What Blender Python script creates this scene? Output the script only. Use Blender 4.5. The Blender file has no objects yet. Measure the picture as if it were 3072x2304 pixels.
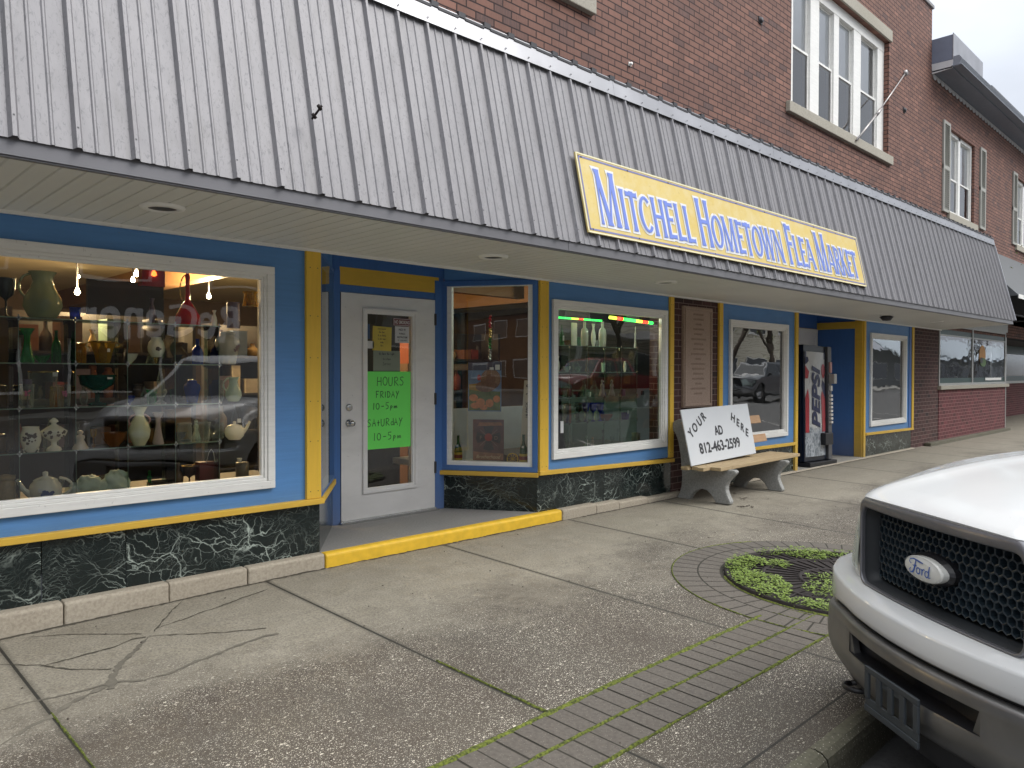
import bpy, bmesh, math, random
from mathutils import Vector, Matrix, noise as mnoise
S = bpy.context.scene
random.seed(7)
# ------------------------------------------------------------------ camera
CD, CH, CF = 4.9, 1.407, 2286.0
def _n(v): return Vector(v).normalized()
_X = _n((2324, -30, 2286)); _d = Vector((-336, 150000, 2286)); _Z = -_d; _Z = (_Z - _X * _Z.dot(_X)).normalized(); _Y = _Z.cross(_X)
RW = Matrix((_X, _Y, _Z))                       # image axes (right, down, forward) -> world
CP = Vector((0, -CD, CH))
cd = bpy.data.cameras.new("camera"); cam = bpy.data.objects.new("camera", cd); S.collection.objects.link(cam)
r_, u_, b_ = RW @ Vector((1, 0, 0)), RW @ Vector((0, -1, 0)), RW @ Vector((0, 0, -1))
M = Matrix((r_, u_, b_)).transposed().to_4x4(); M.translation = CP
cam.matrix_world = M
cd.sensor_width = 36; cd.lens = 36 * CF / 3072; cd.clip_start = .05; cd.clip_end = 1500
S.camera = cam
# ------------------------------------------------------------------ light
SUN_EL, SUN_AZ = math.radians(48), math.radians(145)
w = bpy.data.worlds.new("World"); S.world = w; w.use_nodes = True
nt = w.node_tree; nt.nodes.clear(); N = nt.nodes.new; L = nt.links.new
sky = N("ShaderNodeTexSky"); sky.sky_type = 'NISHITA'; sky.sun_disc = False; sky.sun_elevation = SUN_EL; sky.sun_rotation = SUN_AZ
sky.air_density = 1.6; sky.dust_density = 3.0
hs = N("ShaderNodeHueSaturation"); hs.inputs['Saturation'].default_value = .22; hs.inputs['Value'].default_value = 1.0
tc = N("ShaderNodeTexCoord"); mp = N("ShaderNodeMapping"); mp.inputs['Scale'].default_value = (1.6, 1.6, 4)
nz = N("ShaderNodeTexNoise"); nz.inputs['Scale'].default_value = 1.6; nz.inputs['Detail'].default_value = 6
cr = N("ShaderNodeValToRGB"); cr.color_ramp.elements[0].position = .32; cr.color_ramp.elements[1].position = .68
mx = N("ShaderNodeMix"); mx.data_type = 'RGBA'; mx.inputs[7].default_value = (10.5, 10.8, 11.2, 1)
mul = N("ShaderNodeMath"); mul.operation = 'MULTIPLY_ADD'; mul.inputs[1].default_value = .45; mul.inputs[2].default_value = .42
bg = N("ShaderNodeBackground"); bg.inputs['Strength'].default_value = .12; out = N("ShaderNodeOutputWorld")
L(sky.outputs[0], hs.inputs['Color']); L(tc.outputs['Generated'], mp.inputs[0]); L(mp.outputs[0], nz.inputs['Vector'])
L(nz.outputs[0], cr.inputs[0]); L(cr.outputs[0], mul.inputs[0]); L(mul.outputs[0], mx.inputs[0])
sx_ = N("ShaderNodeSeparateXYZ"); L(tc.outputs['Generated'], sx_.inputs[0]); gr_ = N("ShaderNodeValToRGB"); ge = gr_.color_ramp.elements
ge[0].position = 0; ge[0].color = (.38, .40, .44, 1); ge[1].position = .95; ge[1].color = (1.5, 1.49, 1.46, 1); g3 = ge.new(.38); g3.color = (.45, .465, .50, 1)
mg = N("ShaderNodeMix"); mg.data_type = 'RGBA'; mg.blend_type = 'MULTIPLY'; mg.inputs[0].default_value = 1   # overcast dome: zenith about three times the horizon
L(sx_.outputs[2], gr_.inputs[0]); L(mx.outputs[2], mg.inputs[6]); L(gr_.outputs[0], mg.inputs[7])
L(hs.outputs[0], mx.inputs[6]); L(mg.outputs[2], bg.inputs['Color']); L(bg.outputs[0], out.inputs[0])
sl = bpy.data.lights.new("sun", 'SUN'); sl.energy = .85; sl.angle = math.radians(30); sl.color = (1, .975, .94)
so = bpy.data.objects.new("sun", sl); S.collection.objects.link(so)
sd = Vector((math.sin(SUN_AZ) * math.cos(SUN_EL), math.cos(SUN_AZ) * math.cos(SUN_EL), math.sin(SUN_EL)))
so.rotation_euler = sd.to_track_quat('Z', 'Y').to_euler(); so.location = (0, -30, 40)
S.view_settings.view_transform = 'Standard'; S.view_settings.look = 'None'; S.view_settings.exposure = .95; S.view_settings.gamma = 1
S.render.engine = 'CYCLES'; S.cycles.use_denoising = True
S.cycles.max_bounces = 10; S.cycles.transparent_max_bounces = 24
# ------------------------------------------------------------------ pixel -> point on a plane
def ray(px, py): return RW @ Vector((px - 1536, py - 1152, CF))
def atY(px, py, Y=0.0): d = ray(px, py); return CP + d * ((Y + CD) / d.y)
def atX(px, py, X): d = ray(px, py); return CP + d * (X / d.x)
def atZ(px, py, Z): d = ray(px, py); return CP + d * ((Z - CH) / d.z)
def atP(px, py, p, n): d = ray(px, py); return CP + d * ((Vector(p) - CP).dot(n) / d.dot(n))
def depth(p): return (RW.transposed() @ (Vector(p) - CP)).z
def crop(x, y, s, ox, oy): return ox + x / s, oy + y / s
# ------------------------------------------------------------------ mesh builder
class MB:
    def __init__(s): s.v = []; s.f = []; s.sm = []
    def add(s, vs, fs, smooth=False):
        o = len(s.v); s.v += [Vector(v) for v in vs]; s.f += [[i + o for i in f] for f in fs]; s.sm += [smooth] * len(fs); return s
    def quad(s, a, b, c, d): return s.add([a, b, c, d], [[0, 1, 2, 3]])
    def ob(s, p, e1, e2, e3):
        p, e1, e2, e3 = map(Vector, (p, e1, e2, e3))
        if e1.cross(e2).dot(e3) < 0: e1, e2 = e2, e1
        vs = [p, p + e1, p + e1 + e2, p + e2, p + e3, p + e1 + e3, p + e1 + e2 + e3, p + e2 + e3]
        return s.add(vs, [[0, 3, 2, 1], [4, 5, 6, 7], [0, 1, 5, 4], [1, 2, 6, 5], [2, 3, 7, 6], [3, 0, 4, 7]])
    def box(s, x0, y0, z0, x1, y1, z1):
        x0, x1 = min(x0, x1), max(x0, x1); y0, y1 = min(y0, y1), max(y0, y1); z0, z1 = min(z0, z1), max(z0, z1)
        return s.ob((x0, y0, z0), (x1 - x0, 0, 0), (0, y1 - y0, 0), (0, 0, z1 - z0))
    def prism(s, pts, o, ex, ey, ez, t):           # 2-D polygon (a,b) in plane o,ex,ey extruded by t along ez
        o, ex, ey, ez = map(Vector, (o, ex, ey, ez)); n = len(pts)
        a = [o + ex * p[0] + ey * p[1] for p in pts]; b = [p + ez * t for p in a]
        fs = [list(range(n))[::-1], list(range(n, 2 * n))] + [[i, (i + 1) % n, (i + 1) % n + n, i + n] for i in range(n)]
        return s.add(a + b, fs)
    def tube(s, pts, r, n=8, close=False):
        pts = [Vector(p) for p in pts]; rs = r if isinstance(r, (list, tuple)) else [r] * len(pts); vs = []
        m = len(pts); up = Vector((0.01, .02, 1))
        for i, p in enumerate(pts):
            a = pts[i - 1] if (i or close) else p; b = pts[(i + 1) % m] if (i < m - 1 or close) else p
            t = (b - a).normalized(); q = up if abs(t.z) < .95 else Vector((1, 0, .01))
            x = t.cross(q).normalized(); y = x.cross(t)
            vs += [p + x * rs[i] * math.cos(k * 2 * math.pi / n) + y * rs[i] * math.sin(k * 2 * math.pi / n) for k in range(n)]
        fs = []
        for i in range(m if close else m - 1):
            j = (i + 1) % m
            fs += [[i * n + k, i * n + (k + 1) % n, j * n + (k + 1) % n, j * n + k] for k in range(n)]
        if not close: fs += [list(range(n))[::-1], [(m - 1) * n + k for k in range(n)]]
        return s.add(vs, fs, True)
    def lathe(s, prof, c=(0, 0, 0), n=20, flute=0, fn=8, sq=1.0):   # prof: (r, z) list
        c = Vector(c); vs = []
        for r, z in prof:
            for k in range(n):
                a = k * 2 * math.pi / n; rr = r * (1 + flute * math.cos(a * fn)); vs.append(c + Vector((rr * math.cos(a), rr * sq * math.sin(a), z)))
        fs = [[i * n + k, i * n + (k + 1) % n, (i + 1) * n + (k + 1) % n, (i + 1) * n + k] for i in range(len(prof) - 1) for k in range(n)]
        s.add(vs, fs, True)
        if prof[0][0] > 1e-4: s.add([vs[k] for k in range(n)], [list(range(n))[::-1]])
        return s
    def grid(s, fn, nu, nv, smooth=True, skip=None):
        vs = [fn(i / nu, j / nv) for j in range(nv + 1) for i in range(nu + 1)]
        fs = [[j * (nu + 1) + i, j * (nu + 1) + i + 1, (j + 1) * (nu + 1) + i + 1, (j + 1) * (nu + 1) + i] for j in range(nv) for i in range(nu) if not (skip and skip(i, j))]
        return s.add(vs, fs, smooth)
ORG = {}
def link(o): S.collection.objects.link(o); return o
def obj(name, mb, mat, parent=None, bevel=0.0, solid=0.0, base=None, sub=0):
    me = bpy.data.meshes.new(name)
    if parent is not None: org = ORG[parent.name]
    elif base is not None: org = Vector(base)
    else:
        xs = [v.x for v in mb.v]; ys = [v.y for v in mb.v]; zs = [v.z for v in mb.v]
        org = Vector(((min(xs) + max(xs)) / 2, (min(ys) + max(ys)) / 2, min(zs)))
    me.from_pydata([tuple(v - org) for v in mb.v], [], mb.f)
    me.polygons.foreach_set('use_smooth', mb.sm); me.update()
    if mat: me.materials.append(mat)
    o = bpy.data.objects.new(name, me); link(o); ORG[o.name] = org
    if parent is not None: o.parent = parent
    else: o.location = org
    if solid: m_ = o.modifiers.new('thick', 'SOLIDIFY'); m_.thickness = solid; m_.offset = 0
    if bevel: m_ = o.modifiers.new('bevel', 'BEVEL'); m_.width = bevel; m_.segments = 2; m_.limit_method = 'ANGLE'; m_.angle_limit = .6
    if sub: m_ = o.modifiers.new('sub', 'SUBSURF'); m_.levels = sub; m_.render_levels = sub
    return o
def thing(name, label, cat, loc=(0, 0, 0), group=None):
    o = bpy.data.objects.new(name, None); link(o); o.location = loc; o.empty_display_size = .2; ORG[o.name] = Vector(loc); return tag(o, label, cat, group)
def tag(o, label, cat, group=None):
    o['label'] = label; o['category'] = cat
    if group: o['group'] = group
    return o
def struct(name, mb, m, **k): o = obj(name, mb, m, **k); o['kind'] = 'structure'; return o
# ------------------------------------------------------------------ materials
MC = {}
class NT:
    def __init__(s, name):
        s.m = bpy.data.materials.new(name); s.m.use_nodes = True; s.t = s.m.node_tree; s.b = s.t.nodes['Principled BSDF']; s.o = s.t.nodes['Material Output']
    def n(s, t, **k):
        x = s.t.nodes.new('ShaderNode' + t)
        for a, b in k.items():
            if a.startswith('i_'): x.inputs[a[2:].replace('_', ' ')].default_value = b
            else: setattr(x, a, b)
        return x
    def l(s, a, b): s.t.links.new(a, b)
    def pos(s, scale=(1, 1, 1), swz=None):
        g = s.n('NewGeometry'); o = g.outputs['Position']
        if swz:
            sp = s.n('SeparateXYZ'); s.l(o, sp.inputs[0]); c = s.n('CombineXYZ')
            if swz == 'wall':
                a = s.n('Math', operation='ADD'); s.l(sp.outputs[0], a.inputs[0]); s.l(sp.outputs[1], a.inputs[1]); s.l(a.outputs[0], c.inputs[0]); s.l(sp.outputs[2], c.inputs[1])
            o = c.outputs[0]
        m = s.n('Mapping'); m.inputs['Scale'].default_value = scale; s.l(o, m.inputs[0]); return m.outputs[0]
    def noise(s, vec, scale, detail=4, rough=.5, dist=0):
        x = s.n('TexNoise'); x.inputs['Scale'].default_value = scale; x.inputs['Detail'].default_value = detail; x.inputs['Roughness'].default_value = rough; x.inputs['Distortion'].default_value = dist
        s.l(vec, x.inputs['Vector']); return x.outputs[0]
    def ramp(s, fac, stops):
        x = s.n('ValToRGB'); e = x.color_ramp.elements
        while len(e) < len(stops): e.new(.5)
        for q, (p, c) in zip(e, stops): q.position = p; q.color = (c if len(c) == 4 else (*c, 1)) if isinstance(c, (tuple, list)) else (c, c, c, 1)
        s.l(fac, x.inputs[0]); return x.outputs[0]
    def mix(s, f, a, b, mode='MIX'):
        x = s.n('Mix', data_type='RGBA', blend_type=mode)
        for q, v in ((0, f), (6, a), (7, b)):
            if hasattr(v, 'default_value'): s.l(v, x.inputs[q])
            else: x.inputs[q].default_value = v if q == 0 else (*v[:3], 1)
        return x.outputs[2]
    def math(s, op, a, b=0, c=None):
        x = s.n('Math', operation=op)
        for q, v in enumerate((a, b) if c is None else (a, b, c)):
            if hasattr(v, 'default_value'): s.l(v, x.inputs[q])
            else: x.inputs[q].default_value = v
        return x.outputs[0]
    def col(s, c): s.l(c, s.b.inputs['Base Color']) if hasattr(c, 'default_value') else setattr(s.b.inputs['Base Color'], 'default_value', (*c[:3], 1))
    def set(s, rough=.5, metal=0, **k):
        for q, v in (('Roughness', rough), ('Metallic', metal)):
            if hasattr(v, 'default_value'): s.l(v, s.b.inputs[q])
            else: s.b.inputs[q].default_value = v
        for a, b in k.items(): s.b.inputs[a.replace('_', ' ')].default_value = b
    def bump(s, h, strength=.3, dist=.01):
        x = s.n('Bump'); x.inputs['Strength'].default_value = strength; x.inputs['Distance'].default_value = dist; s.l(h, x.inputs['Height']); s.l(x.outputs[0], s.b.inputs['Normal'])
def plain(name, c, rough=.5, metal=0, var=.12, scale=9, bump=0, **k):
    if name in MC: return MC[name]
    t = NT(name); v = t.pos(); f = t.noise(v, scale, 5)
    t.col(t.mix(f, [x * (1 - var) for x in c], [min(1, x * (1 + var)) for x in c])); t.set(rough, metal, **k)
    if bump: t.bump(t.noise(v, scale * 8, 3), bump, .004)
    MC[name] = t.m; return t.m
def paint(name, c, grain=(3, 3, 60), rough=.45, dirt=.25):
    t = NT(name); v = t.pos(grain); g = t.noise(v, 1.3, 6, .6, .6); v2 = t.pos(); d = t.noise(v2, 2.2, 6, .6); f2 = t.noise(v2, 45, 2)
    c0 = t.mix(g, [x * .82 for x in c], [min(1, x * 1.1) for x in c])
    c1 = t.mix(t.ramp(d, [(.5, 0.), (.85, dirt)]), c0, [x * .55 + .02 for x in c])
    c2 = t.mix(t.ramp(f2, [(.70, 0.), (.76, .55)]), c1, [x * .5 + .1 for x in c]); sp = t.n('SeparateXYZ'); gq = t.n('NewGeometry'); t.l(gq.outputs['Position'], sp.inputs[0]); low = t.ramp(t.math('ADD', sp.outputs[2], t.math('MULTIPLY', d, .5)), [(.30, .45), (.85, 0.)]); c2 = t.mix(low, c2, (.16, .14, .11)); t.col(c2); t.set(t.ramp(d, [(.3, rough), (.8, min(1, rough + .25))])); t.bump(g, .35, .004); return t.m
def brick(name, ca, cb, cdk, mort, bw=.2135, bh=.0713, ms=.007, bump=.9, streak=True, off=(0, 0)):
    t = NT(name); v = t.pos((1, 1, 1), 'wall'); m = t.n('Mapping'); m.inputs['Location'].default_value = (off[0], off[1], 0); t.l(v, m.inputs[0])
    b = t.n('TexBrick'); b.offset = .5; b.inputs['Scale'].default_value = 1; b.inputs['Brick Width'].default_value = bw; b.inputs['Row Height'].default_value = bh
    b.inputs['Mortar Size'].default_value = ms; b.inputs['Mortar Smooth'].default_value = .15; b.inputs['Bias'].default_value = 0
    b.inputs['Color1'].default_value = (0, 0, 0, 1); b.inputs['Color2'].default_value = (1, 1, 1, 1); b.inputs['Mortar'].default_value = (.5, .5, .5, 1); t.l(m.outputs[0], b.inputs[0])
    base = t.ramp(b.outputs['Color'], [(0, cdk), (.14, cb), (.5, ca), (.85, cb), (.97, [x * 1.3 for x in ca])])
    p3 = t.pos((1, 1, 1)); n1 = t.noise(t.pos((60, 60, 4)), 1.2, 4, .6); n2 = t.noise(p3, 2.2, 5); n3 = t.noise(p3, 70, 3)
    c1 = t.mix(t.ramp(n1, [(.35, 0.), (.7, .4)]), base, [x * 1.45 for x in ca]) if streak else base
    c1 = t.mix(t.ramp(n2, [(.45, 0.), (.75, .4)]), c1, [x * .45 for x in cb]); c1 = t.mix(t.ramp(n3, [(.5, 0.), (.8, .35)]), c1, cdk)
    t.col(t.mix(b.outputs['Fac'], c1, mort)); t.set(.82)
    h = t.math('SUBTRACT', t.math('MULTIPLY', n3, .12), b.outputs['Fac']); t.bump(h, bump, .012); return t.m
def glassmat(name, tint=(.86, .9, .88), ior=1.75, wav=.0, wscale=1.2, gl=(1, 1, 1)):
    t = NT(name); t.t.nodes.remove(t.b); tr = t.n('BsdfTransparent'); tr.inputs[0].default_value = (*tint, 1)
    g = t.n('BsdfGlossy'); g.inputs['Roughness'].default_value = .0; g.inputs['Color'].default_value = (*gl, 1); fr = t.n('Fresnel'); fr.inputs['IOR'].default_value = ior
    if wav:
        b = t.n('Bump'); b.inputs['Strength'].default_value = wav; b.inputs['Distance'].default_value = .02; t.l(t.noise(t.pos((1, 1, 2.2)), wscale, 2), b.inputs['Height'])
        t.l(b.outputs[0], g.inputs['Normal'])
    m = t.n('MixShader'); t.l(fr.outputs[0], m.inputs[0]); t.l(tr.outputs[0], m.inputs[1]); t.l(g.outputs[0], m.inputs[2]); t.l(m.outputs[0], t.o.inputs[0]); return t.m
def cglass(name, c, op=.45):
    if name in MC: return MC[name]
    t = NT(name); t.col(c); t.set(.05, 0); tr = t.n('BsdfTransparent'); tr.inputs[0].default_value = (*[min(1, x * 1.3 + .12) for x in c], 1)
    lw = t.n('LayerWeight'); lw.inputs[0].default_value = .35; f = t.math('ADD', t.math('MULTIPLY', lw.outputs['Facing'], .7), op * .5)
    m = t.n('MixShader'); t.l(f, m.inputs[0]); t.l(tr.outputs[0], m.inputs[1]); t.l(t.b.outputs[0], m.inputs[2]); t.l(m.outputs[0], t.o.inputs[0]); MC[name] = t.m; return t.m
def emit(name, c, s):
    t = NT(name); t.t.nodes.remove(t.b); e = t.n('Emission'); e.inputs[0].default_value = (*c, 1); e.inputs[1].default_value = s; t.l(e.outputs[0], t.o.inputs[0]); return t.m

BLUE = paint('blue_paint', (.10, .265, .56), (2, 2, 30), .4)
BLUEV = paint('blue_paint_post', (.06, .17, .45), (30, 30, 2), .4)
YEL = paint('yellow_paint', (.80, .50, .05), (30, 30, 2), .5, .3)
YELH = paint('yellow_paint_board', (.78, .48, .05), (3, 3, 28), .5, .3)
WHT = paint('white_trim', (.86, .85, .81), (4, 4, 40), .35, .12)
DOORW = paint('door_white', (.84, .83, .82), (2, 2, 5), .35, .25)
BRK = brick('upper_brick', (.215, .105, .076), (.160, .080, .062), (.085, .056, .054), (.028, .012, .011))
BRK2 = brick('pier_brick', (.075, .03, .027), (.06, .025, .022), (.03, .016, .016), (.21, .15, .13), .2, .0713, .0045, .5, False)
BRK3 = brick('red_brick', (.13, .032, .035), (.105, .027, .03), (.07, .02, .02), (.30, .16, .15), .2, .0713, .0045, .5, False)
def marble():
    t = NT('green_marble'); v0 = t.pos((1, 1, 1.0)); oi = t.n('ObjectInfo'); cx_ = t.n('CombineXYZ'); t.l(t.math('MULTIPLY', oi.outputs['Random'], 37.0), cx_.inputs[0]); t.l(t.math('MULTIPLY', oi.outputs['Random'], 19.0), cx_.inputs[2]); va = t.n('VectorMath', operation='ADD'); t.l(v0, va.inputs[0]); t.l(cx_.outputs[0], va.inputs[1]); v = va.outputs[0]; nd = t.n('TexNoise'); nd.inputs['Scale'].default_value = 2.2; nd.inputs['Detail'].default_value = 6; t.l(v, nd.inputs['Vector'])
    ad = t.n('VectorMath', operation='MULTIPLY_ADD'); t.l(nd.outputs['Color'], ad.inputs[0]); ad.inputs[1].default_value = (.55, .55, .55); t.l(v, ad.inputs[2])
    def vein(sc, w, k):
        vo = t.n('TexVoronoi', feature='DISTANCE_TO_EDGE'); vo.inputs['Scale'].default_value = sc; mpg = t.n('Mapping'); mpg.inputs['Rotation'].default_value = (0, k, 0); mpg.inputs['Scale'].default_value = (1, 1, 2.1)
        t.l(ad.outputs[0], mpg.inputs[0]); t.l(mpg.outputs[0], vo.inputs['Vector']); return t.ramp(vo.outputs['Distance'], [(0, 1.), (w, .25), (w * 2.2, 0.)])
    a = vein(2.8, .011, .4); b = vein(7.5, .016, -.5); c = vein(20, .03, .9); msk = t.ramp(t.noise(v, 2.6, 5), [(.42, .05), (.62, 1.)])
    msk2 = t.ramp(t.noise(v, 5, 3), [(.45, .0), (.6, .8)])
    f = t.math('MAXIMUM', t.math('MULTIPLY', a, msk), t.math('MAXIMUM', t.math('MULTIPLY', b, t.math('MULTIPLY', msk, .7)), t.math('MULTIPLY', c, t.math('MULTIPLY', msk2, .35))))
    base = t.mix(t.noise(v, 30, 4), (.003, .007, .008), (.010, .019, .018)); t.col(t.mix(f, base, (.50, .57, .51))); t.set(.14); return t.m
MARB = marble()
def conc(name, la, lb, speck=.6, rough=.85):
    t = NT(name); v = t.pos(); a = t.noise(v, 1.2, 6, .6); b = t.noise(v, 60, 4); c = t.mix(a, la, lb); c = t.mix(t.ramp(b, [(.4, 0.), (.75, .5)]), c, [x * .55 for x in la])
    vo = t.n('TexVoronoi'); vo.inputs['Scale'].default_value = 75; t.l(v, vo.inputs['Vector']); sp = t.ramp(vo.outputs['Distance'], [(.10, 1.), (.2, 0.)]); c = t.mix(t.math('MULTIPLY', sp, speck * .6), c, (.5, .47, .4))
    t.col(c); t.set(rough); t.bump(b, .5, .006); return t.m
def walkmat():
    t = NT('sidewalk_concrete'); v = t.pos(); g = t.n('NewGeometry'); sp = t.n('SeparateXYZ'); t.l(g.outputs['Position'], sp.inputs[0]); X, Y = sp.outputs[0], sp.outputs[1]
    wob = t.noise(t.pos((.55, .9, 1)), 1.1, 6, .62)
    # worn, washed cleaner band by the wall; weathered aggregate towards the street
    edge = t.math('ADD', Y, t.math('MULTIPLY_ADD', wob, 2.6, -1.3)); wear = t.ramp(t.math('ADD', t.math('MULTIPLY_ADD', edge, .5, 1.12), t.math('MULTIPLY_ADD', t.noise(v, 14, 5, .7), .5, -.25)), [(.22, 0.), (.66, 1.)])
    fine = t.noise(v, 85, 4, .7); mid = t.noise(v, 6, 6, .65); strk = t.noise(t.pos((1.2, 7, 1)), 1.5, 5, .6)
    clean = t.mix(mid, (.20, .175, .13), (.36, .33, .265)); clean = t.mix(t.ramp(strk, [(.45, 0.), (.8, .45)]), clean, (.20, .18, .145))
    dirty = t.mix(mid, (.050, .040, .029), (.098, .082, .063)); dirty = t.mix(t.ramp(t.noise(v, 1.6, 5), [(.42, 0.), (.7, .7)]), dirty, (.05, .036, .026))
    cl = t.n('TexWhiteNoise', noise_dimensions='1D'); t.l(t.math('FLOOR', t.math('MULTIPLY_ADD', X, 1 / 1.543, -.866 / 1.543 + 10)), cl.inputs['W']); sv_ = t.math('MULTIPLY_ADD', cl.outputs['Value'], .30, .85); hv = t.n('HueSaturation'); t.l(sv_, hv.inputs['Value']); t.l(dirty, hv.inputs['Color']); dirty = hv.outputs[0]
    base = t.mix(wear, dirty, clean); base = t.mix(t.ramp(fine, [(.40, 0.), (.66, .62)]), base, (.06, .052, .042))
    def specks(scale, th, seedoff, rot):
        mp_ = t.n('Mapping'); mp_.inputs['Location'].default_value = (seedoff, seedoff * 1.7, 0); mp_.inputs['Rotation'].default_value = (0, 0, rot); mp_.inputs['Scale'].default_value = (1, 1.9, 1); t.l(v, mp_.inputs[0])
        vo = t.n('TexVoronoi'); vo.inputs['Scale'].default_value = scale; t.l(mp_.outputs[0], vo.inputs['Vector'])
        cc = t.n('SeparateColor'); t.l(vo.outputs['Color'], cc.inputs[0]); rad = t.math('MULTIPLY_ADD', cc.outputs[0], .34, .06)
        on = t.ramp(cc.outputs[1], [(th, 0.), (th + .02, 1.)]); return t.math('MULTIPLY', t.math('LESS_THAN', vo.outputs['Distance'], rad), on)
    s1 = specks(105, .40, 0, .4); s2 = specks(185, .2, 3.1, 1.2); s3 = specks(46, .90, 5.3, .1)
    dens = t.ramp(t.noise(v, .9, 4), [(.36, .35), (.6, 1.)]); spk = t.math('MULTIPLY', t.math('MAXIMUM', t.math('MAXIMUM', s1, t.math('MULTIPLY', s2, .75)), s3), t.math('MULTIPLY', dens, t.math('SUBTRACT', 1.0, t.math('MULTIPLY', wear, .82))))
    base = t.mix(t.math('MULTIPLY', spk, 1.0), base, (.72, .67, .56))
    # tooled joints
    fx = t.math('FRACT', t.math('MULTIPLY_ADD', X, 1 / 1.543, -.866 / 1.543 + 10)); dj = t.math('MINIMUM', fx, t.math('SUBTRACT', 1.0, fx)); jx = t.math('LESS_THAN', dj, .0045)
    jy = t.math('LESS_THAN', t.math('ABSOLUTE', t.math('ADD', Y, 3.47)), .006); jt = t.math('MAXIMUM', jx, jy); soft = t.ramp(dj, [(0, .65), (.022, 0.)])
    base = t.mix(soft, base, (.055, .05, .038)); base = t.mix(t.math('MULTIPLY', jt, .92), base, (.018, .016, .012))
    mossy = t.math('MULTIPLY', t.ramp(Y, [(0, 0.), (1, 0.)]), 1.0)
    t.col(base); t.set(t.ramp(mid, [(.3, .62), (.7, .9)])); h = t.math('SUBTRACT', t.math('ADD', t.math('MULTIPLY', fine, .5), t.math('MULTIPLY', spk, .5)), t.math('MULTIPLY', jt, 3.0)); t.bump(h, .6, .005); return t.m
WALK = walkmat()
PAVE = conc('paver_concrete', (.08, .068, .056), (.13, .115, .098), .35)
CURB = conc('ledge_concrete', (.34, .29, .22), (.46, .41, .33), .9)
KERB = conc('kerb_concrete', (.075, .072, .045), (.19, .175, .13), 1.6)
SLAB = conc('entry_slab', (.20, .195, .185), (.27, .26, .25), .1)
SLAB2 = conc('entry_slab_light', (.30, .285, .25), (.38, .36, .32), .2)
CAST = conc('cast_concrete', (.20, .20, .19), (.40, .40, .38), .0)
DARKJ = plain('joint_dirt', (.028, .025, .018), .95)
CRACK = plain('crack_dirt', (.125, .112, .088), .95, var=.45, scale=25)
ASPH = conc('asphalt', (.075, .074, .073), (.12, .118, .114), .15)
def mossm():
    t = NT('moss'); v = t.pos(); a = t.noise(v, 25, 4); t.col(t.mix(t.ramp(t.noise(v, 70, 4), [(.35, 0.), (.65, 1.)]), (.035, .045, .008), (.16, .19, .025))); t.set(.95); t.bump(t.noise(v, 160, 3), 1, .01); return t.m
MOSS = mossm(); SEDGE = plain('glass_edge', (.16, .24, .20), .15)
def metalsheet():
    t = NT('mansard_metal'); n1 = t.noise(t.pos((60, 60, 20)), 1.0, 4, .75, 1.2); n2 = t.noise(t.pos(), 1.3, 4)
    c = t.mix(n2, (.19, .185, .195), (.245, .238, .248)); c = t.mix(t.ramp(n1, [(.53, 0.), (.66, .7)]), c, (.11, .11, .12)); c = t.mix(t.ramp(t.noise(t.pos((9, 9, .5)), 1.4, 5, .65), [(.52, 0.), (.75, .4)]), c, (.13, .125, .12)); t.col(c); t.set(.5, .2); t.bump(t.noise(t.pos((3, 3, 1)), 1.6, 2), .4, .03); return t.m
MET = metalsheet()
FLASH = plain('flashing_metal', (.30, .30, .315), .35, .55, .3, 3)
FASC = plain('fascia_metal', (.19, .188, .20), .45, .3, .2, 2.5)
SOFF = plain('soffit_vinyl', (.70, .695, .65), .5, 0, .12, 1.2)
DRKM = plain('dark_metal', (.05, .05, .055), .5, .3)
IRON = plain('rusty_iron', (.014, .009, .008), .8, .0, .4, 20, .5)
STONE = conc('limestone', (.36, .33, .27), (.46, .43, .36), .1)
PLAQ = conc('plaque_stone', (.36, .26, .20), (.44, .33, .26), .0)
CHROME = plain('satin_steel', (.55, .55, .54), .22, .95, .1)
BLACKP = plain('black_plastic', (.012, .012, .014), .4)
GLASS = glassmat('window_glass', (.90, .94, .92), 1.8, .12, .9)
GLASSW = glassmat('wavy_window_glass', (.86, .88, .86), 2.9, .07, 1.6)
GLASSM = glassmat('angled_glass', (.6, .66, .64), 2.6)
GLASS_UP = glassmat('upper_window_glass', (.96, .97, .97), 1.8, .2, 1.5)
SHELFG = glassmat('shelf_glass', (.72, .86, .78), 1.5)
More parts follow.
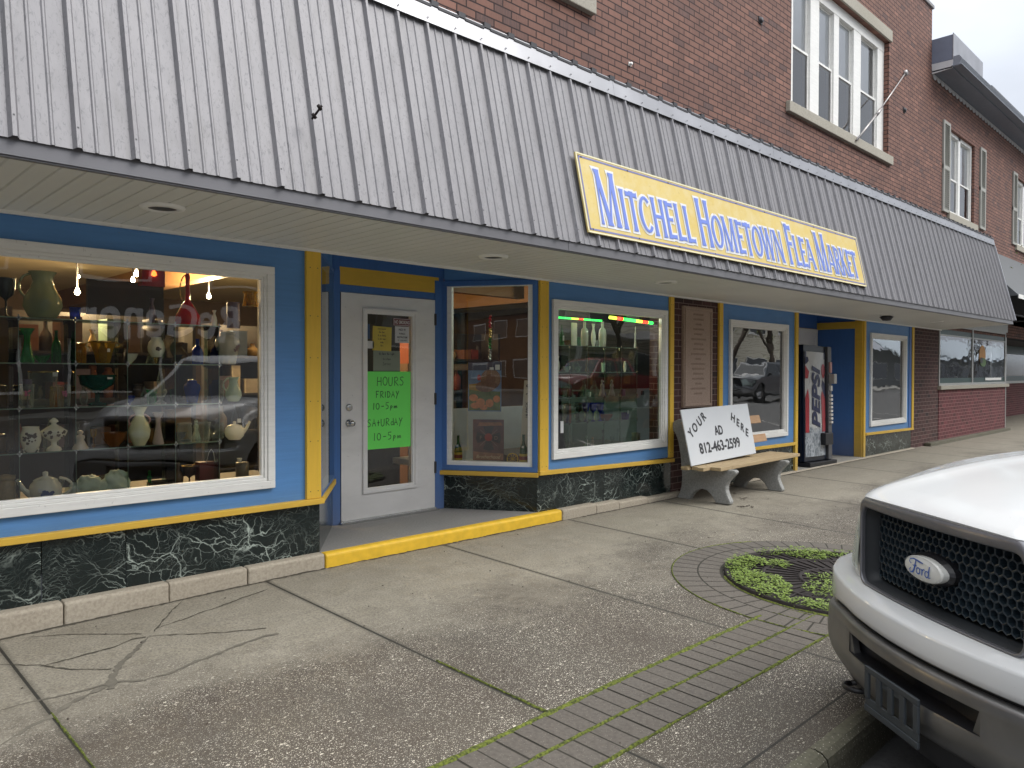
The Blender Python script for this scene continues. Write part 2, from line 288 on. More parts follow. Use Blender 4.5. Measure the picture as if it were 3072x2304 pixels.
# ------------------------------------------------------------------ text
def text_geo(s, size=1, off=0.0, ext=.001, shear=0, sp=1.0, align='CENTER'):
    c = bpy.data.curves.new('t', 'FONT'); c.body = s; c.size = size; c.offset = off; c.extrude = ext; c.shear = shear; c.space_character = sp; c.align_x = align; c.resolution_u = 5
    o = bpy.data.objects.new('t', c); S.collection.objects.link(o); bpy.context.view_layer.update()
    m = o.evaluated_get(bpy.context.evaluated_depsgraph_get()).to_mesh(); vs = [v.co.copy() for v in m.vertices]; fs = [list(p.vertices) for p in m.polygons]
    bpy.data.objects.remove(o); bpy.data.curves.remove(c); return vs, fs
def put_text(mb, s, o, ex, ey, width=None, height=None, sx=1, rot=0, bold=0, **k):
    if bold:
        n_ = Vector(ex).cross(Vector(ey)).normalized()
        for q, (a_, b_) in enumerate(((0, 0), (1, 0), (-1, 0), (0, 1), (0, -1), (.7, .7), (-.7, .7), (.7, -.7), (-.7, -.7))): put_text(mb, s, Vector(o) + Vector(ex).normalized() * a_ * bold + Vector(ey).normalized() * b_ * bold + n_ * .00006 * q, ex, ey, width, height, sx, rot, 0, **k)
        return
    vs, fs = text_geo(s, **k); o, ex, ey = Vector(o), Vector(ex).normalized(), Vector(ey).normalized(); n = ex.cross(ey)
    x0, x1 = min(v.x for v in vs), max(v.x for v in vs); y0, y1 = min(v.y for v in vs), max(v.y for v in vs)
    kx = (width / (x1 - x0)) if width else 1; ky = (height / (y1 - y0)) if height else kx
    if not width: kx = ky * sx
    ca, sa = math.cos(rot), math.sin(rot); res = []
    for v in vs:
        a = (v.x - (x0 + x1) / 2) * kx; b = (v.y - (y0 + y1) / 2) * ky; a, b = a * ca - b * sa, a * sa + b * ca; res.append(o + ex * a + ey * b + n * v.z)
    mb.add(res, fs)
def ribbon(mb, pts, wd, o, ex, ey, z=0.0):
    o, ex, ey = Vector(o), Vector(ex), Vector(ey); n = ex.cross(ey).normalized(); P = [Vector((p[0], p[1])) for p in pts]; ws = wd if isinstance(wd, (list, tuple)) else [wd] * len(P); a = []; b = []
    for i, p in enumerate(P):
        q = P[max(0, i - 1)]; r = P[min(len(P) - 1, i + 1)]; t = (r - q); t = t.normalized() if t.length > 1e-9 else Vector((1, 0)); nn = Vector((-t.y, t.x)) * ws[i] / 2
        for lst, s_ in ((a, 1), (b, -1)): v = p + nn * s_; lst.append(o + ex * v.x + ey * v.y + n * z)
    m = len(P); mb.add(a + b, [[i, m + i, m + i + 1, i + 1] for i in range(m - 1)])
def arc(cx, cy, rx, ry, a0, a1, n=12): return [(cx + rx * math.cos(math.radians(a0 + (a1 - a0) * i / n)), cy + ry * math.sin(math.radians(a0 + (a1 - a0) * i / n))) for i in range(n + 1)]
HAND = {'H': [[(.05, 0), (.1, 1)], [(.62, .02), (.6, 1)], [(.05, .5), (.62, .55)]], 'O': [arc(.35, .5, .32, .48, 80, 440)], 'U': [[(.05, 1), (.04, .4), (.12, .08), (.3, 0), (.5, .1), (.58, .4), (.6, 1)]],
 'R': [[(.08, 0), (.1, 1)], [(.02, .95), (.4, 1), (.58, .8), (.45, .58), (.12, .5), (.65, 0)]], 'S': [[(.58, .9), (.4, 1), (.15, .92), (.1, .7), (.35, .55), (.55, .35), (.45, .08), (.2, 0), (0, .12)]],
 'F': [[(.12, 0), (.1, 1)], [(.05, 1), (.6, .98)], [(.1, .55), (.45, .55)]], 'I': [[(.15, 0), (.15, .9)]], 'D': [[(.1, 0), (.1, 1)], [(0, .98), (.4, .9), (.6, .55), (.45, .12), (.05, 0)]],
 'A': [[(0, 0), (.3, 1), (.6, 0)], [(.1, .38), (.5, .4)]], 'Y': [[(.05, 1), (.3, .5)], [(.62, 1), (.25, .3), (.1, -.2)]], '1': [[(.12, 0), (.16, 1)]], '0': [arc(.3, .48, .26, .45, 90, 450)],
 '-': [[(.05, .45), (.5, .48)]], '5': [[(.55, 1), (.12, .97), (.1, .6), (.35, .62), (.5, .4), (.42, .1), (.1, 0)]], 'p': [[(.05, .5), (.0, -.25)], [(.03, .3), (.2, .5), (.32, .35), (.2, .12), (.03, .15)]],
 'm': [[(.02, .1), (.05, .48), (.15, .42), (.2, .12)], [(.2, .35), (.3, .48), (.36, .12)], [(.36, .35), (.46, .48), (.54, .1)]], 't': [[(.2, .85), (.2, .05)], [(0, .5), (.42, .52)]], 'u': [[(.05, .6), (.06, .15), (.25, .05), (.42, .2), (.42, .6)], [(.42, .6), (.46, .05)]],
 'd': [[(.5, 1), (.5, .02)], [(.5, .4), (.25, .55), (.05, .3), (.2, .03), (.48, .2)]], 'e': [[(.05, .3), (.4, .35), (.3, .55), (.1, .45), (.05, .15), (.4, .08)]], 'n': [[(.05, .05), (.05, .55)], [(.05, .4), (.25, .55), (.4, .4), (.4, .05)]],
 'o': [arc(.22, .3, .2, .26, 90, 450, 8)], 'r': [[(.05, .05), (.05, .55)], [(.05, .4), (.3, .55)]], 'a': [arc(.2, .3, .18, .25, 60, 420, 8), [(.4, .55), (.42, .05)]], 'h': [[(.05, 0), (.05, 1)], [(.05, .4), (.25, .55), (.4, .4), (.4, .05)]],
 'w': [[(0, .55), (.1, .05), (.22, .45), (.34, .05), (.46, .55)]], 'v': [[(0, .55), (.2, .05), (.4, .55)]], 's': [[(.35, .5), (.1, .5), (.3, .25), (.05, .05)]], 'i': [[(.1, .05), (.1, .5)]], 'g': [arc(.2, .3, .17, .22, 60, 420, 8), [(.38, .5), (.38, -.2), (.1, -.2)]],
 'f': [[(.35, .95), (.2, .85), (.2, 0)], [(.05, .5), (.35, .5)]], 'c': [[(.38, .5), (.1, .45), (.1, .1), (.38, .08)]], 'l': [[(.1, 0), (.1, 1)]], 'y': [[(.02, .55), (.2, .1)], [(.4, .55), (.1, -.25)]], 'N': [[(.05, 0), (.08, 1), (.5, 0), (.55, 1)]], 'W': [[(0, 1), (.15, 0), (.32, .7), (.48, 0), (.68, 1)]]}
HW = {'1': .35, 'I': .35, '-': .6, 'i': .25, 'l': .25, 'm': .62, 't': .5, 'p': .45, 'W': .8}
def handwrite(mb, s, o, ex, ey, h, wd, k=1.0, z=.0, jit=.03):
    x = 0; rnd = random.Random(len(s) * 7 + ord(s[0])); tot = sum(HW.get(c, .72 if c.isupper() or c.isdigit() else .52) + .14 for c in s) * h * k
    for c in s:
        w_ = HW.get(c, .72 if c.isupper() or c.isdigit() else .52); dy = rnd.uniform(-jit, jit)
        for st in HAND.get(c, []): ribbon(mb, [((x + p[0]) * h * k - tot / 2, (p[1] + dy + rnd.uniform(-.01, .01)) * h) for p in st], wd, o, ex, ey, z)
        x += w_ + .14
EX, EY, EZ = Vector((1, 0, 0)), Vector((0, 1, 0)), Vector((0, 0, 1))
# =================================================================== SETTING: street, sidewalk
def gz(x, y):
    f = -.03 * max(0.0, min(1.0, (2.7 - x) / 1.9)) if x > -6 else -.03
    return .026 * min(0, y) + f * (1 if y > -2 else max(0, (y + 3.4) / 1.4))
mb = MB(); xs = [-14 + .5 * i for i in range(60)] + [16 + 4 * i for i in range(22)]; ys = [0.0, -.5, -1, -1.5, -2, -2.5, -3, -3.3, -3.6]
for y0, y1 in zip(ys, ys[1:]):
    for x0, x1 in zip(xs, xs[1:]): mb.quad((x0, y1, gz(x0, y1)), (x1, y1, gz(x1, y1)), (x1, y0, gz(x1, y0)), (x0, y0, gz(x0, y0)))
mb.quad((22.0, 0, gz(22, 0)), (80, 0, gz(30, 0)), (80, 1.6, 0), (22.0, 1.6, 0))
struct('sidewalk', mb, WALK)
mb = MB()                                            # rounded kerb edge and face
prof = [(-3.58, .002), (-3.6, .004), (-3.63, -.002), (-3.652, -.02), (-3.66, -.05), (-3.67, -.19)]
for i in range(44):
    x0, x1 = -14 + i * 1.543 * .5 * 2, -14 + (i + 1) * 1.543 * .5 * 2 - .008
    for (ya, za), (yb, zb) in zip(prof, prof[1:]):
        mb.add([(x0, yb, gz(x0, -3.6) + zb), (x1, yb, gz(x1, -3.6) + zb), (x1, ya, gz(x1, -3.6) + za), (x0, ya, gz(x0, -3.6) + za)], [[0, 1, 2, 3]], True)
mb.box(-14, -3.655, -.4, 54, -3.5, -.16)
struct('kerb', mb, KERB)
mb = MB(); mb.quad((-60, -16, .02), (140, -16, .02), (140, -11, 0.0), (-60, -11, 0)); mb.quad((-60, -11, 0.0), (140, -11, 0.0), (140, -8, -.215), (-60, -8, -.215)); mb.quad((-60, -8, -.215), (140, -8, -.215), (140, -3.6, -.245), (-60, -3.6, -.245)); mb.quad((-400, -300, -.02), (500, -300, -.02), (500, -16, .02), (-400, -16, .02))
struct('street', mb, ASPH)
mb = MB(); mb.box(-80, -27, -.1, 160, -17.5, .12); struct('far_sidewalk', mb, conc('far_walk', (.26, .25, .23), (.34, .33, .3), 0))
mb = MB()
for i in range(9): x = 8 + i * 3.0; mb.ob((x, -16.8, .03), (.1, 0, 0), (1.6, 3.6, -.005), (0, 0, .004))
for i in range(12): x = -4 + i * 3.1; mb.ob((x, -3.75, -.240), (.1, 0, 0), (2.6, -3.4, .023), (0, 0, .004))
struct('parking_lines', mb, plain('line_paint', (.62, .6, .56), .7))
# paving bricks: two straight courses and a ring round the tree grate
mb = MB(); C0 = (5.43, -2.745); RI, RM, RO = .835, 1.02, 1.212
def pz(x, y): return gz(x, y)
def inring(x, y): return math.hypot(x - C0[0], y - C0[1]) < RO
jo = MB()
for row, (ya, yb) in enumerate(((-2.690, -2.884), (-2.904, -3.088))):
    x = -13.95 + .03 * row
    while x < 30:
        if not inring(x + .05, (ya + yb) / 2):
            j = random.uniform(-.0015, .0015); d = .0425; x1 = x + .092
            vs = [(x, yb, gz(x, yb) + .004 + j), (x1, yb, gz(x1, yb) + .004 + j), (x1, ya, gz(x1, ya) + .004 + j), (x, ya, gz(x, ya) + .004 + j)]; mb.add(vs, [[0, 1, 2, 3]])
        x += .1015
for (r0, r1, n) in ((RI + .03, RM - .006, 52), (RM + .006, RO - .012, 60)):
    for k in range(n):
        a0 = 2 * math.pi * k / n; a1 = 2 * math.pi * (k + .90) / n; q = []
        for r, a in ((r0, a0), (r1, a0), (r1, a1), (r0, a1)): x, y = C0[0] + r * math.cos(a), C0[1] + r * math.sin(a); q.append((x, y, gz(x, y) + .0045))
        if min(p[1] for p in q) > -3.46: mb.add(q, [[0, 1, 2, 3]])
struct('brick_paving', mb, PAVE)
jz = .0022; x = -14
while x < 30:
    x1 = x + .5
    jo.quad((x, -3.10, gz(x, -3.10) + jz), (x1, -3.10, gz(x1, -3.10) + jz), (x1, -2.675, gz(x1, -2.675) + jz), (x, -2.675, gz(x, -2.675) + jz)); x = x1
n = 72
for k in range(n):
    a0, a1 = 2 * math.pi * k / n, 2 * math.pi * (k + 1) / n; q = []
    for r, a in ((RI, a0), (RO, a0), (RO, a1), (RI, a1)): x, y = C0[0] + r * math.cos(a), C0[1] + r * math.sin(a); q.append((x, max(y, -3.46), gz(x, max(y, -3.46)) + jz + .0008))
    jo.quad(*q)
struct('paving_joints', jo, DARKJ)
def crackline(pts, w0, w1=None):
    P = []
    for a, b in zip(pts, pts[1:]):
        m = max(2, int((Vector(b) - Vector(a)).length / .022))
        for i in range(m): P.append(Vector(a).lerp(Vector(b), i / m))
    P.append(Vector(pts[-1])); Q = []
    for p in P: Q.append((p.x + random.uniform(-.004, .004) + .012 * mnoise.noise(Vector((p.x * 9, p.y * 9, 1))), p.y + random.uniform(-.004, .004) + .012 * mnoise.noise(Vector((p.x * 9, p.y * 9, 7)))))
    n_ = len(Q); ws = [(w0 + ((w1 or w0) - w0) * i / n_) * .62 * (random.uniform(.35, 1.5) if i > n_ * .12 else random.uniform(.1, .6)) for i in range(n_)]
    a_, b_ = [], []
    for i, p in enumerate(Q):
        q, r = Q[max(0, i - 1)], Q[min(n_ - 1, i + 1)]; t = Vector((r[0] - q[0], r[1] - q[1])); t = t.normalized() if t.length > 0 else Vector((1, 0))
        for l_, s_ in ((a_, 1), (b_, -1)): X_, Y_ = p[0] - t.y * ws[i] / 2 * s_, p[1] + t.x * ws[i] / 2 * s_; l_.append((X_, Y_, gz(X_, Y_) + .0035 + .0005 * s_))
    return a_, b_, n_
def gp(x, y, s=2.536, ox=0, oy=1650): p = atP(*crop(x, y, s, ox, oy), (0, 0, -.012), (0, -.026, 1)); return (p.x, p.y)
ck = MB(); wide = MB()
def addc(m_, pts, w0, w1=None): a_, b_, n_ = crackline(pts, w0, w1); m_.add(a_ + b_, [[i, n_ + i, n_ + i + 1, i + 1] for i in range(n_ - 1)])
addc(ck, [gp(1400, 370), gp(1290, 480), gp(1170, 610)], .014, .02); addc(wide, [gp(1150, 640), gp(1040, 740), gp(900, 870), gp(850, 980), gp(840, 1040)], .03, .07)
addc(ck, [gp(240, 640), gp(520, 632), gp(830, 628), gp(1080, 632)], .008); addc(ck, [gp(0, 845), gp(300, 858), gp(550, 890), gp(850, 890)], .012)
addc(ck, [gp(300, 870), gp(600, 800), gp(850, 730), gp(1000, 670), gp(1120, 650)], .014); addc(wide, [gp(0, 1185), gp(330, 1115), gp(700, 1030), gp(850, 990), gp(1100, 975)], .014, .03)
addc(wide, [gp(1100, 975), gp(1300, 925), gp(1500, 840), gp(1800, 730), gp(2029, 655), gp(2120, 640)], .028, .03); addc(wide, [gp(20, 1450), gp(250, 1310), gp(480, 1190), gp(650, 1090), gp(820, 1010)], .028, .045)
addc(ck, [gp(1190, 590), gp(1380, 530), gp(1700, 420), gp(2029, 310)], .012); addc(ck, [gp(1160, 645), gp(1500, 637), gp(1800, 620), gp(2029, 600)], .012)
for xa, xb, yy in ((-2, 2.86, -.088), (2.88, 5.42, -.092), (5.43, 7.5, -.098), (8.3, 15.3, -.068)): addc(ck, [(xa, yy), ((xa + xb) / 2, yy - .003), (xb, yy)], .034)
o = struct('sidewalk_cracks', ck, plain('crack_dark', (.07, .062, .046), .95, var=.5, scale=30))
o = struct('sidewalk_stains', wide, CRACK)
for z_ in range(14):   # low dirt line where the sidewalk meets the wall ledge
    pass
def mossline(m_, f, n_, wmin, wmax, thick=.012):
    prev = None
    for i in range(n_ + 1):
        x, y, tx, ty = f(i / n_); k = .5 + .5 * mnoise.noise(Vector((x * 2.3, y * 2.3, 0))); k2 = .5 + .5 * mnoise.noise(Vector((x * 11, y * 9, 3)))
        wd = wmin + (wmax - wmin) * max(0, min(1, (k * .6 + k2 * .7 - .15))); h = thick * wd / wmax
        sec = []
        for a, hh in ((-1, .0), (-.6, .8), (0, 1.0), (.6, .8), (1, .0)):
            X_, Y_ = x - ty * a * wd / 2 + random.uniform(-.0025, .0025), y + tx * a * wd / 2 + random.uniform(-.0025, .0025); sec.append((X_, Y_, gz(X_, Y_) + .001 + hh * h + random.uniform(0, .003) * (hh > 0)))
        if prev: m_.add(prev + sec, [[j, j + 1, j + 6, j + 5] for j in range(4)], True)
        prev = sec
mm = MB()
XL = C0[0] - 1.13
for yy, a, b in ((-2.680, .010, .046), (-2.894, .003, .030), (-3.096, .0, .024)): mossline(mm, lambda t, yy=yy: (0 + t * XL, yy, 1, 0), 260, a, b, .014)
for yy in (-2.894, -3.096): mossline(mm, lambda t, yy=yy: (XL + t * .35, yy, 1, 0), 26, .004, .02, .008)
def ringf(r, a0, a1): return lambda t: (C0[0] + r * math.cos(math.radians(a0 + (a1 - a0) * t)), C0[1] + r * math.sin(math.radians(a0 + (a1 - a0) * t)), -math.sin(math.radians(a0 + (a1 - a0) * t)), math.cos(math.radians(a0 + (a1 - a0) * t)))
mossline(mm, ringf(RO - .008, 60, 205), 150, .002, .020, .008); mossline(mm, ringf(RI + .005, 130, 250), 90, .006, .04, .012)
mossline(mm, lambda t: (2.42, -1.9 - t * .76, 0, -1), 50, .004, .018, .006); mossline(mm, lambda t: (.87, -1.2 - t * 1.46, 0, -1), 60, .0, .016, .006)
for (x_, a_) in ((4.42, 0), (4.55, 0), (4.75, 0)): mossline(mm, lambda t, x_=x_: (x_, -2.70 - t * .19, 0, -1), 14, .003, .012, .006)
o = obj('moss', mm, MOSS); o['kind'] = 'stuff'
# tree grate
def tiltz(m_):
    for v in m_.v: v.z += gz(v.x, v.y) - gz(*C0) + .004
t_ = thing('tree_grate', 'round rusty iron tree grate half grown over with green weeds', 'tree grate', (C0[0], C0[1], gz(*C0)))
zc = gz(*C0); mb = MB()
mb.lathe([(RI - .035, .004), (RI - .035, .02), (RI - .004, .02), (RI - .004, -.02)], (C0[0], C0[1], zc), 64)
for r_a, r_b, n in ((.12, .3, 22), (.32, .55, 40), (.57, .79, 62)):
    for k in range(n):
        a = 2 * math.pi * k / n; aw = .012
        p = Vector((C0[0] + r_a * math.cos(a), C0[1] + r_a * math.sin(a), zc - .006)); e = Vector((math.cos(a + .25), math.sin(a + .25), 0)) * (r_b - r_a); tt = Vector((-math.sin(a + .25), math.cos(a + .25), 0)) * .015
        mb.ob(p, e, tt, (0, 0, .018))
for r in (.11, .31, .56): mb.lathe([(r - .012, -.01), (r - .012, .014), (r + .012, .014), (r + .012, -.01)], (C0[0], C0[1], zc), 40)
tiltz(mb); obj('grate_bars', mb, IRON, t_)
mb = MB(); mb.lathe([(.001, .013), (.2, .013), (.5, .013), (RI, .012)][::-1], (C0[0], C0[1], zc - .012), 40); tiltz(mb); struct('planting_soil', mb, plain('soil', (.012, .008, .007), .95, var=.4, scale=30))
wd = MB(); LEAF = None
rs = random.Random(3)
def leaf(m_, p, L, W, az, tilt, curl=.3):
    d = Vector((math.cos(az) * math.cos(tilt), math.sin(az) * math.cos(tilt), math.sin(tilt))); sd_ = Vector((-math.sin(az), math.cos(az), 0)); p = Vector(p); m1 = p + d * L * .5; e = p + d * L - Vector((0, 0, curl * L * .4))
    m_.add([p, m1 - sd_ * W / 2, e, m1 + sd_ * W / 2], [[0, 1, 2], [0, 2, 3]])
for k in range(7500):
    a = rs.uniform(0, 2 * math.pi); r = RI * math.sqrt(rs.uniform(0.0, .97)); x, y = C0[0] + r * math.cos(a), C0[1] + r * math.sin(a)
    cover = 1.5 * mnoise.noise(Vector((x * 3.6, y * 3.6, 1.7))) + (r / RI - .67) * 2.4 + .15 * mnoise.noise(Vector((x * 14, y * 14, 0)))
    if math.hypot(x - 5.05, y + 2.75) < .14 and rs.random() < .5: cover = 1
    if math.hypot(x - 5.3, y + 2.62) < .1 and rs.random() < .4: cover = 1
    if cover < .12: continue
    h = rs.uniform(.01, .055) * min(1, .4 + cover)
    for q in range(3): leaf(wd, (x + rs.uniform(-.01, .01), y + rs.uniform(-.01, .01), zc + h), rs.uniform(.012, .026), rs.uniform(.008, .015), rs.uniform(0, 6.28), rs.uniform(-.2, .6))
def leafmat(name, a, b):
    t = NT(name); v = t.pos(); n_ = t.noise(v, 30, 3); t.col(t.mix(n_, a, b)); t.set(.55); t.b.inputs['Subsurface Weight'].default_value = 0
    return t.m
LEAF = leafmat('weed_leaf', (.06, .12, .012), (.26, .34, .06))
tiltz(wd); o = obj('weeds', wd, LEAF); o['kind'] = 'stuff'
# little litter
lt = MB()
for k in range(150):
    x, y = rs.uniform(.5, 9), rs.uniform(-3.3, -.1); s_ = rs.uniform(.004, .011); a = rs.uniform(0, 6.28); z = gz(x, y) + .003
    lt.ob((x, y, z), (s_ * math.cos(a), s_ * math.sin(a), .001), (-s_ * .6 * math.sin(a), s_ * .6 * math.cos(a), 0), (0, 0, .003))
for x, y in ((7.9, -.62), (7.42, -.86), (7.5, -.9), (8.1, -.35)):
    for q in range(7): leaf(lt, (x + rs.uniform(-.05, .05), y + rs.uniform(-.03, .03), gz(x, y) + .004), .05, .02, rs.uniform(0, 6.28), .2)
o = obj('sidewalk_litter', lt, plain('litter', (.06, .045, .035), .9, var=.5)); o['kind'] = 'stuff'
# =================================================================== SHOP BUILDING
shop = thing('shop_building', 'two storey red brick corner shop with blue and yellow storefront and grey metal mansard', 'building', (7, 2, 0))
ZS = 2.275
def wall_holes(m_, x0, x1, z0, z1, y, holes, dp):
    xs = sorted({x0, x1, *[h[0] for h in holes], *[h[1] for h in holes]}); zs = sorted({z0, z1, *[h[2] for h in holes], *[h[3] for h in holes]})
    for xa, xb in zip(xs, xs[1:]):
        for za, zb in zip(zs, zs[1:]):
            cx, cz = (xa + xb) / 2, (za + zb) / 2
            if any(h[0] < cx < h[1] and h[2] < cz < h[3] for h in holes): continue
            m_.quad((xa, y, za), (xb, y, za), (xb, y, zb), (xa, y, zb))
    for h in holes:
        a, b, c, d = h[:4]
        m_.quad((a, y, c), (a, y + dp, c), (a, y + dp, d), (a, y, d)); m_.quad((b, y, c), (b, y, d), (b, y + dp, d), (b, y + dp, c))
        m_.quad((a, y, d), (a, y + dp, d), (b, y + dp, d), (b, y, d)); m_.quad((a, y, c), (b, y, c), (b, y + dp, c), (a, y + dp, c))
UPW = [(2.35, 5.82, 5.1, 7.12), (10.27, 13.97, 5.17, 7.15)]
mb = MB(); wall_holes(mb, -8, 16.215, 2.45, 8.46, 0, UPW, .22); mb.box(16.0, .002, 2.45, 16.213, 9, 8.455); mb.box(-8, 9, 2.3, 16, 9.2, 8.4); mb.box(-8.2, 0, 0, -8, 9, 8.4)
obj('brick_wall', mb, BRK, shop)
mb = MB(); mb.box(-8.1, -.03, 8.46, 16.26, .3, 8.53); obj('coping', mb, plain('coping_grey', (.25, .24, .24), .6), shop, bevel=.01)
mb = MB(); mb.box(-7.9, .3, 8.1, 15.9, 8.9, 8.2); obj('flat_roof', mb, DRKM, shop)
# brick pier with the plaque, brick pier at the right end
def hfun(x): return .458 + (.353 - .458) * max(0, (x - 2.8)) / 12.4       # underside of the yellow strip
PIER = [(7.374, 8.357)]
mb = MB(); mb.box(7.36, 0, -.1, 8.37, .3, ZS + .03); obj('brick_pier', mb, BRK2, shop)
# blue wall panels with window openings
WIN = {1: (-.74, 2.45, .67, 2.065), 2: (5.405, 7.18, .637, 2.042), 3: (8.677, 10.141, .594, 2.015), 4: (13.272, 14.865, .568, 2.023)}
def panel(x0, x1, hole):
    m_ = MB(); wall_holes(m_, x0, x1, hfun((x0 + x1) / 2) + .02, ZS + .03, 0, [hole], .03); return m_
PX = {1: (-2.2, 2.80), 2: (5.20, 7.32), 3: (8.42, 10.47), 4: (12.95, 15.26)}
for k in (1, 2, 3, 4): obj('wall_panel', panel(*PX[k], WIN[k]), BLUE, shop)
# yellow posts and sill strips
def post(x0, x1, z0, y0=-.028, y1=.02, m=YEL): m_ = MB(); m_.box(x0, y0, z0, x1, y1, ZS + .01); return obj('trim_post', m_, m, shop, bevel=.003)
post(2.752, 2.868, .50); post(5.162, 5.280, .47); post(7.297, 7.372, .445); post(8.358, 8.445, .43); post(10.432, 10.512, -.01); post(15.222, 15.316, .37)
mb = MB(); mb.box(12.915, -.03, 0.0, 12.995, .1, ZS + .01); obj('trim_post', mb, YEL, shop, bevel=.003)
mb = MB(); mb.box(15.10, -.012, .40, 15.222, .02, ZS); obj('trim_post', mb, BLUEV, shop)
nh = MB()
for x_, z0_ in ((2.81, .55), (5.22, .52), (7.33, .5), (8.40, .5), (10.47, .1), (15.27, .45)):
    z_ = z0_
    while z_ < 2.25:
        for dx_ in (-.03, .03): nh.box(x_ + dx_ * (1 if x_ < 6 else .6) - .003, -.0295, z_, x_ + dx_ * (1 if x_ < 6 else .6) + .003, -.027, z_ + .006)
        z_ += random.uniform(.28, .42)
obj('nail_heads', nh, DRKM, shop)['kind'] = 'stuff'
def strip(x0, x1, za, zb, y0=-.045): m_ = MB(); m_.ob((x0, y0, za), (x1 - x0, 0, zb - za), (0, -y0 + .02, 0), (0, 0, .04)); return obj('sill_strip', m_, YELH, shop, bevel=.004)
strip(-2.2, 2.885, .462, .458); strip(5.15, 7.37, .446, .394); strip(8.36, 10.43, .40, .385); strip(12.996, 15.28, .375, .353)
def slab(a, b, h): m_ = MB(); k = random.uniform(0, .002); m_.box(a + .0025, .001 + k, -.06, b - .0025, .05, h); return obj('marble_slab', m_, MARB, shop)
def marb(x0, x1, n_, y=.0):
    m_ = MB(); st = (x1 - x0) / n_
    for i in range(n_): a = x0 + i * st; slab(a, a + st, hfun(a) + .004)
marb(-2.2, 1.11, 4, .002); slab(1.11, 1.555, .463); slab(1.555, 2.867, .463); slab(5.155, 6.15, .447); slab(6.15, 7.36, .43)
marb(8.37, 10.43, 1); marb(12.996, 15.26, 1)
# low concrete ledge
mb = MB(); cuts = [-3, -1.2, .55, 1.36, 2.12, 2.62, 2.90]
for a, b in zip([-3.6, -1.9, -.2, .62, 1.20, 1.78, 2.29], [-1.9, -.2, .62, 1.20, 1.78, 2.29, 2.87]):
    k = random.uniform(-.006, .006); mb.prism([(-.075 + k, -.12), (.03, -.12), (.03, .102), (-.06 + k, .102), (-.075 + k, .09)], (a + .004, 0, 0), (0, 1, 0), (0, 0, 1), (1, 0, 0), b - a - .006)
obj('concrete_ledge', mb, CURB, shop, bevel=.012); mb = MB()
for a, b, h in ((5.42, 5.93, .10), (5.93, 6.3, .088), (6.3, 6.8, .07), (6.8, 7.5, .05)):
    mb.prism([(-.085, -.12), (.03, -.12), (.03, h), (-.07, h), (-.085, h - .012)], (a + .003, 0, 0), (0, 1, 0), (0, 0, 1), (1, 0, 0), b - a - .005)
obj('concrete_ledge', mb, CURB, shop, bevel=.012); mb = MB()
for a, b in ((8.4, 10.4), (10.4, 13), (13, 15.3)): mb.prism([(-.06, -.12), (.03, -.12), (.03, .02), (-.05, .02), (-.06, .01)], (a, 0, 0), (0, 1, 0), (0, 0, 1), (1, 0, 0), b - a)
obj('concrete_ledge', mb, CURB, shop, bevel=.012)
mb = MB(); mb.prism([(-.08, -.12), (.0, -.12), (.0, .1005), (-.06, .1005), (-.08, .085)], (2.875, 0, 0), (0, 1, 0), (0, 0, 1), (1, 0, 0), 2.54); obj('painted_step', mb, plain('step_yellow', (.74, .46, .03), .55, 0, .25, 14, .3), shop, bevel=.01)
mb = MB(); mb.prism([(2.86, .0), (5.16, .0), (4.70, .80), (3.42, .80)], (0, 0, -.1), EX, EY, EZ, .2); obj('entry_floor', mb, SLAB, shop)
# ---- recess 1
mb = MB()
mb.box(3.44, .765, .1, 3.517, .83, ZS); mb.box(4.551, .765, .1, 4.66, .83, ZS); mb.box(3.517, .775, 2.095, 4.551, .83, 2.158); mb.box(3.40, .775, 2.307, 4.70, .84, 2.62); mb.box(3.44, .770, ZS, 3.517, .83, 2.31); mb.box(4.60, .77, ZS, 4.66, .83, 2.31)
obj('door_jamb', mb, BLUEV, shop, bevel=.002)
mb = MB(); mb.box(3.517, .772, 2.158, 4.60, .82, 2.307); obj('header_board', mb, YELH, shop)
def fr(m_, o, ex, ez, x0, x1, z0, z1, wd, n0, n1):      # picture-frame of 4 bars; n0..n1 along normal
    o, ex, ez = Vector(o), Vector(ex), Vector(ez); nn = -ex.cross(ez).normalized()       # into the building
    def bar(a, b, c, d): m_.ob(o + ex * a + ez * c + nn * n0, ex * (b - a), ez * (d - c), nn * (n1 - n0))
    bar(x0, x1, z0, z0 + wd); bar(x0, x1, z1 - wd, z1); bar(x0, x0 + wd, z0 + wd, z1 - wd); bar(x1 - wd, x1, z0 + wd, z1 - wd)
def bevfr(m_, x0, x1, z0, z1):                          # moulded white casing
    m_.add([], []); fr(m_, (0, 0, 0), EX, EZ, x0, x1, z0, z1, .052, -.034, .0); fr(m_, (0, 0, 0), EX, EZ, x0 + .052, x1 - .052, z0 + .052, z1 - .052, .020, -.022, .01); fr(m_, (0, 0, 0), EX, EZ, x0 + .072, x1 - .072, z0 + .072, z1 - .072, .018, -.010, .03)
CAS = {1: (-.80, 2.509, .610, 2.124), 2: (5.345, 7.240, .577, 2.102), 3: (8.617, 10.201, .534, 2.075), 4: (13.212, 14.925, .508, 2.083)}
for k in (1, 2, 3, 4):
    m_ = MB(); bevfr(m_, *CAS[k]); x0, x1, z0, z1 = CAS[k]
    f_ = obj('display_window', m_, WHT, shop, bevel=.004)
    m_ = MB(); g0 = .088; m_.quad((x0 + g0, .02, z0 + g0), (x1 - g0, .02, z0 + g0), (x1 - g0, .02, z1 - g0), (x0 + g0, .02, z1 - g0)); obj('glass_pane', m_, GLASS if k < 3 else GLASSW, f_)
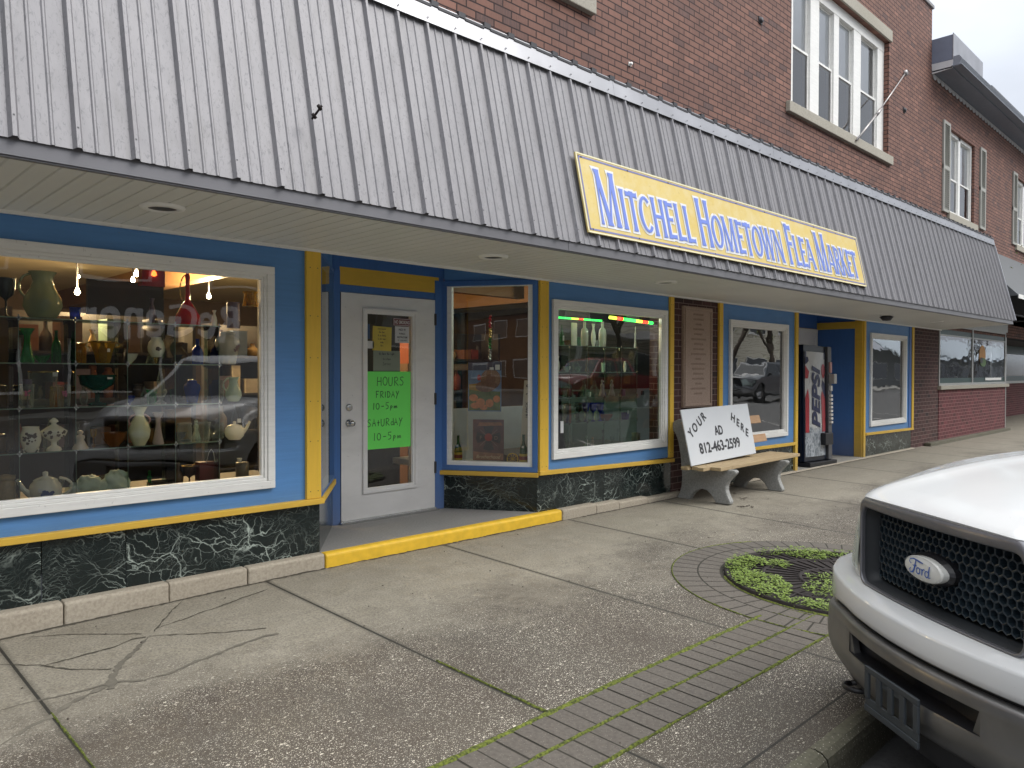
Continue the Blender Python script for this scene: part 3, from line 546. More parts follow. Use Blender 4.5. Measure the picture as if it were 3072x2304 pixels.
# left splay window
def splay(pa, pb, s0, s1, z0, z1, wd, name, mat, framew=.05):
    pa, pb = Vector((*pa, 0)), Vector((*pb, 0)); e = (pb - pa).normalized(); m_ = MB(); nn = -e.cross(EZ)
    fr(m_, pa, e, EZ, s0, s1, z0, z1, framew, -.015, .05); f_ = obj(name, m_, mat, shop, bevel=.003)
    return pa, e, nn, f_
LA, LB = (2.87, 0), (3.44, .765); RA, RB = (4.66, .765), (5.16, 0)
pa, e, nn, f_ = splay(LA, LB, 0, .955, .50, ZS, 0, 'splay_window', BLUEV, .035); m_ = MB(); q_ = -nn * .0155; m_.quad(pa + e * .012 + EZ * .53 + q_, pa + e * .925 + EZ * .53 + q_, pa + e * .925 + EZ * (ZS - .03) + q_, pa + e * .012 + EZ * (ZS - .03) + q_); obj('glass_pane', m_, GLASSM, f_)
m_ = MB(); m_.ob(pa - nn * .0 + Vector((0, 0, .46)), e * .955, nn * .05, (0, 0, .04)); m_.ob(pa + nn * (-.03) + Vector((0, 0, .46)), e * .955, nn * .031, (0, 0, .04)); obj('sill_strip', m_, YEL, shop)
m_ = MB(); m_.ob(pa + nn * .002, e * .92, nn * .04, (0, 0, .46)); obj('marble_base', m_, MARB, shop)
pa2 = Vector((*RA, 0)); e2 = (Vector((*RB, 0)) - pa2).normalized(); LR = (Vector((*RB, 0)) - pa2).length; n2 = -e2.cross(EZ)
m_ = MB(); fr(m_, pa2, e2, EZ, -.02, LR, .47, ZS, .05, -.02, .05); f_ = obj('splay_window', m_, BLUEV, shop, bevel=.004)
m_ = MB(); fr(m_, pa2, e2, EZ, .03, LR - .05, .515, ZS - .01, .045, -.005, .06); obj('window_stop', m_, WHT, f_)
m_ = MB(); m_.quad(pa2 + e2 * .07 + EZ * .55 + n2 * .02, pa2 + e2 * (LR - .09) + EZ * .55 + n2 * .02, pa2 + e2 * (LR - .09) + EZ * (ZS - .05) + n2 * .02, pa2 + e2 * .07 + EZ * (ZS - .05) + n2 * .02); obj('glass_pane', m_, GLASS, f_)
m_ = MB(); m_.ob(pa2 - e2 * .06 - n2 * .045 + EZ * .428, e2 * (LR + .07), n2 * .05, (0, 0, .04)); obj('sill_strip', m_, YELH, shop, bevel=.004)
m_ = MB(); m_.ob(pa2 + n2 * .002 + EZ * .05, e2 * LR, n2 * .05, (0, 0, .38)); obj('marble_base', m_, MARB, shop)
m_ = MB(); m_.ob(pa2 + EZ * ZS, e2 * LR, n2 * .05, (0, 0, .35)); p1_ = Vector((*LA, 0)); q1_ = Vector((*LB, 0)); e1_ = (q1_ - p1_).normalized(); m_.ob(p1_ + EZ * ZS, e1_ * .955, -e1_.cross(EZ) * .05, (0, 0, .35)); m_.prism([(2.86, .0), (5.17, .0), (4.70, .80), (3.42, .80)], (0, 0, 2.61), EX, EY, EZ, .02); obj('recess_header', m_, BLUE, shop)
# entrance door
door = MB(); DY = .762
wall_holes(door, 3.523, 4.545, .125, 2.088, DY, [(3.79, 4.27, .375, 1.925)], .045)
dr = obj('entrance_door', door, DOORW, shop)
m_ = MB(); fr(m_, (0, DY, 0), EX, EZ, 3.735, 4.325, .338, 1.968, .026, -.018, .0); fr(m_, (0, DY, 0), EX, EZ, 3.758, 4.302, .361, 1.945, .026, -.010, .01); obj('glass_frame', m_, DOORW, dr, bevel=.003)
m_ = MB(); m_.quad((3.77, DY + .012, .37), (4.29, DY + .012, .37), (4.29, DY + .012, 1.94), (3.77, DY + .012, 1.94)); obj('door_glass', m_, GLASS, dr)
def knob(m_, x, z, y): 
    pr = [(.001, 0), (.034, .0), (.034, .006), (.020, .012), (.012, .02), (.012, .032), (.024, .04), (.028, .055), (.022, .068), (.001, .07)]
    for r, t in (): pass
    c = MB(); c.lathe(pr, (0, 0, 0), 20); m_.add([(x + v.x, y - v.z, z + v.y) for v in c.v], [f[::-1] for f in c.f], True)
m_ = MB(); knob(m_, 3.60, .966, DY); obj('door_knob', m_, CHROME, dr)
m_ = MB(); c = MB(); c.lathe([(.001, 0), (.032, 0), (.030, .012), (.018, .016), (.001, .016)], (0, 0, 0), 20); m_.add([(3.60 + v.x, DY - v.z, 1.10 + v.y) for v in c.v], [f[::-1] for f in c.f], True); obj('deadbolt', m_, CHROME, dr)
for z in (.45, 1.10, 1.85): m_ = MB(); m_.box(4.538, DY - .012, z, 4.556, DY + .01, z + .11); obj('hinge', m_, DRKM, dr)
m_ = MB(); m_.box(3.50, DY - .05, .1, 4.56, DY + .06, .118); m_.box(3.51, DY - .02, .118, 4.55, DY + .05, .127); obj('threshold', m_, CHROME, shop)
# ---- recess 2 with second door
m_ = MB(); m_.box(12.92, .1, .0, 12.97, .78, 2.16); obj('wall_panel', m_, BLUEV, shop)
m_ = MB(); m_.box(10.52, .02, 0, 10.56, .78, ZS); m_.box(10.5, .80, 0, 12.98, .84, 2.0); m_.box(10.5, .76, 2.16, 12.98, .84, 2.5); m_.box(10.5, 0, 2.46, 13.0, .8, 2.5); m_.box(12.93, .0, 2.2, 12.99, .8, 2.5); obj('wall_panel', m_, BLUEV, shop)
m_ = MB(); m_.box(10.52, .77, 2.15, 12.90, .79, 2.245); m_.box(12.90, .125, 2.145, 12.925, .78, 2.262); m_.box(12.895, .0, 0, 12.914, .028, ZS); obj('header_board', m_, YELH, shop)
m_ = MB(); m_.box(12.9, .03, 0, 12.93, .12, ZS); obj('trim_post', m_, YELH, shop)
m_ = MB(); m_.box(11.85, .755, .03, 12.86, .80, 2.13); d2 = obj('side_door', m_, DOORW, shop); m_ = MB(); fr(m_, (0, .755, 0), EX, EZ, 11.80, 12.90, .02, 2.15, .05, -.012, 0); obj('door_frame', m_, WHT, d2)
m_ = MB(); m_.box(10.5, -.04, -.1, 13.0, .82, .022); obj('entry_floor', m_, SLAB2, shop)
# ---- soffit, fascia, mansard, flashing
can = MB(); can.box(-3.2, -1.235, 2.36, 16.92, -.05, 2.372); canopy = obj('canopy_roof', can, FASC, shop)
def zb(x): return 2.285 + .0 * x if x < 8 else 2.285 + (2.338 - 2.285) * (x - 8) / 9
sof = MB(); x = -3.2; k = 0
while x < 16.9:
    x1 = x + .0985; s_ = .012
    for xa, xb, dz in ((x, x + .086, 0.0), (x + .0895, x + .0955, -.0)):
        if xa == x: sof.ob((xa, -1.235, zb(xa) + .004), (xb - xa, 0, 0), (0, 1.235, ZS - zb(xa) + .002), (0, 0, .008))
    sof.add([(x + .086, -1.235, zb(x) + .004), (x + .0925, -1.235, zb(x) + .016), (x + .0925, 0, ZS + .018), (x + .086, 0, ZS + .006)], [[0, 3, 2, 1]])
    sof.add([(x + .0925, -1.235, zb(x) + .016), (x + .0985, -1.235, zb(x) + .004), (x + .0985, 0, ZS + .006), (x + .0925, 0, ZS + .018)], [[0, 3, 2, 1]])
    x = x1
obj('soffit', sof, SOFF, canopy)
m_ = MB(); m_.box(-3.2, -.035, ZS - .012, 16.9, -.008, ZS + .008); obj('soffit_trim', m_, WHT, canopy)
fa = MB(); X_ = [-3.2, .52, 4.15, 6.9, 9.6, 12.5, 14.7, 16.86]
for a, b in zip(X_, X_[1:]):
    j = random.uniform(-.002, .002)
    fa.prism([(a + .002, zb(a)), (b, zb(b)), (b, zb(b) + .092), (a + .002, zb(a) + .092)], (0, -1.258 + j, 0), EX, EZ, EY, .02); fa.prism([(a + .002, zb(a) - .008), (b, zb(b) - .008), (b, zb(b) - .001), (a + .002, zb(a) - .001)], (0, -1.25, 0), EX, EZ, EY, .03)
obj('fascia', fa, FASC, canopy)
def bot(x): return Vector((x, -1.266, zb(x) + .084))
def top(x): 
    k = max(0, (x - 3)) / 14.0; return Vector((x, -.968 + .06 * k, 3.655 + .205 * k))
prof = [(0, 0), (.012, .024), (.028, .024), (.040, 0), (.085, 0), (.091, .006), (.098, .006), (.104, 0), (.149, 0), (.155, .006), (.162, .006), (.168, 0), (.234, 0)]
mn = MB(); x = .736 - .234 * 17 - .02; NR = 87
for i in range(NR):
    for (a, ha), (b, hb_) in zip(prof, prof[1:]):
        xa, xb = x + a, x + b
        if xb > 16.93: continue
        da = (top(xa) - bot(xa)).normalized(); n_ = Vector((1, 0, 0)).cross(da)
        if n_.y > 0: n_ = -n_
        e0 = -da * .018
        mn.add([bot(xa) + n_ * ha + e0, bot(xb) + n_ * hb_ + e0, top(xb) + n_ * hb_ + da * .1, top(xa) + n_ * ha + da * .1], [[0, 1, 2, 3]])
    x += .234
o = obj('ribbed_sheet', mn, MET, canopy)
sc = MB(); x = .736 - .234 * 17; 
for i in range(NR):
    xx = x + .0
    if xx < 16.8:
        for t_q in (.075,):
            da = (top(xx) - bot(xx)).normalized(); n_ = Vector((1, 0, 0)).cross(da); n_ = -n_ if n_.y > 0 else n_; p = bot(xx) + da * t_q + n_ * .028
            sc.ob(p - EX * .0035 - n_ * .008 - da * .004, EX * .007, da * .007, n_ * .005)
        p = top(xx) + n_ * .034 + da * .025; sc.ob(p - EX * .004, EX * .008, da * .008, n_ * .004)
    x += .234
obj('screws', sc, DRKM, canopy)['kind'] = 'stuff'
fl = MB(); X_ = [-3.2, -.6, 2.1, 5.03, 7.85, 10.7, 13.6, 16.93]
for a, b in zip(X_, X_[1:]):
    for q in range(8):
        xa, xb = a + (b - a) * q / 8, a + (b - a) * (q + 1) / 8 - (.003 if q == 7 else 0)
        def pt(x_, s_, h_):
            da = (top(x_) - bot(x_)).normalized(); n_ = Vector((1, 0, 0)).cross(da); n_ = -n_ if n_.y > 0 else n_; wv = .004 * mnoise.noise(Vector((x_ * 3, s_ * 9, 0))); return top(x_) + da * s_ + n_ * (h_ + wv)
        fl.add([pt(xa, -.002, .028), pt(xb, -.002, .028), pt(xb, .148, .036), pt(xa, .148, .036)], [[0, 1, 2, 3]], True)
        fl.add([pt(xa, -.002, .028), pt(xa, .004, .022), pt(xb, .004, .022), pt(xb, -.002, .028)], [[0, 1, 2, 3]])
        fl.add([pt(xa, .148, .036), pt(xb, .148, .036), pt(xb, .150, -.02), pt(xa, .150, -.02)], [[0, 1, 2, 3]])
obj('ridge_flashing', fl, FLASH, canopy)
rc = MB(); x = -3.2
while x < 16.8:                                       # rib ends of the low roof behind the flashing
    p = top(x); rc.ob((x, p.y - .01, p.z + .135), (.06, 0, 0), (0, .9, .03), (0, 0, .035)); rc.ob((x + .06, p.y - .01, p.z + .125), (.174, 0, 0), (0, .9, .03), (0, 0, .018)); x += .234
obj('roof_deck', rc, DRKM, canopy)
m_ = MB(); a_, b_ = bot(16.93), top(16.93); m_.prism([(-1.255, 2.34), (-.0, 2.34), (0, 3.9), (b_.y, b_.z + .14)], (16.90, 0, 0), EY, EZ, EX, .022); obj('end_panel', m_, MET, canopy)
m_ = MB(); d_ = (b_ - a_); m_.ob(a_ + Vector((-.035, -.035, -.01)), (.05, 0, 0), d_, (0, .035, 0)); obj('end_trim', m_, FLASH, canopy)
# ---- upper windows of the shop
def sash(m_, o, x0, x1, z0, z1, y, w_=.04, d=.03): fr(m_, (0, y, 0), EX, EZ, x0, x1, z0, z1, w_, 0, d)
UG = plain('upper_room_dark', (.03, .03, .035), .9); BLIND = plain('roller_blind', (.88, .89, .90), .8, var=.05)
def dh_window(par, x0, x1, z0, z1, y, split, gl=GLASS_UP, blind=True):
    f_m = MB(); sash(f_m, None, x0, x1, split - .02, z1, y + .03, .035); sash(f_m, None, x0, x1, z0, split + .02, y + .0, .035); f_ = obj('sash', f_m, WHT, par, bevel=.003)
    g = MB(); g.quad((x0 + .03, y + .045, split), (x1 - .03, y + .045, split), (x1 - .03, y + .045, z1 - .03), (x0 + .03, y + .045, z1 - .03)); g.quad((x0 + .03, y + .015, z0 + .03), (x1 - .03, y + .015, z0 + .03), (x1 - .03, y + .015, split), (x0 + .03, y + .015, split)); obj('window_pane', g, gl, f_)
    if blind: b = MB(); b.box(x0 + .03, y + .052, split + .02, x1 - (.03 if x1 != 13.68 else .2), y + .056, z1 - .03); obj('roller_blind', b, BLIND, par)
uw = MB(); uw.box(10.27, .10, 5.17, 13.97, .12, 5.2)
for a, b in ((10.27, 10.50), (11.06, 11.36), (11.89, 12.08), (12.66, 12.955), (13.68, 13.97)): uw.box(a, .085, 5.17, b, .2, 7.15)
uw.box(10.27, .08, 6.98, 13.97, .2, 7.15); uwo = obj('upper_window', uw, WHT, shop, bevel=.004)
for a, b in ((10.50, 11.06), (11.36, 11.89), (12.08, 12.66), (12.955, 13.68)): dh_window(uwo, a, b, 5.2, 6.99, .11, 6.09)
uw2 = MB(); uw2.box(2.35, .085, 5.1, 2.5, .2, 7.12); uw2.box(5.67, .085, 5.1, 5.82, .2, 7.12); uw2.box(4, .085, 5.1, 4.2, .2, 7.12); uw2.box(2.5, .087, 7.0, 5.67, .19, 7.118); uo2 = obj('upper_window', uw2, WHT, shop); dh_window(uo2, 2.5, 4, 5.13, 7.0, .11, 6.1); dh_window(uo2, 4.2, 5.67, 5.13, 7.0, .11, 6.1)
m_ = MB(); m_.box(10.12, -.06, 5.02, 14.06, .2, 5.168); obj('window_sill', m_, STONE, shop, bevel=.008); m_ = MB(); m_.box(2.2, -.06, 4.955, 5.93, .2, 5.10); obj('window_sill', m_, STONE, shop, bevel=.008)
m_ = MB(); m_.box(10.14, -.03, 7.152, 14.05, .2, 7.345); obj('lintel', m_, STONE, shop, bevel=.006)
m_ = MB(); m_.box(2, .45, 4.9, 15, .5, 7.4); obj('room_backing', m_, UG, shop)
rod = thing('guy_rod', 'thin grey steel rod leaning from window sill up to a wall anchor', 'rod', (12.38, -.1, 5.08)); m_ = MB(); m_.tube([(12.38, -.08, 5.09), (13.2, -.10, 5.71)], .017, 8); m_.tube([(13.15, -.10, 5.67), (13.32, -.10, 5.80)], .028, 8); m_.tube([(13.2, -.10, 5.71), (14.72, -.02, 6.81)], .012, 8); m_.tube([(14.72, -.05, 6.81), (14.72, .02, 6.81)], .05, 10); obj('steel_rod', m_, plain('galv', (.35, .33, .32), .4, .7), rod)
for (px, py), nm in (((2280, 62), 'dark iron anchor bolt stub in brick left of the big upper window'), ((2712, 331), 'dark iron anchor plate in brick below the guy rod end'), ((1888, 193), 'small white plug fixed in the brick above the mansard')):
    p = atY(px, py, 0); m_ = MB(); kk_ = .45 if 'white' in nm else 1; m_.tube([p + Vector((0, .02, 0)), p + Vector((0, -.035, 0))], .035 * kk_, 10); m_.box(p.x - .045 * kk_, -.012, p.z - .045 * kk_, p.x + .045 * kk_, .002, p.z + .045 * kk_); o = obj('wall_anchor', m_, WHT if 'white' in nm else DRKM); tag(o, nm, 'wall anchor')
p = Vector((2.1, -1.262, 2.764)); q = atY(966, 317, -1.31); br = thing('bolt_bracket', 'short rusty threaded rod sticking out of the ribbed metal mansard', 'bracket', p); m_ = MB(); m_.tube([p + Vector((0, .02, -.01)), q], .006, 8); m_.tube([p + Vector((-.004, .004, -.004)), p + Vector((.006, -.006, .006))], .016, 6); m_.tube([q - Vector((.016, -.009, .015)), q - Vector((.006, -.003, .006))], .017, 6); obj('threaded_rod', m_, IRON, br)
# soffit lights
for i, (x, y) in enumerate(((1.53, -.685), (3.955, -.677), (6.238, -.674), (12.258, -.60), (14.458, -.647))):
    z = zb(x) + (ZS - zb(x)) * (1 + y / 1.235) + .003
    L_ = thing('recessed_light', ['white recessed soffit light above the leftmost display window', 'white recessed soffit light in front of the shop door', 'white recessed soffit light above the window with coloured tube lights', 'dark hooded soffit light above the narrow blue recess', 'small recessed soffit light farthest along the canopy'][i], 'soffit light', (x, y, z), 'round lights recessed in the soffit')
    m_ = MB(); m_.lathe([(.072, .0), (.076, -.014), (.108, -.010), (.114, 0.002)], (x, y, z), 28); obj('trim_ring', m_, WHT, L_); m_ = MB(); m_.lathe([(.074, -.006), (.06, -.002), (.001, -.001)], (x, y, z), 20); obj('reflector', m_, DRKM, L_)
    if i == 3: m_ = MB(); m_.lathe([(.03, 0), (.10, -.03), (.055, -.085), (.001, -.09)], (x, y, z), 16); obj('lamp_hood', m_, DRKM, L_)
# plaque
pl = thing('stone_plaque', 'tall carved tan stone plaque set in the dark brick pier', 'plaque', (7.87, -.02, 1.0)); m_ = MB(); m_.box(7.56, -.035, 1.0, 8.18, .02, 2.18); obj('plaque_frame', m_, PLAQ, pl, bevel=.006)
m_ = MB(); fr(m_, (0, -.035, 0), EX, EZ, 7.575, 8.165, 1.015, 2.165, .03, -.012, 0); obj('plaque_border', m_, PLAQ, pl, bevel=.006)
m_ = MB(); rq = random.Random(5)
for r in range(17):
    z = 2.08 - r * .058; wd_ = rq.choice((.12, .18, .26, .32, .22)); x = 7.87 - wd_ / 2
    while x < 7.87 + wd_ / 2: l_ = rq.uniform(.012, .02); m_.box(x, -.0375, z, x + l_ * .35, -.034, z + .022); m_.box(x + .003, -.0375, z + rq.choice((0, .01, .019)), x + l_, -.034, z + .003 + rq.choice((0, .01, .018))); x += l_ + .007
obj('worn_inscription', m_, plain('worn_letter', (.33, .235, .18), .9), pl)
# shop interior
FLR = plain('shop_floor', (.05, .045, .04), .6, var=.3); CEIL = plain('shop_ceiling', (.62, .50, .32), .9, var=.15, scale=2); WALLI = plain('shop_wall', (.10, .065, .04), .85, var=.4, scale=3); WALLG = plain('case_back', (.27, .31, .28), .8, var=.15, scale=2)
m_ = MB(); m_.box(-8, .9, .05, 10.3, 8.9, .1); obj('interior_floor', m_, FLR, shop)
m_ = MB(); m_.box(-8, .08, 2.62, 10.3, 8.9, 2.66); obj('interior_ceiling', m_, CEIL, shop)
m_ = MB(); m_.box(-8, 8.2, .1, 10.3, 8.3, 2.62); m_.box(10.25, .1, .1, 10.35, 8.3, 2.62); m_.box(-5, .1, .1, -4.9, 8.3, 2.62); obj('interior_wall', m_, WALLI, shop)
m_ = MB(); m_.box(-2.2, .03, .5, 2.80, .9, .62); m_.box(5.25, .03, .5, 7.32, 1.0, .59); obj('display_deck', m_, plain('deck', (.12, .10, .085), .7), shop)
m_ = MB(); m_.box(6.30, 1.0, .5, 9.0, 1.03, 1.20); obj('case_back_panel', m_, WALLG, shop)
m_ = MB(); m_.box(6.35, 1.04, 1.15, 9.0, 1.07, 2.6); obj('case_back_panel', m_, plain('added_dark_back', (.035, .035, .028), .8, var=.5, scale=5), shop)  # added dark panel, hides the warm lit room behind the upper shelves
m_ = MB(); m_.box(3.2, 1.6, .1, 4.75, 1.64, 2.6); obj('added_dark_screen', m_, plain('dark_screen', (.045, .04, .036), .8, var=.5, scale=5), shop)  # added dark screen, keeps the view through the door glass dark
m_ = MB(); m_.prism([(4.66, .83), (5.25, .03), (5.25, 1.6), (4.66, 1.6)], (0, 0, .46), EX, EY, EZ, .06); obj('display_deck', m_, plain('deck_white', (.55, .53, .48), .6), shop)
m_ = MB(); m_.box(8.4, .10, .4, 10.4, .12, 2.3); obj('window_curtain', m_, plain('net_curtain', (.27, .26, .25), .9), shop); m_ = MB(); m_.box(13.0, .10, .4, 15.2, .12, 2.3); obj('window_curtain', m_, plain('net_curtain', (.27, .26, .25), .9), shop)
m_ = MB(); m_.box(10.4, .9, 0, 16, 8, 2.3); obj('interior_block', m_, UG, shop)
m_ = MB()
for x in (3.2, 7.4): m_.box(x, 2.2, 2.36, x + .16, 8.2, 2.62)
m_.box(4.2, 1.6, 2.30, 6.6, 1.72, 2.62); obj('ceiling_beam', m_, plain('beam_wood', (.22, .11, .045), .6), shop)
# =================================================================== NEIGHBOUR BUILDING
nb = thing('brick_neighbour', 'long two storey red brick building with shutters and projecting grey eave', 'building', (22, 2, 0))
X0 = 16.22; NW = [(17.36, 19.16, 4.70, 6.43), (22.9, 24.9, 4.70, 6.43), (28.6, 30.6, 4.7, 6.43)]
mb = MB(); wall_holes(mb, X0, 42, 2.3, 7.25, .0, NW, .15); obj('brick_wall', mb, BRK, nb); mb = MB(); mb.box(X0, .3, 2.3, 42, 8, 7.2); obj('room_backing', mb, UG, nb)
GRN = plain('dark_green_panel', (.012, .045, .04), .4); ALU = plain('window_aluminium', (.42, .42, .40), .4, .3); EAVE = plain('eave_grey', (.20, .22, .26), .6); EAVL = plain('eave_fascia', (.55, .55, .56), .5)
for i, (a, b, c, d) in enumerate(NW):
    wm = MB(); fr(wm, (0, .06, 0), EX, EZ, a, b, c, d, .07, 0, .1); wm.box((a + b) / 2 - .07, .06, c, (a + b) / 2 + .07, .14, d); wo = obj('window', wm, WHT, nb)
    dh_window(wo, a + .07, (a + b) / 2 - .07, c + .07, d - .05, .08, (c + d) / 2 - .1, GLASS_UP, True); dh_window(wo, (a + b) / 2 + .07, b - .07, c + .07, d - .05, .08, (c + d) / 2 - .1, GLASS_UP, True)
    m_ = MB(); m_.box(a - .1, -.05, c - .14, b + .15, .1, c - .005); obj('window_sill', m_, STONE, nb)
    for sx in (a - .45, b + .38):
        sh = MB(); fr(sh, (0, -.035, 0), EX, EZ, sx, sx + .43, c - .03, d + .06, .06, 0, .034); z = c + .05; sh.box(sx, -.034, (c + d) / 2 - .04, sx + .43, -.002, (c + d) / 2 + .04)
        while z < d: sh.ob((sx + .055, -.03, z), (.32, 0, 0), (0, .022, .022), (0, 0, .007)); z += .042
        sh.box(sx + .05, -.006, c, sx + .38, -.001, d); obj('shutter', sh, plain('shutter_paint', (.36, .355, .32), .6), nb)
# eave
m_ = MB(); m_.box(X0, -.36, 7.235, 42, 0, 7.26); m_.box(X0, -.52, 7.26, 42, -.345, 7.275); obj('soffit_board', m_, EAVE, nb)
m_ = MB(); m_.prism([(-.005, 7.205), (-.36, 7.235), (-.37, 7.385), (-.0, 7.395)], (X0, 0, 0), EY, EZ, EX, .03); obj('end_board', m_, EAVL, nb)
m_ = MB(); m_.prism([(-.36, 7.27), (-.36, 7.45), (-.47, 7.45), (-.52, 7.38), (-.46, 7.27)], (X0 + .02, 0, 0), EY, EZ, EX, 26); obj('gutter', m_, plain('gutter_grey', (.24, .26, .30), .4, .3), nb)
m_ = MB(); m_.box(X0 + .005, -.36, 7.39, X0 + 2.0, .5, 7.87); obj('parapet_box', m_, plain('membrane_blue', (.16, .18, .24), .7), nb, bevel=.01); m_ = MB(); m_.box(X0 + .0, -.375, 7.40, X0 + 2.0, -.361, 7.89); obj('parapet_flashing', m_, FLASH, nb)
m_ = MB(); x = X0 + .02
while x < 34: m_.prism([(x + .12 + .115 * math.cos(math.pi * k / 8 + math.pi), 7.225 - .10 * math.sin(math.pi * k / 8)) for k in range(9)], (0, -.02, 0), EX, EZ, EY, .012); x += .24
obj('scalloped_trim', m_, EAVL, nb)
m_ = MB(); m_.prism([(-.5, 7.44), (4, 9.3), (4, 9.2), (-.5, 7.38)], (X0 + 2.2, 0, 0), EY, EZ, EX, 24); obj('roof', m_, plain('shingle', (.14, .145, .16), .9), nb)
# ground floor
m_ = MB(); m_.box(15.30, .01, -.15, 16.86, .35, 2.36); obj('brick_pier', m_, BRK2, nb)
m_ = MB(); m_.box(16.86, .0, .02, 22.04, .32, 1.075); obj('low_brick_wall', m_, BRK3, nb)
m_ = MB(); m_.box(16.0, -.12, -.15, 22.05, 0.0, .06); m_.box(22.05, -.1, -.15, 22.2, 1.6, .0); obj('footing', m_, KERB, nb, bevel=.01)
m_ = MB(); m_.box(16.80, -.06, 1.075, 22.14, .1, 1.155); obj('window_sill', m_, STONE, nb, bevel=.01)
m_ = MB(); fr(m_, (0, .0, 0), EX, EZ, 16.84, 21.99, 1.155, 2.42, .05, -.01, .08); m_.box(19.12, -.012, 1.16, 19.20, .07, 2.4); fr(m_, (0, 0, 0), EX, EZ, 16.86, 21.95, 1.17, 2.20, .03, -.008, .05); nw = obj('shop_window', m_, ALU, nb)
m_ = MB(); m_.box(16.87, .005, 2.19, 21.95, .03, 2.40); m_.box(16.87, .005, 1.17, 21.95, .012, 1.31); obj('green_panel', m_, GRN, nw)
m_ = MB(); m_.quad((16.87, .004, 1.31), (21.95, .004, 1.31), (21.95, .004, 2.19), (16.87, .004, 2.19)); obj('glass_pane', m_, GLASSN if 'GLASSN' in globals() else GLASS_UP, nw)
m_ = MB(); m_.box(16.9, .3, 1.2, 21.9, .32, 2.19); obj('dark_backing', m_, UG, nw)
st = MB(); c = []; st.prism([(19.95 + .26 * math.cos(k * .3142), 1.82 + .23 * math.sin(k * .3142)) for k in range(20)], (0, -.004, 0), EX, EZ, EY, .003); s1 = obj('window_decal', st, plain('decal_orange', (.55, .27, .08), .6)); tag(s1, 'orange oval decal on the green framed shop window', 'decal')
st = MB(); st.prism([(20.0 + .24 * math.cos(k * .3142), 1.66 + .10 * math.sin(k * .3142)) for k in range(20)], (0, -.008, 0), EX, EZ, EY, .003); s2 = obj('window_decal', st, plain('decal_green', (.12, .2, .08), .6)); tag(s2, 'small green oval decal under the orange oval decal', 'decal')
st = MB(); st.prism([(19.85 + .12 * math.cos(k * .3142), 1.70 + .07 * math.sin(k * .3142)) for k in range(20)], (0, -.012, 0), EX, EZ, EY, .003); s2 = obj('window_decal', st, DRKM); tag(s2, 'small black round decal overlapping the orange oval decal', 'decal')
st = MB(); st.box(20.2, -.006, 1.245, 21.6, -.002, 1.305); s3 = obj('window_label', st, WHT); tag(s3, 'white strip label low on the green framed shop window', 'label')
m_ = MB(); m_.box(22.0, 1.5, -.1, 80, 1.8, 1.08); m_.box(22.0, .3, -.1, 22.1, 1.5, 1.08); obj('low_brick_wall', m_, BRK3, nb)
m_ = MB(); m_.box(22.0, 1.46, 1.16, 80, 1.5, 1.32); m_.box(22.0, 1.46, 2.05, 80, 1.5, 2.3); obj('green_panel', m_, GRN, nb); m_ = MB(); m_.box(22, 1.52, 1.3, 80, 1.54, 2.1); obj('glass_pane', m_, plain('tan_glass', (.20, .175, .13), .15), nb); m_ = MB(); m_.box(22, 1.45, 1.08, 80, 1.5, 1.16); m_.box(22.0, 1.44, 2.30, 80, 1.5, 2.95); m_.box(16.9, -.02, 2.42, 22.1, .3, 2.62); m_.box(22.0, 0, -.1, 22.1, .3, 2.6); obj('wall_trim', m_, ALU, nb)
m_ = MB(); m_.box(17.3, -.012, 2.9, 34, -.004, 4.1); obj('awning_shade_panel', m_, UG, nb)  # near-black panel over the brick stands in for shade under the awning
m_ = MB(); m_.box(16.9, .0, 2.62, 34, .3, 3.0); m_.box(22, 0, 2.95, 34, 1.5, 3.0); obj('upper_soffit', m_, plain('soffit_grey', (.30, .29, .28), .8), nb)
aw = thing('fabric_awning', 'grey fabric awning beyond the end of the metal mansard', 'awning', (21, -.6, 3.2)); m_ = MB(); m_.add([(17.3, -.02, 4.26), (34, -.02, 4.30), (34, -1.25, 2.92), (17.3, -1.25, 2.92)], [[0, 3, 2, 1]]); m_.add([(17.3, -.02, 4.255), (17.3, -1.25, 2.915), (17.3, -.02, 2.915)], [[0, 1, 2]]); obj('awning_cloth', m_, plain('awning_grey', (.095, .10, .105), .8, var=.08, scale=1), aw, solid=.006)
m_ = MB(); m_.box(17.28, -1.265, 2.86, 34, -1.25, 2.94); obj('awning_hem', m_, WHT, aw); m_ = MB(); m_.tube([(17.2, -1.0, 2.6), (34, -1.0, 2.6)], .02, 6); m_.tube([(20.5, -1.0, 2.6), (20.5, -1.0, 2.95)], .02, 6); m_.tube([(20.5, -1.0, 2.6), (20.5, 0, 2.6)], .02, 6); obj('awning_frame', m_, DRKM, aw)
# =================================================================== SHOP SIGN
def signmat():
    t = NT('sign_yellow'); v = t.pos(); a = t.noise(v, 3, 6, .6); b = t.noise(v, 55, 4, .7); c = t.mix(a, (.56, .40, .09), (.64, .50, .16)); c = t.mix(t.ramp(t.noise(v, 7, 6, .7), [(.42, 0.), (.7, .75)]), c, (.62, .52, .27)); c = t.mix(t.ramp(b, [(.62, 0.), (.72, .6)]), c, (.30, .22, .07)); t.col(c); t.set(.5); return t.m
sx0, sx1 = 4.345, 9.64; SB0 = Vector((sx0, -1.283, 2.441)); SB1 = Vector((sx1, -1.283, 2.463)); ST0 = Vector((sx0, -1.150, 3.058)); ST1 = Vector((sx1, -1.165, 3.078))
sgn = thing('shop_sign', 'long yellow sign with blue lettering fixed on the mansard above the bench', 'sign', SB0)
se = (SB1 - SB0); SL = se.length; se = se.normalized(); sv = (ST0 - SB0); SH = sv.length; sv = (sv - se * sv.dot(se)).normalized(); sn = se.cross(sv).normalized()   # sn towards the street
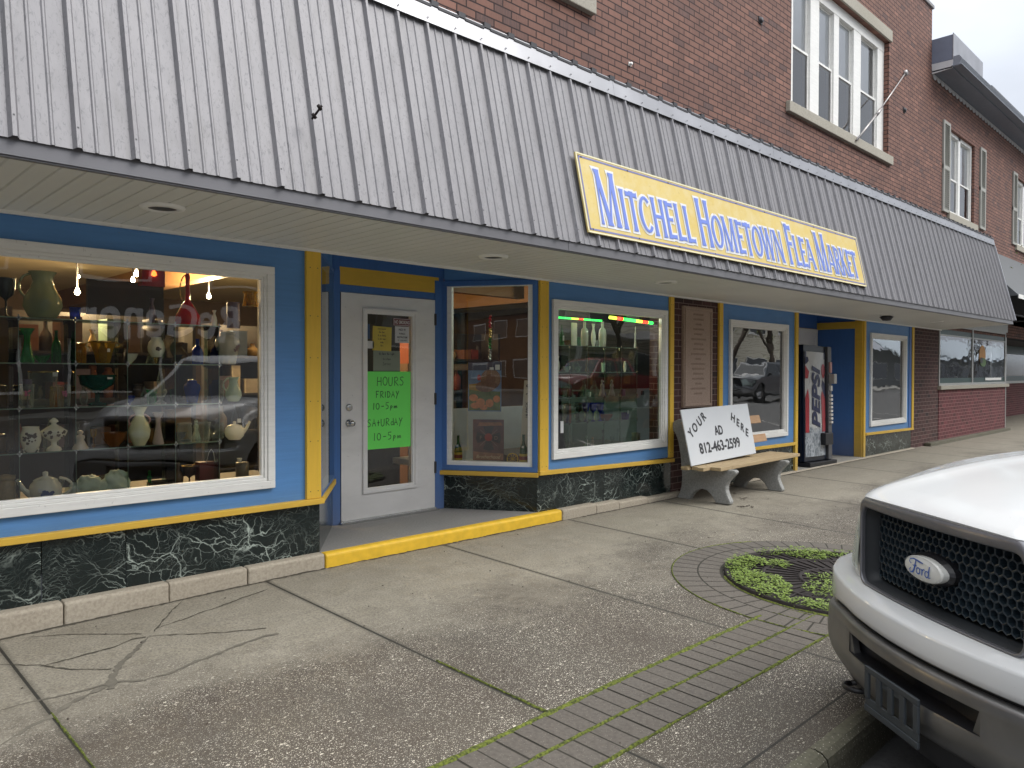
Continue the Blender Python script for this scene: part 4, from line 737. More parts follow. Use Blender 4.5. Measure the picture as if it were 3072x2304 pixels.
m_ = MB(); m_.ob(SB0 - sn * .012, se * SL, sv * SH, sn * .012); obj('sign_board', m_, signmat(), sgn, bevel=.002)
m_ = MB(); fr_ = MB()
def sfr(m_, i, w_, h): 
    for a, b, c, d in ((i, SL - i, i, i + w_), (i, SL - i, SH - i - w_, SH - i), (i, i + w_, i, SH - i), (SL - i - w_, SL - i, i, SH - i)): m_.ob(SB0 + se * a + sv * c, se * (b - a), sv * (d - c), sn * h)
sfr(fr_, 0.0, .012, .003); obj('pale_edge', fr_, plain('sign_pale', (.72, .66, .42), .6), sgn)
SBL = plain('sign_blue', (.13, .20, .58), .5, var=.1); SWH = plain('sign_white', (.66, .66, .66), .5, var=.08)
sfr(m_, .022, .014, .0022); obj('blue_border', m_, plain('sign_border_blue', (.16, .17, .36), .6), sgn)
# flared capitals: strokes in a unit box, (x0,y0,x1,y1,weight) or ('c', arc points, weights)
TH, TN = .20, .10
GL = {'M': (1.15, [(.10, 0, .14, 1, TN), (.14, 1, .52, .0, TH), (.52, .0, .90, 1, TN), (.90, 1, .96, 0, TH)]), 'I': (.42, [(.2, 0, .2, 1, TH)]), 'T': (.78, [(.39, 0, .39, 1, TH), (.02, .92, .76, .92, .15)]),
 'C': (.85, [('c', arc(.46, .5, .36, .43, 48, 318, 16), .08, TH)]), 'H': (.9, [(.16, 0, .16, 1, TH), (.74, 0, .74, 1, TH), (.16, .52, .74, .52, .12)]), 'E': (.7, [(.18, 0, .18, 1, TH), (.18, .92, .64, .92, .14), (.18, .52, .55, .52, .12), (.18, .07, .66, .07, .14)]),
 'L': (.68, [(.18, 0, .18, 1, TH), (.18, .07, .66, .07, .14)]), 'O': (.95, [('c', arc(.47, .5, .36, .43, 90, 450, 24), .09, TH)]), 'W': (1.2, [(.06, 1, .32, 0, TH), (.32, 0, .58, 1, TN), (.58, 1, .84, 0, TH), (.84, 0, 1.12, 1, TN)]),
 'N': (.95, [(.14, 0, .14, 1, TN), (.14, 1, .78, 0, TH), (.78, 0, .78, 1, TN)]), 'F': (.66, [(.18, 0, .18, 1, TH), (.18, .92, .64, .92, .14), (.18, .52, .55, .52, .12)]), 'A': (.9, [(.06, 0, .45, 1, TN), (.45, 1, .84, 0, TH), (.2, .32, .7, .32, .10)]),
 'R': (.82, [(.18, 0, .18, 1, TH), ('c', [(.18, .92)] + arc(.42, .72, .22, .20, 90, -90, 10) + [(.18, .52)], .11, .16), (.36, .52, .76, 0, TH * .9)]), 'K': (.86, [(.18, 0, .18, 1, TH), (.22, .45, .72, 1, TN), (.3, .55, .8, 0, TH)])}
def flared(mbt, x, y, kx, ky, sc_, o_, z):
    if sc_[0] == 'c':
        pts, w0, w1 = sc_[1], sc_[2], sc_[3]; P = [(x + p[0] * kx, y + p[1] * ky) for p in pts]; n_ = len(P); ws = []
        for i, p in enumerate(pts):
            q, r = pts[max(0, i - 1)], pts[min(n_ - 1, i + 1)]; hz = abs(r[0] - q[0]) / (abs(r[0] - q[0]) + abs(r[1] - q[1]) + 1e-6); ws.append(((w0 + .03) * hz + w1 * (1 - hz)) * kx * 1.0 + 2 * o_)
        if o_ and n_ > 2 and (pts[0][0] - pts[-1][0]) ** 2 + (pts[0][1] - pts[-1][1]) ** 2 > .01:
            a_, b_ = Vector(P[0]), Vector(P[1]); P[0] = tuple(a_ + (a_ - b_).normalized() * o_); a_, b_ = Vector(P[-1]), Vector(P[-2]); P[-1] = tuple(a_ + (a_ - b_).normalized() * o_)
        ribbon(mbt, P, ws, SB0, se, sv, z); return
    x0, y0, x1, y1, w_ = sc_; a, b = Vector((x + x0 * kx, y + y0 * ky)), Vector((x + x1 * kx, y + y1 * ky)); d = (b - a).normalized(); vert = abs(d.y) > abs(d.x)
    hw = w_ * (kx if vert else ky * .75) * .5 / (abs(d.y) if vert else 1)
    ex_ = Vector((1, 0)) if vert else Vector((0, 1)); pts = []
    if o_: a = a - d * o_; b = b + d * o_
    for s_, k_ in ((0, 1.45), (.10, 1.0), (.5, .86), (.90, 1.0), (1, 1.45)): pts.append((a.lerp(b, s_), hw * k_ + o_))
    Lp = [p - ex_ * h for p, h in pts]; Rp = [p + ex_ * h for p, h in pts]; V_ = [SB0 + se * p.x + sv * p.y + sn * z for p in Lp + Rp]; n_ = 5
    mbt.add(V_, [[i, n_ + i, n_ + i + 1, i + 1] if vert is False else [n_ + i, i, i + 1, n_ + i + 1][::-1] for i in range(4)])
txt = ['Mitchell', 'Hometown', 'Flea', 'Market']; lb = MB(); lw_ = MB(); W_ = 0; lay = []
for wi, wd_ in enumerate(txt):
    for i, ch in enumerate(wd_):
        g = GL[ch.upper()]; kx = .235 if i == 0 else .205; lay.append((W_, g, kx, i == 0)); W_ += g[0] * kx * (1.02)
    W_ += .085
W_ -= .085; k_ = (SL - .34) / W_; zz = 0
for (x, g, kx, big) in lay:
    H_ = .445 if big else .335
    for st in g[1]:
        zz += 1; flared(lw_, .17 + x * k_, .085, kx * k_, H_, st, .021, .0024 + .00004 * zz); flared(lb, .17 + x * k_, .085, kx * k_, H_, st, 0, .0066 + .00004 * zz)
obj('white_outline', lw_, SWH, sgn); obj('blue_lettering', lb, SBL, sgn)
m_ = MB()
for i in range(10):
    for vv in (.03, SH - .03): m_.ob(SB0 + se * (.06 + i * (SL - .12) / 9 - .005) + sv * (vv - .005), se * .01, sv * .01, sn * .005)
obj('screw_heads', m_, DRKM, sgn)
# =================================================================== BENCH
bn = thing('park_bench', 'weathered wooden bench on cast concrete ends in front of the brick pier', 'bench', (8.1, -.4, -.01)); BR = math.radians(2.2)
cb_ = lambda a, b: Vector((7.35, 0, 0)) + Vector((a * math.cos(BR) - b * math.sin(BR), a * math.sin(BR) + b * math.cos(BR), 0))
bx = Vector((math.cos(BR), math.sin(BR), 0)); by = Vector((-math.sin(BR), math.cos(BR), 0))
out_ = [(-.082, -.0), (-.249, 0), (-.272, .04), (-.297, .076), (-.345, .115), (-.401, .138), (-.467, .129), (-.523, .085), (-.55, .045), (-.575, 0), (-.741, 0), (-.752, .03), (-.72, .09), (-.697, .15), (-.698, .20), (-.715, .24), (-.755, .29), (-.80, .335), (-.812, .36), (-.79, .378), (-.43, .362), (-.36, .378), (-.345, .42), (-.33, .55), (-.28, .75), (-.215, .86), (-.165, .895), (-.105, .895), (-.045, .865), (-.02, .82), (-.03, .78), (-.075, .72), (-.105, .65), (-.135, .5), (-.152, .34), (-.158, .25), (-.150, .14), (-.125, .06)]
for k, off in enumerate((0, 1.30)):
    m_ = MB(); o_ = Vector((7.35, 0, 0)) + bx * off + Vector((0, .012, -.012 - .004 * k)); m_.prism([(a, b) for a, b in out_], o_, by, EZ, bx, .085); obj('bench_end', m_, CAST, bn, bevel=.012)
def woodmat(name, a, b):
    t = NT(name); n1 = t.noise(t.pos((1.3, 26, 26)), 2.2, 6, .65, .5); n2 = t.noise(t.pos((2, 60, 60)), 3, 3); c = t.mix(n1, a, b); c = t.mix(t.ramp(n2, [(.5, 0.), (.75, .4)]), c, [x * .5 for x in a]); c = t.mix(t.ramp(t.noise(t.pos(), 9, 4), [(.66, 0.), (.75, .6)]), c, [x * .6 for x in a]); t.col(c); t.set(.75); t.bump(n1, .5, .006); return t.m
WOOD = woodmat('bench_wood', (.30, .21, .11), (.50, .39, .23)); WOOD2 = woodmat('slat_wood', (.38, .22, .12), (.55, .36, .21))
for i, (y0, y1, a, b) in enumerate(((-.745, -.63, -.17, 1.87), (-.620, -.545, -.31, 1.84), (-.535, -.455, -.27, 1.86), (-.445, -.36, -.33, 1.85))):
    m_ = MB(); o_ = Vector((7.35, .03, .364)) + bx * a + by * y0; m_.ob(o_, bx * (b - a), by * (y1 - y0), (0, 0, .037)); obj('seat_plank', m_, WOOD, bn, bevel=.004)
for z, y, a, b in ((.765, -.245, -.12, 1.72), (.53, -.30, -.12, 1.78)):
    m_ = MB(); o_ = Vector((7.35, .0, z)) + bx * a + by * (y + .01); m_.ob(o_, bx * (b - a), Vector((0, -.038, .010)), Vector((0, .028, .095))); obj('back_slat', m_, WOOD2, bn, bevel=.004)
# advertising board leaning on the bench
p00, p10, p01, p11 = Vector((7.066, -.455, .410)), Vector((8.534, -.425, .440)), Vector((7.09, -.300, 1.004)), Vector((8.600, -.26, 1.029))
ad = thing('advert_board', 'white lettered advertising board propped on the bench', 'sign board', p00); ae = (p10 - p00); AL = ae.length; ae = ae.normalized(); av = (p01 - p00); AH = av.length; av = (av - ae * av.dot(ae)).normalized(); an = ae.cross(av).normalized()
ADW = plain('board_white', (.60, .62, .64), .3, var=.04, scale=4); m_ = MB(); m_.prism([(0, 0), (AL, 0), ((p11 - p00).dot(ae), (p11 - p00).dot(av)), ((p01 - p00).dot(ae), (p01 - p00).dot(av))], p00 - an * .012, ae, av, an, .012); obj('board_panel', m_, ADW, ad)
LET = plain('letter_black', (.035, .035, .04), .6, var=.5, scale=60); m_ = MB(); AO = p00 + an * .002
def ap(cx, cy): 
    q = atP(*crop(cx, cy, 4.424, 2000, 1200), p00, an); return (q - p00).dot(ae), (q - p00).dot(av)
def alet(s, cx, cy, h, rot, kx=1.0): a, b = ap(cx, cy); put_text(m_, s, AO + ae * a + av * b, ae, av, height=h, sx=kx, rot=rot, off=.022, ext=.0005)
pv = [ap(*p) for p in ((320, 440), (372, 365), (432, 285), (485, 215))]
obj_ = None
for ch, (a, b), r in zip('YOUR', pv, (.60, .58, .56, .55)): put_text(m_, ch, AO + ae * a + av * b, ae, av, height=.094, sx=.95, rot=r, bold=.0042, ext=.0003)
obj('board_lettering', m_, LET, ad); m_ = MB()
pv = [ap(*p) for p in ((878, 235), (945, 300), (1005, 365), (1065, 430))]
for ch, (a, b), r in zip('HERE', pv, (-.52, -.50, -.5, -.48)): put_text(m_, ch, AO + ae * a + av * b, ae, av, height=.094, sx=.95, rot=r, bold=.0042, ext=.0003)
obj('board_lettering', m_, LET, ad); m_ = MB()
a, b = ap(687, 400); put_text(m_, 'AD', AO + ae * a + av * b, ae, av, width=.175, height=.10, bold=.0045, ext=.0003)
obj('board_lettering', m_, LET, ad); m_ = MB()
a, b = ap(712, 600); put_text(m_, '812-463-2599', AO + ae * a + av * b, ae, av, width=.90, height=.112, bold=.0048, ext=.0003)
obj('board_lettering', m_, LET, ad)
# =================================================================== VENDING MACHINE
vm = thing('vending_machine', 'dark blue soda vending machine with worn picture front in the recess', 'vending machine', (11.3, .1, .03))
VT = Matrix.Rotation(math.radians(-1.6), 3, 'X') @ Matrix.Rotation(math.radians(1.2), 3, 'Y')
VO = Vector((10.885, .0, .03)); VW, VDp, VH = .90, .62, 1.80
def V(x, y, z): return VO + VT @ Vector((x, y - .012, z))
def vbox(m_, x0, y0, z0, x1, y1, z1): m_.ob(V(x0, y0, z0), V(x1, y0, z0) - V(x0, y0, z0), V(x0, y1, z0) - V(x0, y0, z0), V(x0, y0, z1) - V(x0, y0, z0))
NAVY = plain('machine_navy', (.006, .010, .022), .3, var=.3); m_ = MB(); vbox(m_, 0, .10, .07, VW, .75, VH); obj('cabinet', m_, NAVY, vm, bevel=.01)
m_ = MB(); vbox(m_, .01, -.03, .0, VW + .05, .7, .06); obj('base_plinth', m_, BLACKP, vm, bevel=.006)
def bow(x): return .035 * (1 - (2 * (x / .74) - 1) ** 2)          # bowed picture front
def face(m_, poly, lift):                                            # flat polygon in (x,z) draped on the bowed front
    m_.add([V(x, .06 - bow(x) - lift, z) for x, z in poly], [list(range(len(poly)))])
def fgrid(m_, x0, x1, z0, z1, lift, n=8): m_.grid(lambda u, v: V(x0 + (x1 - x0) * u, .06 - bow(x0 + (x1 - x0) * u) - lift, z0 + (z1 - z0) * v), n, 1, False)
m_ = MB(); vbox(m_, 0.0, .055, .07, .76, .10, VH - .0); obj('door_panel', m_, NAVY, vm, bevel=.006)
def pepsimat():
    t = NT('machine_front'); v = t.pos(); sp = t.n('SeparateXYZ'); g = t.n('NewGeometry'); t.l(g.outputs['Position'], sp.inputs[0]); z = sp.outputs[2]
    ice = t.mix(t.ramp(t.noise(t.pos((7, 7, 5)), 2.2, 5, .6, 1.5), [(.4, 0.), (.6, 1.)]), (.42, .45, .48), (.13, .15, .17)); pl_ = t.mix(t.noise(v, 8, 5), (.42, .42, .41), (.55, .54, .52)); lo = t.ramp(t.math('MULTIPLY_ADD', t.noise(v, 6, 3), .25, z), [(.66, 1.), (.74, 0.)]); t.col(t.mix(lo, pl_, ice)); t.set(.3); return t.m
m_ = MB(); fgrid(m_, .03, .71, .14, 1.70, .004, 10); obj('front_graphic', m_, pepsimat(), vm)
RED = plain('graphic_red', (.36, .03, .04), .35, var=.25, scale=12); NVB = plain('graphic_navy', (.015, .02, .07), .35, var=.2); DKG = plain('graphic_grey', (.10, .11, .12), .4)
m_ = MB()
for pg in ([(.03, .50), (.12, .50), (.13, 1.0), (.10, 1.15), (.03, 1.02)], [(.03, 1.30), (.10, 1.30), (.13, 1.40), (.03, 1.5)], [(.56, .50), (.71, .50), (.71, 1.0), (.56, 1.12), (.52, 1.05)]): face(m_, pg, .010)
obj('red_graphic', m_, RED, vm); m_ = MB()
face(m_, [(.62 + .085 * math.cos(k * .4488), 1.42 + .11 * math.sin(k * .4488)) for k in range(14)], .010); obj('red_graphic', m_, RED, vm)
m_ = MB(); face(m_, [(.54, 1.2), (.6, 1.28), (.71, 1.22), (.71, 1.02), (.62, 1.08)], .009); face(m_, [(.03, 1.62), (.71, 1.60), (.71, 1.70), (.03, 1.70)], .0105); face(m_, [(.03, 1.5), (.12, 1.56), (.10, 1.62), (.03, 1.62)], .0105); obj('dark_graphic', m_, NVB, vm)
m_ = MB(); lt_ = MB(); put_text(lt_, 'PEPSI', (0, 0, 0), (1, 0, 0), (0, 1, 0), width=.93, height=.27, off=.035, ext=0, shear=.22)
m_.add([V(.335 - v.y * 1.0, .06 - bow(.335 - v.y) - .014, 1.03 + v.x) for v in lt_.v], [f for f in lt_.f]); obj('machine_lettering', m_, NVB, vm)
m_ = MB(); vbox(m_, .765, .02, .07, VW, .10, VH); obj('control_panel', m_, plain('control_grey', (.09, .09, .095), .4), vm, bevel=.006)
WB = plain('button_white', (.7, .68, .62), .4)
for i in range(8): m_ = MB(); vbox(m_, .80, -.01, .62 + i * .058, .87, .02, .655 + i * .058); obj('select_button', m_, WB, vm)
m_ = MB(); vbox(m_, .785, -.07, 1.23, .885, .02, 1.38); obj('coin_box', m_, plain('coin_metal', (.45, .44, .40), .35, .5), vm, bevel=.01)
m_ = MB(); vbox(m_, .81, .0, 1.40, .87, .02, 1.56); obj('price_card', m_, plain('card_red', (.6, .3, .25), .5), vm); m_ = MB(); vbox(m_, .81, -.005, 1.12, .87, .02, 1.20); obj('bill_slot', m_, WB, vm)
m_ = MB(); vbox(m_, .50, -.05, .30, .78, .06, .48); obj('dispensing_bin', m_, BLACKP, vm, bevel=.01)
m_ = MB(); vbox(m_, -.006, .36, .72, 0, .44, .84); c = MB(); obj('side_label', m_, plain('label_grey', (.28, .27, .22), .6), vm)
m_ = MB(); m_.add([V(-.006, .40 + .038 * math.cos(k * .5236), .905 + .038 * math.sin(k * .5236)) for k in range(12)] + [V(0, .40 + .038 * math.cos(k * .5236), .905 + .038 * math.sin(k * .5236)) for k in range(12)], [list(range(12))] + [[k, (k + 1) % 12, (k + 1) % 12 + 12, k + 12] for k in range(12)]); obj('round_sticker', m_, plain('label_pale', (.42, .41, .38), .6), vm)
# =================================================================== PAPERS ON THE DOOR
DG = DY + .004
def card(name, x0, z0, x1, z1, mat, label, cat, y=DG, tilt=0.0):
    m_ = MB(); m_.ob((x0, y, z0), (x1 - x0, 0, tilt), (-tilt, 0, z1 - z0), (0, .0015, 0)); t_ = thing(name, label, cat, ((x0 + x1) / 2, y, z0)); obj('sheet', m_, mat, t_); return t_
GRNP = plain('neon_green_card', (.19, .93, .15), .35, var=.06, scale=4); INK = plain('marker_ink', (.03, .10, .04), .5); INKB = plain('pen_ink', (.03, .03, .05), .5)
pc = card('hours_poster', 3.765, .722, 4.262, 1.412, GRNP, 'neon green handwritten opening hours poster on the white door', 'poster'); m_ = MB()
for s_, cx, z, h, k in (('HOURS', 4.045, 1.285, .078, .92), ('FRIDAY', 4.01, 1.178, .058, .95), ('10-5pm', 3.985, 1.075, .058, 1.1), ('SAtURdAY', 3.985, .925, .064, .95), ('10-5pm', 4.01, .80, .066, 1.1)): handwrite(m_, s_, (cx, DG - .0012, z), EX, EZ, h, .0062, k, 0)
obj('handwriting', m_, INK, pc)
pc = card('no_smoking_sign', 4.068, 1.828, 4.262, 1.895, plain('sign_maroon', (.16, .012, .02), .4), 'small dark red and white no smoking sign at the top of the door glass', 'sign'); m_ = MB(); put_text(m_, 'NO SMOKING', (4.165, DG - .001, 1.861), EX, EZ, width=.168, height=.034, off=.03, ext=.0003); fr(m_, (0, DG - .0006, 0), EX, EZ, 4.071, 4.259, 1.831, 1.892, .004, 0, .0005); obj('lettering', m_, SWH, pc)
PAP = plain('paper_white', (.62, .63, .64), .6, var=.04); pc = card('restroom_notice', 4.088, 1.672, 4.245, 1.822, PAP, 'white printed restroom notice below the no smoking sign', 'notice'); m_ = MB()
for s_, z, w_, h in (('NO !!!', 1.793, .075, .020), ('PUBLIC', 1.757, .066, .015), ('RESTROOM', 1.724, .11, .017), ('for customers', 1.699, .10, .010)): put_text(m_, s_, (4.166, DG - .001, z), EX, EZ, width=w_, height=h, off=.02, ext=.0002)
obj('lettering', m_, INKB, pc)
YN = plain('note_yellow', (.58, .46, .08), .6); pc = card('yellow_note', 3.845, 1.60, 4.045, 1.815, YN, 'yellow handwritten note taped on the door glass', 'note', tilt=-.006); m_ = MB()
for i, s_ in enumerate(('Need Someone', 'One Hour', 'We Pay Hourly', 'No late hours', 'Monday', 'Here')): handwrite(m_, s_.replace('M', 'N').replace('P', 'R').replace('L', 'l').replace('b', 'd').replace(' ', '-') if 0 else ''.join(c for c in s_ if c in HAND or c == ' '), (3.945, DG - .001, 1.785 - i * .03), EX, EZ, .017, .0022, .62, 0)
obj('handwriting', m_, INKB, pc)
pc = card('grey_notice', 3.855, 1.418, 4.145, 1.598, plain('paper_greygreen', (.24, .28, .22), .6), 'grey green handwritten service notice between the yellow note and the green poster', 'notice', y=DG + .002); m_ = MB()
for i, (s_, h) in enumerate((('We have the right', .024), ('to refuse', .024), ('Service', .03))): handwrite(m_, ''.join(c for c in s_ if c in HAND or c == ' '), (4.0, DG + .001, 1.56 - i * .046), EX, EZ, h, .003, .62, 0)
obj('handwriting', m_, INKB, pc)
card('blue_sticker', 3.772, 1.70, 3.818, 1.83, plain('sticker_blue', (.03, .07, .16), .5), 'small blue card stickers at the left edge of the door glass', 'sticker'); card('white_slip', 3.772, 1.615, 3.86, 1.68, PAP, 'blank white slip at the left edge of the door glass', 'slip')
# =================================================================== GOODS IN THE WINDOWS
pr = lambda *a: list(a)
PRO = {'vase': [(.30, 0), (.34, .03), (.55, .2), (.62, .38), (.5, .58), (.28, .74), (.24, .82), (.40, .95), (.46, 1)], 'bottle': [(.8, 0), (.9, .04), (.9, .45), (.75, .58), (.35, .72), (.28, .80), (.28, .96), (.34, 1)], 'budvase': [(.75, 0), (.8, .05), (.55, .3), (.32, .6), (.35, .8), (.75, .97), (.9, 1)],
 'goblet': [(.55, 0), (.55, .03), (.12, .08), (.10, .42), (.2, .47), (.75, .58), (.95, .78), (1, 1)], 'tumbler': [(.72, 0), (.8, .04), (.86, .5), (.95, 1)], 'jar': [(.85, 0), (.95, .05), (.95, .75), (.8, .82), (.8, .86), (.92, .87), (.92, .97), (.3, 1), (0.01, 1)],
 'ginger': [(.6, 0), (.65, .04), (.78, .3), (.98, .62), (.9, .78), (.55, .86), (.55, .9), (.62, .92), (.45, .98), (.01, 1)], 'compote': [(.55, 0), (.6, .03), (.5, .1), (.22, .17), (.2, .26), (.3, .3), (.85, .45), (1, .57), (1, .60), (.95, .62), (.5, .74), (.2, .8), (.18, .85), (.35, .88), (.3, .93), (.1, 1), (.01, 1)],
 'globe': [(.5, 0), (.6, .03), (.95, .3), (1, .5), (.85, .75), (.6, .88), (.58, 1)], 'lamp': [(.7, 0), (.75, .04), (.3, .1), (.2, .18), (.6, .24), (.85, .34), (.7, .42), (.3, .46), (.3, .5), (.35, .52), (.45, .6), (.4, .72), (.2, .95), (.18, 1)], 'bowl': [(.35, 0), (.4, .08), (.8, .5), (1, 1)],
 'egg': [(.35, 0.0), (.7, .18), (.9, .45), (.88, .7), (.72, .92), (.74, 1)], 'teapot': [(.55, 0), (.62, .03), (.9, .2), (1, .42), (.9, .62), (.72, .72), (.72, .75), (.5, .80), (.15, .86), (.18, .93), (.16, .98), (.01, 1)], 'trophy': [(.45, 0), (.5, .03), (.55, .1), (.7, .5), (.95, .95), (1, 1)],
 'pitcher': [(.62, 0), (.72, .03), (.98, .25), (.92, .42), (.6, .65), (.48, .8), (.56, .92), (.7, 1)], 'decanter': [(.9, 0), (1, .08), (.95, .18), (.5, .36), (.2, .46), (.16, .8), (.2, .9), (.12, .93), (.12, 1), (.01, 1)], 'candle': [(.9, 0), (.95, .04), (.8, .4), (.7, .8), (.95, 1)], 'figure': [(.9, 0), (.95, .05), (.7, .25), (.4, .5), (.55, .62), (.5, .7), (.25, .76), (.2, .8), (.36, .86), (.36, .93), (.15, 1), (.01, 1)],
 'lotion': [(.8, 0), (.9, .05), (.95, .5), (.8, .68), (.35, .76), (.35, .98), (.4, 1)], 'pedbowl': [(.5, 0), (.55, .05), (.15, .12), (.12, .4), (.3, .48), (.9, .7), (1, 1)], 'plain': [(.95, 0), (1, .03), (1, .97), (.95, 1), (.01, 1)]}
def good(name, label, cat, kind, cx, yt, yb, hw, cr_, mat, Z=None, Y=None, group=None, parts=(), flute=0, fn=8, sq=1.0, yr=(.17, .39)):
    px, pyb = crop(cx, yb, *cr_); _, pyt = crop(cx, yt, *cr_)
    if Y is None: p = atZ(px, pyb, Z); Y = min(max(p.y, yr[0]), yr[1])
    p = atY(px, pyb, Y); b = Vector((p.x, Y, Z if Z is not None else p.z)); k = depth(b) / CF; H_ = max(.02, (atY(px, pyt, Y).z - b.z)); r = hw / cr_[0] * k
    if cx is None: pass
    prof = [(q * r, z * H_) for q, z in PRO[kind]]; t_ = thing(name, label, cat, b, group); m_ = MB(); m_.lathe(prof, b, 22, flute, fn, sq)
    bd = obj('body', m_, mat, t_)
    for q in parts:
        if q[0] == 'handle':      # side, z0, z1, out, thickness
            s_ = q[1]; m_ = MB(); z0, z1, o_, th = q[2] * H_, q[3] * H_, q[4] * r, q[5] * r; base = q[6] * r if len(q) > 6 else .7 * r
            m_.tube([b + EX * (s_ * (base + (o_ - base) * math.sin(math.pi * i / 10) ** .6)) + EZ * (z0 + (z1 - z0) * i / 10) for i in range(11)], th, 8); obj('handle', m_, q[7] if len(q) > 7 else mat, t_)
        elif q[0] == 'spout': s_ = q[1]; m_ = MB(); m_.tube([b + EX * s_ * .7 * r + EZ * q[2] * H_, b + EX * s_ * 1.25 * r + EZ * (q[2] * .6 + q[3] * .4) * H_, b + EX * s_ * 1.65 * r + EZ * q[3] * H_], [.26 * r, .17 * r, .11 * r], 10); obj('spout', m_, mat, t_)
        elif q[0] == 'tag': dx, zz_, w_, h_ = q[1:5]; m_ = MB(); m_.box(b.x + dx * r - w_ / 2, b.y - r * 1.02 - .003, b.z + zz_ * H_ - h_ / 2, b.x + dx * r + w_ / 2, b.y - r * 1.02, b.z + zz_ * H_ + h_ / 2); obj('price_tag', m_, PAP, t_)
        elif q[0] == 'spot': dx, zz_, rr, mt = q[1:5]; m_ = MB(); rnd = random.Random(int(px)); ang = -math.pi / 2 - .45 + dx
        if q[0] == 'spot':
            for j in range(q[5] if len(q) > 5 else 9):
                a_ = ang + rnd.uniform(-.4, .4) * rr; z_ = (zz_ + rnd.uniform(-.12, .12) * rr) * H_; rad = r * 1.0; 
                for (r0, z0), (r1, z1) in zip(prof, prof[1:]):
                    if z0 <= z_ <= z1 and z1 > z0: rad = (r0 + (r1 - r0) * (z_ - z0) / (z1 - z0)); break
                s_ = r * rnd.uniform(.08, .18); c0 = b + Vector((math.cos(a_) * (rad + .0015), math.sin(a_) * (rad + .0015), z_)); t1 = Vector((-math.sin(a_), math.cos(a_), 0)); m_.add([c0 + t1 * s_ * math.cos(k2) + EZ * s_ * math.sin(k2) for k2 in (0, 1.2, 2.4, 3.6, 4.9)], [[0, 1, 2, 3, 4]])
            obj('painted_motif', m_, mt, t_)
        elif q[0] == 'rim': m_ = MB(); rr = prof[-1][0] if prof[-1][0] > .003 else r; m_.tube([b + Vector((rr * math.cos(a_ * .3142), rr * math.sin(a_ * .3142), H_)) for a_ in range(20)], r * .06, 6, True); obj('rim', m_, q[1], t_)
        elif q[0] == 'foot':
            for a_ in (-2.6, -.9, 1.2): m_ = MB(); m_.tube([b + Vector((math.cos(a_) * r * .5, math.sin(a_) * r * .5, .2 * H_)), b + Vector((math.cos(a_) * r * .85, math.sin(a_) * r * .85, .12 * H_)), b + Vector((math.cos(a_) * r * .75, math.sin(a_) * r * .75, .015 * H_))], [.13 * r, .10 * r, .12 * r], 8); obj('foot', m_, mat, t_)
    return t_
def cer(name, c, rough=.18): return plain(name, c, rough, 0, .05, 6)
WC = cer('white_ceramic', (.80, .80, .72)); SAGE = cer('sage_ceramic', (.22, .27, .17)); MINT = cer('mint_ceramic', (.46, .58, .52)); LILAC = cer('lilac_ceramic', (.42, .36, .38)); PALEG = cer('pale_green_ceramic', (.66, .72, .56)); GOLD = plain('gilt', (.75, .52, .16), .25, .9); MOT = plain('motif_brown', (.10, .08, .07), .5); ROSE = plain('motif_rose', (.45, .10, .22), .5); MBL = plain('motif_blue', (.05, .09, .32), .5)
CLR = cglass('clear_glass', (.55, .6, .58), .1); GRG = cglass('green_glass', (.03, .30, .08), .7); AMB = cglass('amber_glass', (.55, .34, .05), .6); REDG = plain('red_glass', (.42, .012, .02), .08); BLG = cglass('cobalt_glass', (.015, .05, .42), .9); TEAL = cglass('teal_glass', (.01, .10, .08), .9); DKG2 = plain('pewter', (.05, .06, .06), .25, .6); BROWN = plain('brown_glaze', (.12, .07, .03), .2); PURP = plain('purple_grey', (.12, .09, .14), .4)
c1 = (2.37, 0, 700); c2 = (2.212, 0, 1200); ZR = (1.717, 1.457, 1.197, .940, .622)
good('goblet', 'dark pewter goblet at the far left of the top glass shelf', 'goblet', 'goblet', 42, 318, 602, 62, c1, DKG2, ZR[0])
good('pitcher', 'big sage green pitcher on the top glass shelf', 'pitcher', 'pitcher', 305, 275, 600, 128, c1, SAGE, ZR[0], parts=(('handle', -1, .40, .95, 1.15, .07, .6),))
good('decanter', 'tall ruby red decanter with a flared base and ewer handle', 'decanter', 'decanter', 1335, 262, 585, 88, c1, REDG, ZR[0], Y=.36, parts=(('handle', -1, .36, .92, .62, .05, .15, GOLD), ('rim', GOLD)))
good('candle_holder', 'gold ribbed glass candle holder at the right of the top shelf', 'candle holder', 'candle', 1780, 415, 520, 52, c1, AMB, Y=.36, flute=.12, fn=10)
good('vase', 'purple grey cylinder vase at the right end of the top shelf', 'vase', 'plain', 1660, 490, 655, 45, c1, PURP, ZR[0], Y=.34)
good('bud_vase', 'fluted green glass bud vase, taller of the two green ones', 'vase', 'budvase', 195, 675, 918, 55, c1, GRG, ZR[1], flute=.08)
good('bud_vase', 'slim green glass bottle vase right of the fluted bud vase', 'vase', 'bottle', 400, 690, 885, 35, c1, GRG, ZR[1], Y=.37)
good('bud_vase', 'pale green tumbler vase half behind the fluted bud vase', 'vase', 'tumbler', 150, 690, 900, 30, c1, GRG, ZR[1], Y=.38)
good('glass_dish', 'low green glass dish beside the slim green bottle vase', 'dish', 'bowl', 300, 870, 905, 50, c1, GRG, ZR[1], Y=.36)
good('handled_vase', 'yellow amber glass vase with two small handles', 'vase', 'trophy', 735, 772, 925, 85, c1, AMB, ZR[1], parts=(('handle', -1, .75, .98, 1.35, .06, .95, GOLD), ('handle', 1, .75, .98, 1.35, .06, .95, GOLD), ('rim', GOLD), ('tag', .1, .6, .016, .02)), flute=.05)
good('glass_tumbler', 'small clear tumbler beside the amber handled vase', 'tumbler', 'tumbler', 535, 835, 925, 38, c1, CLR, ZR[1])
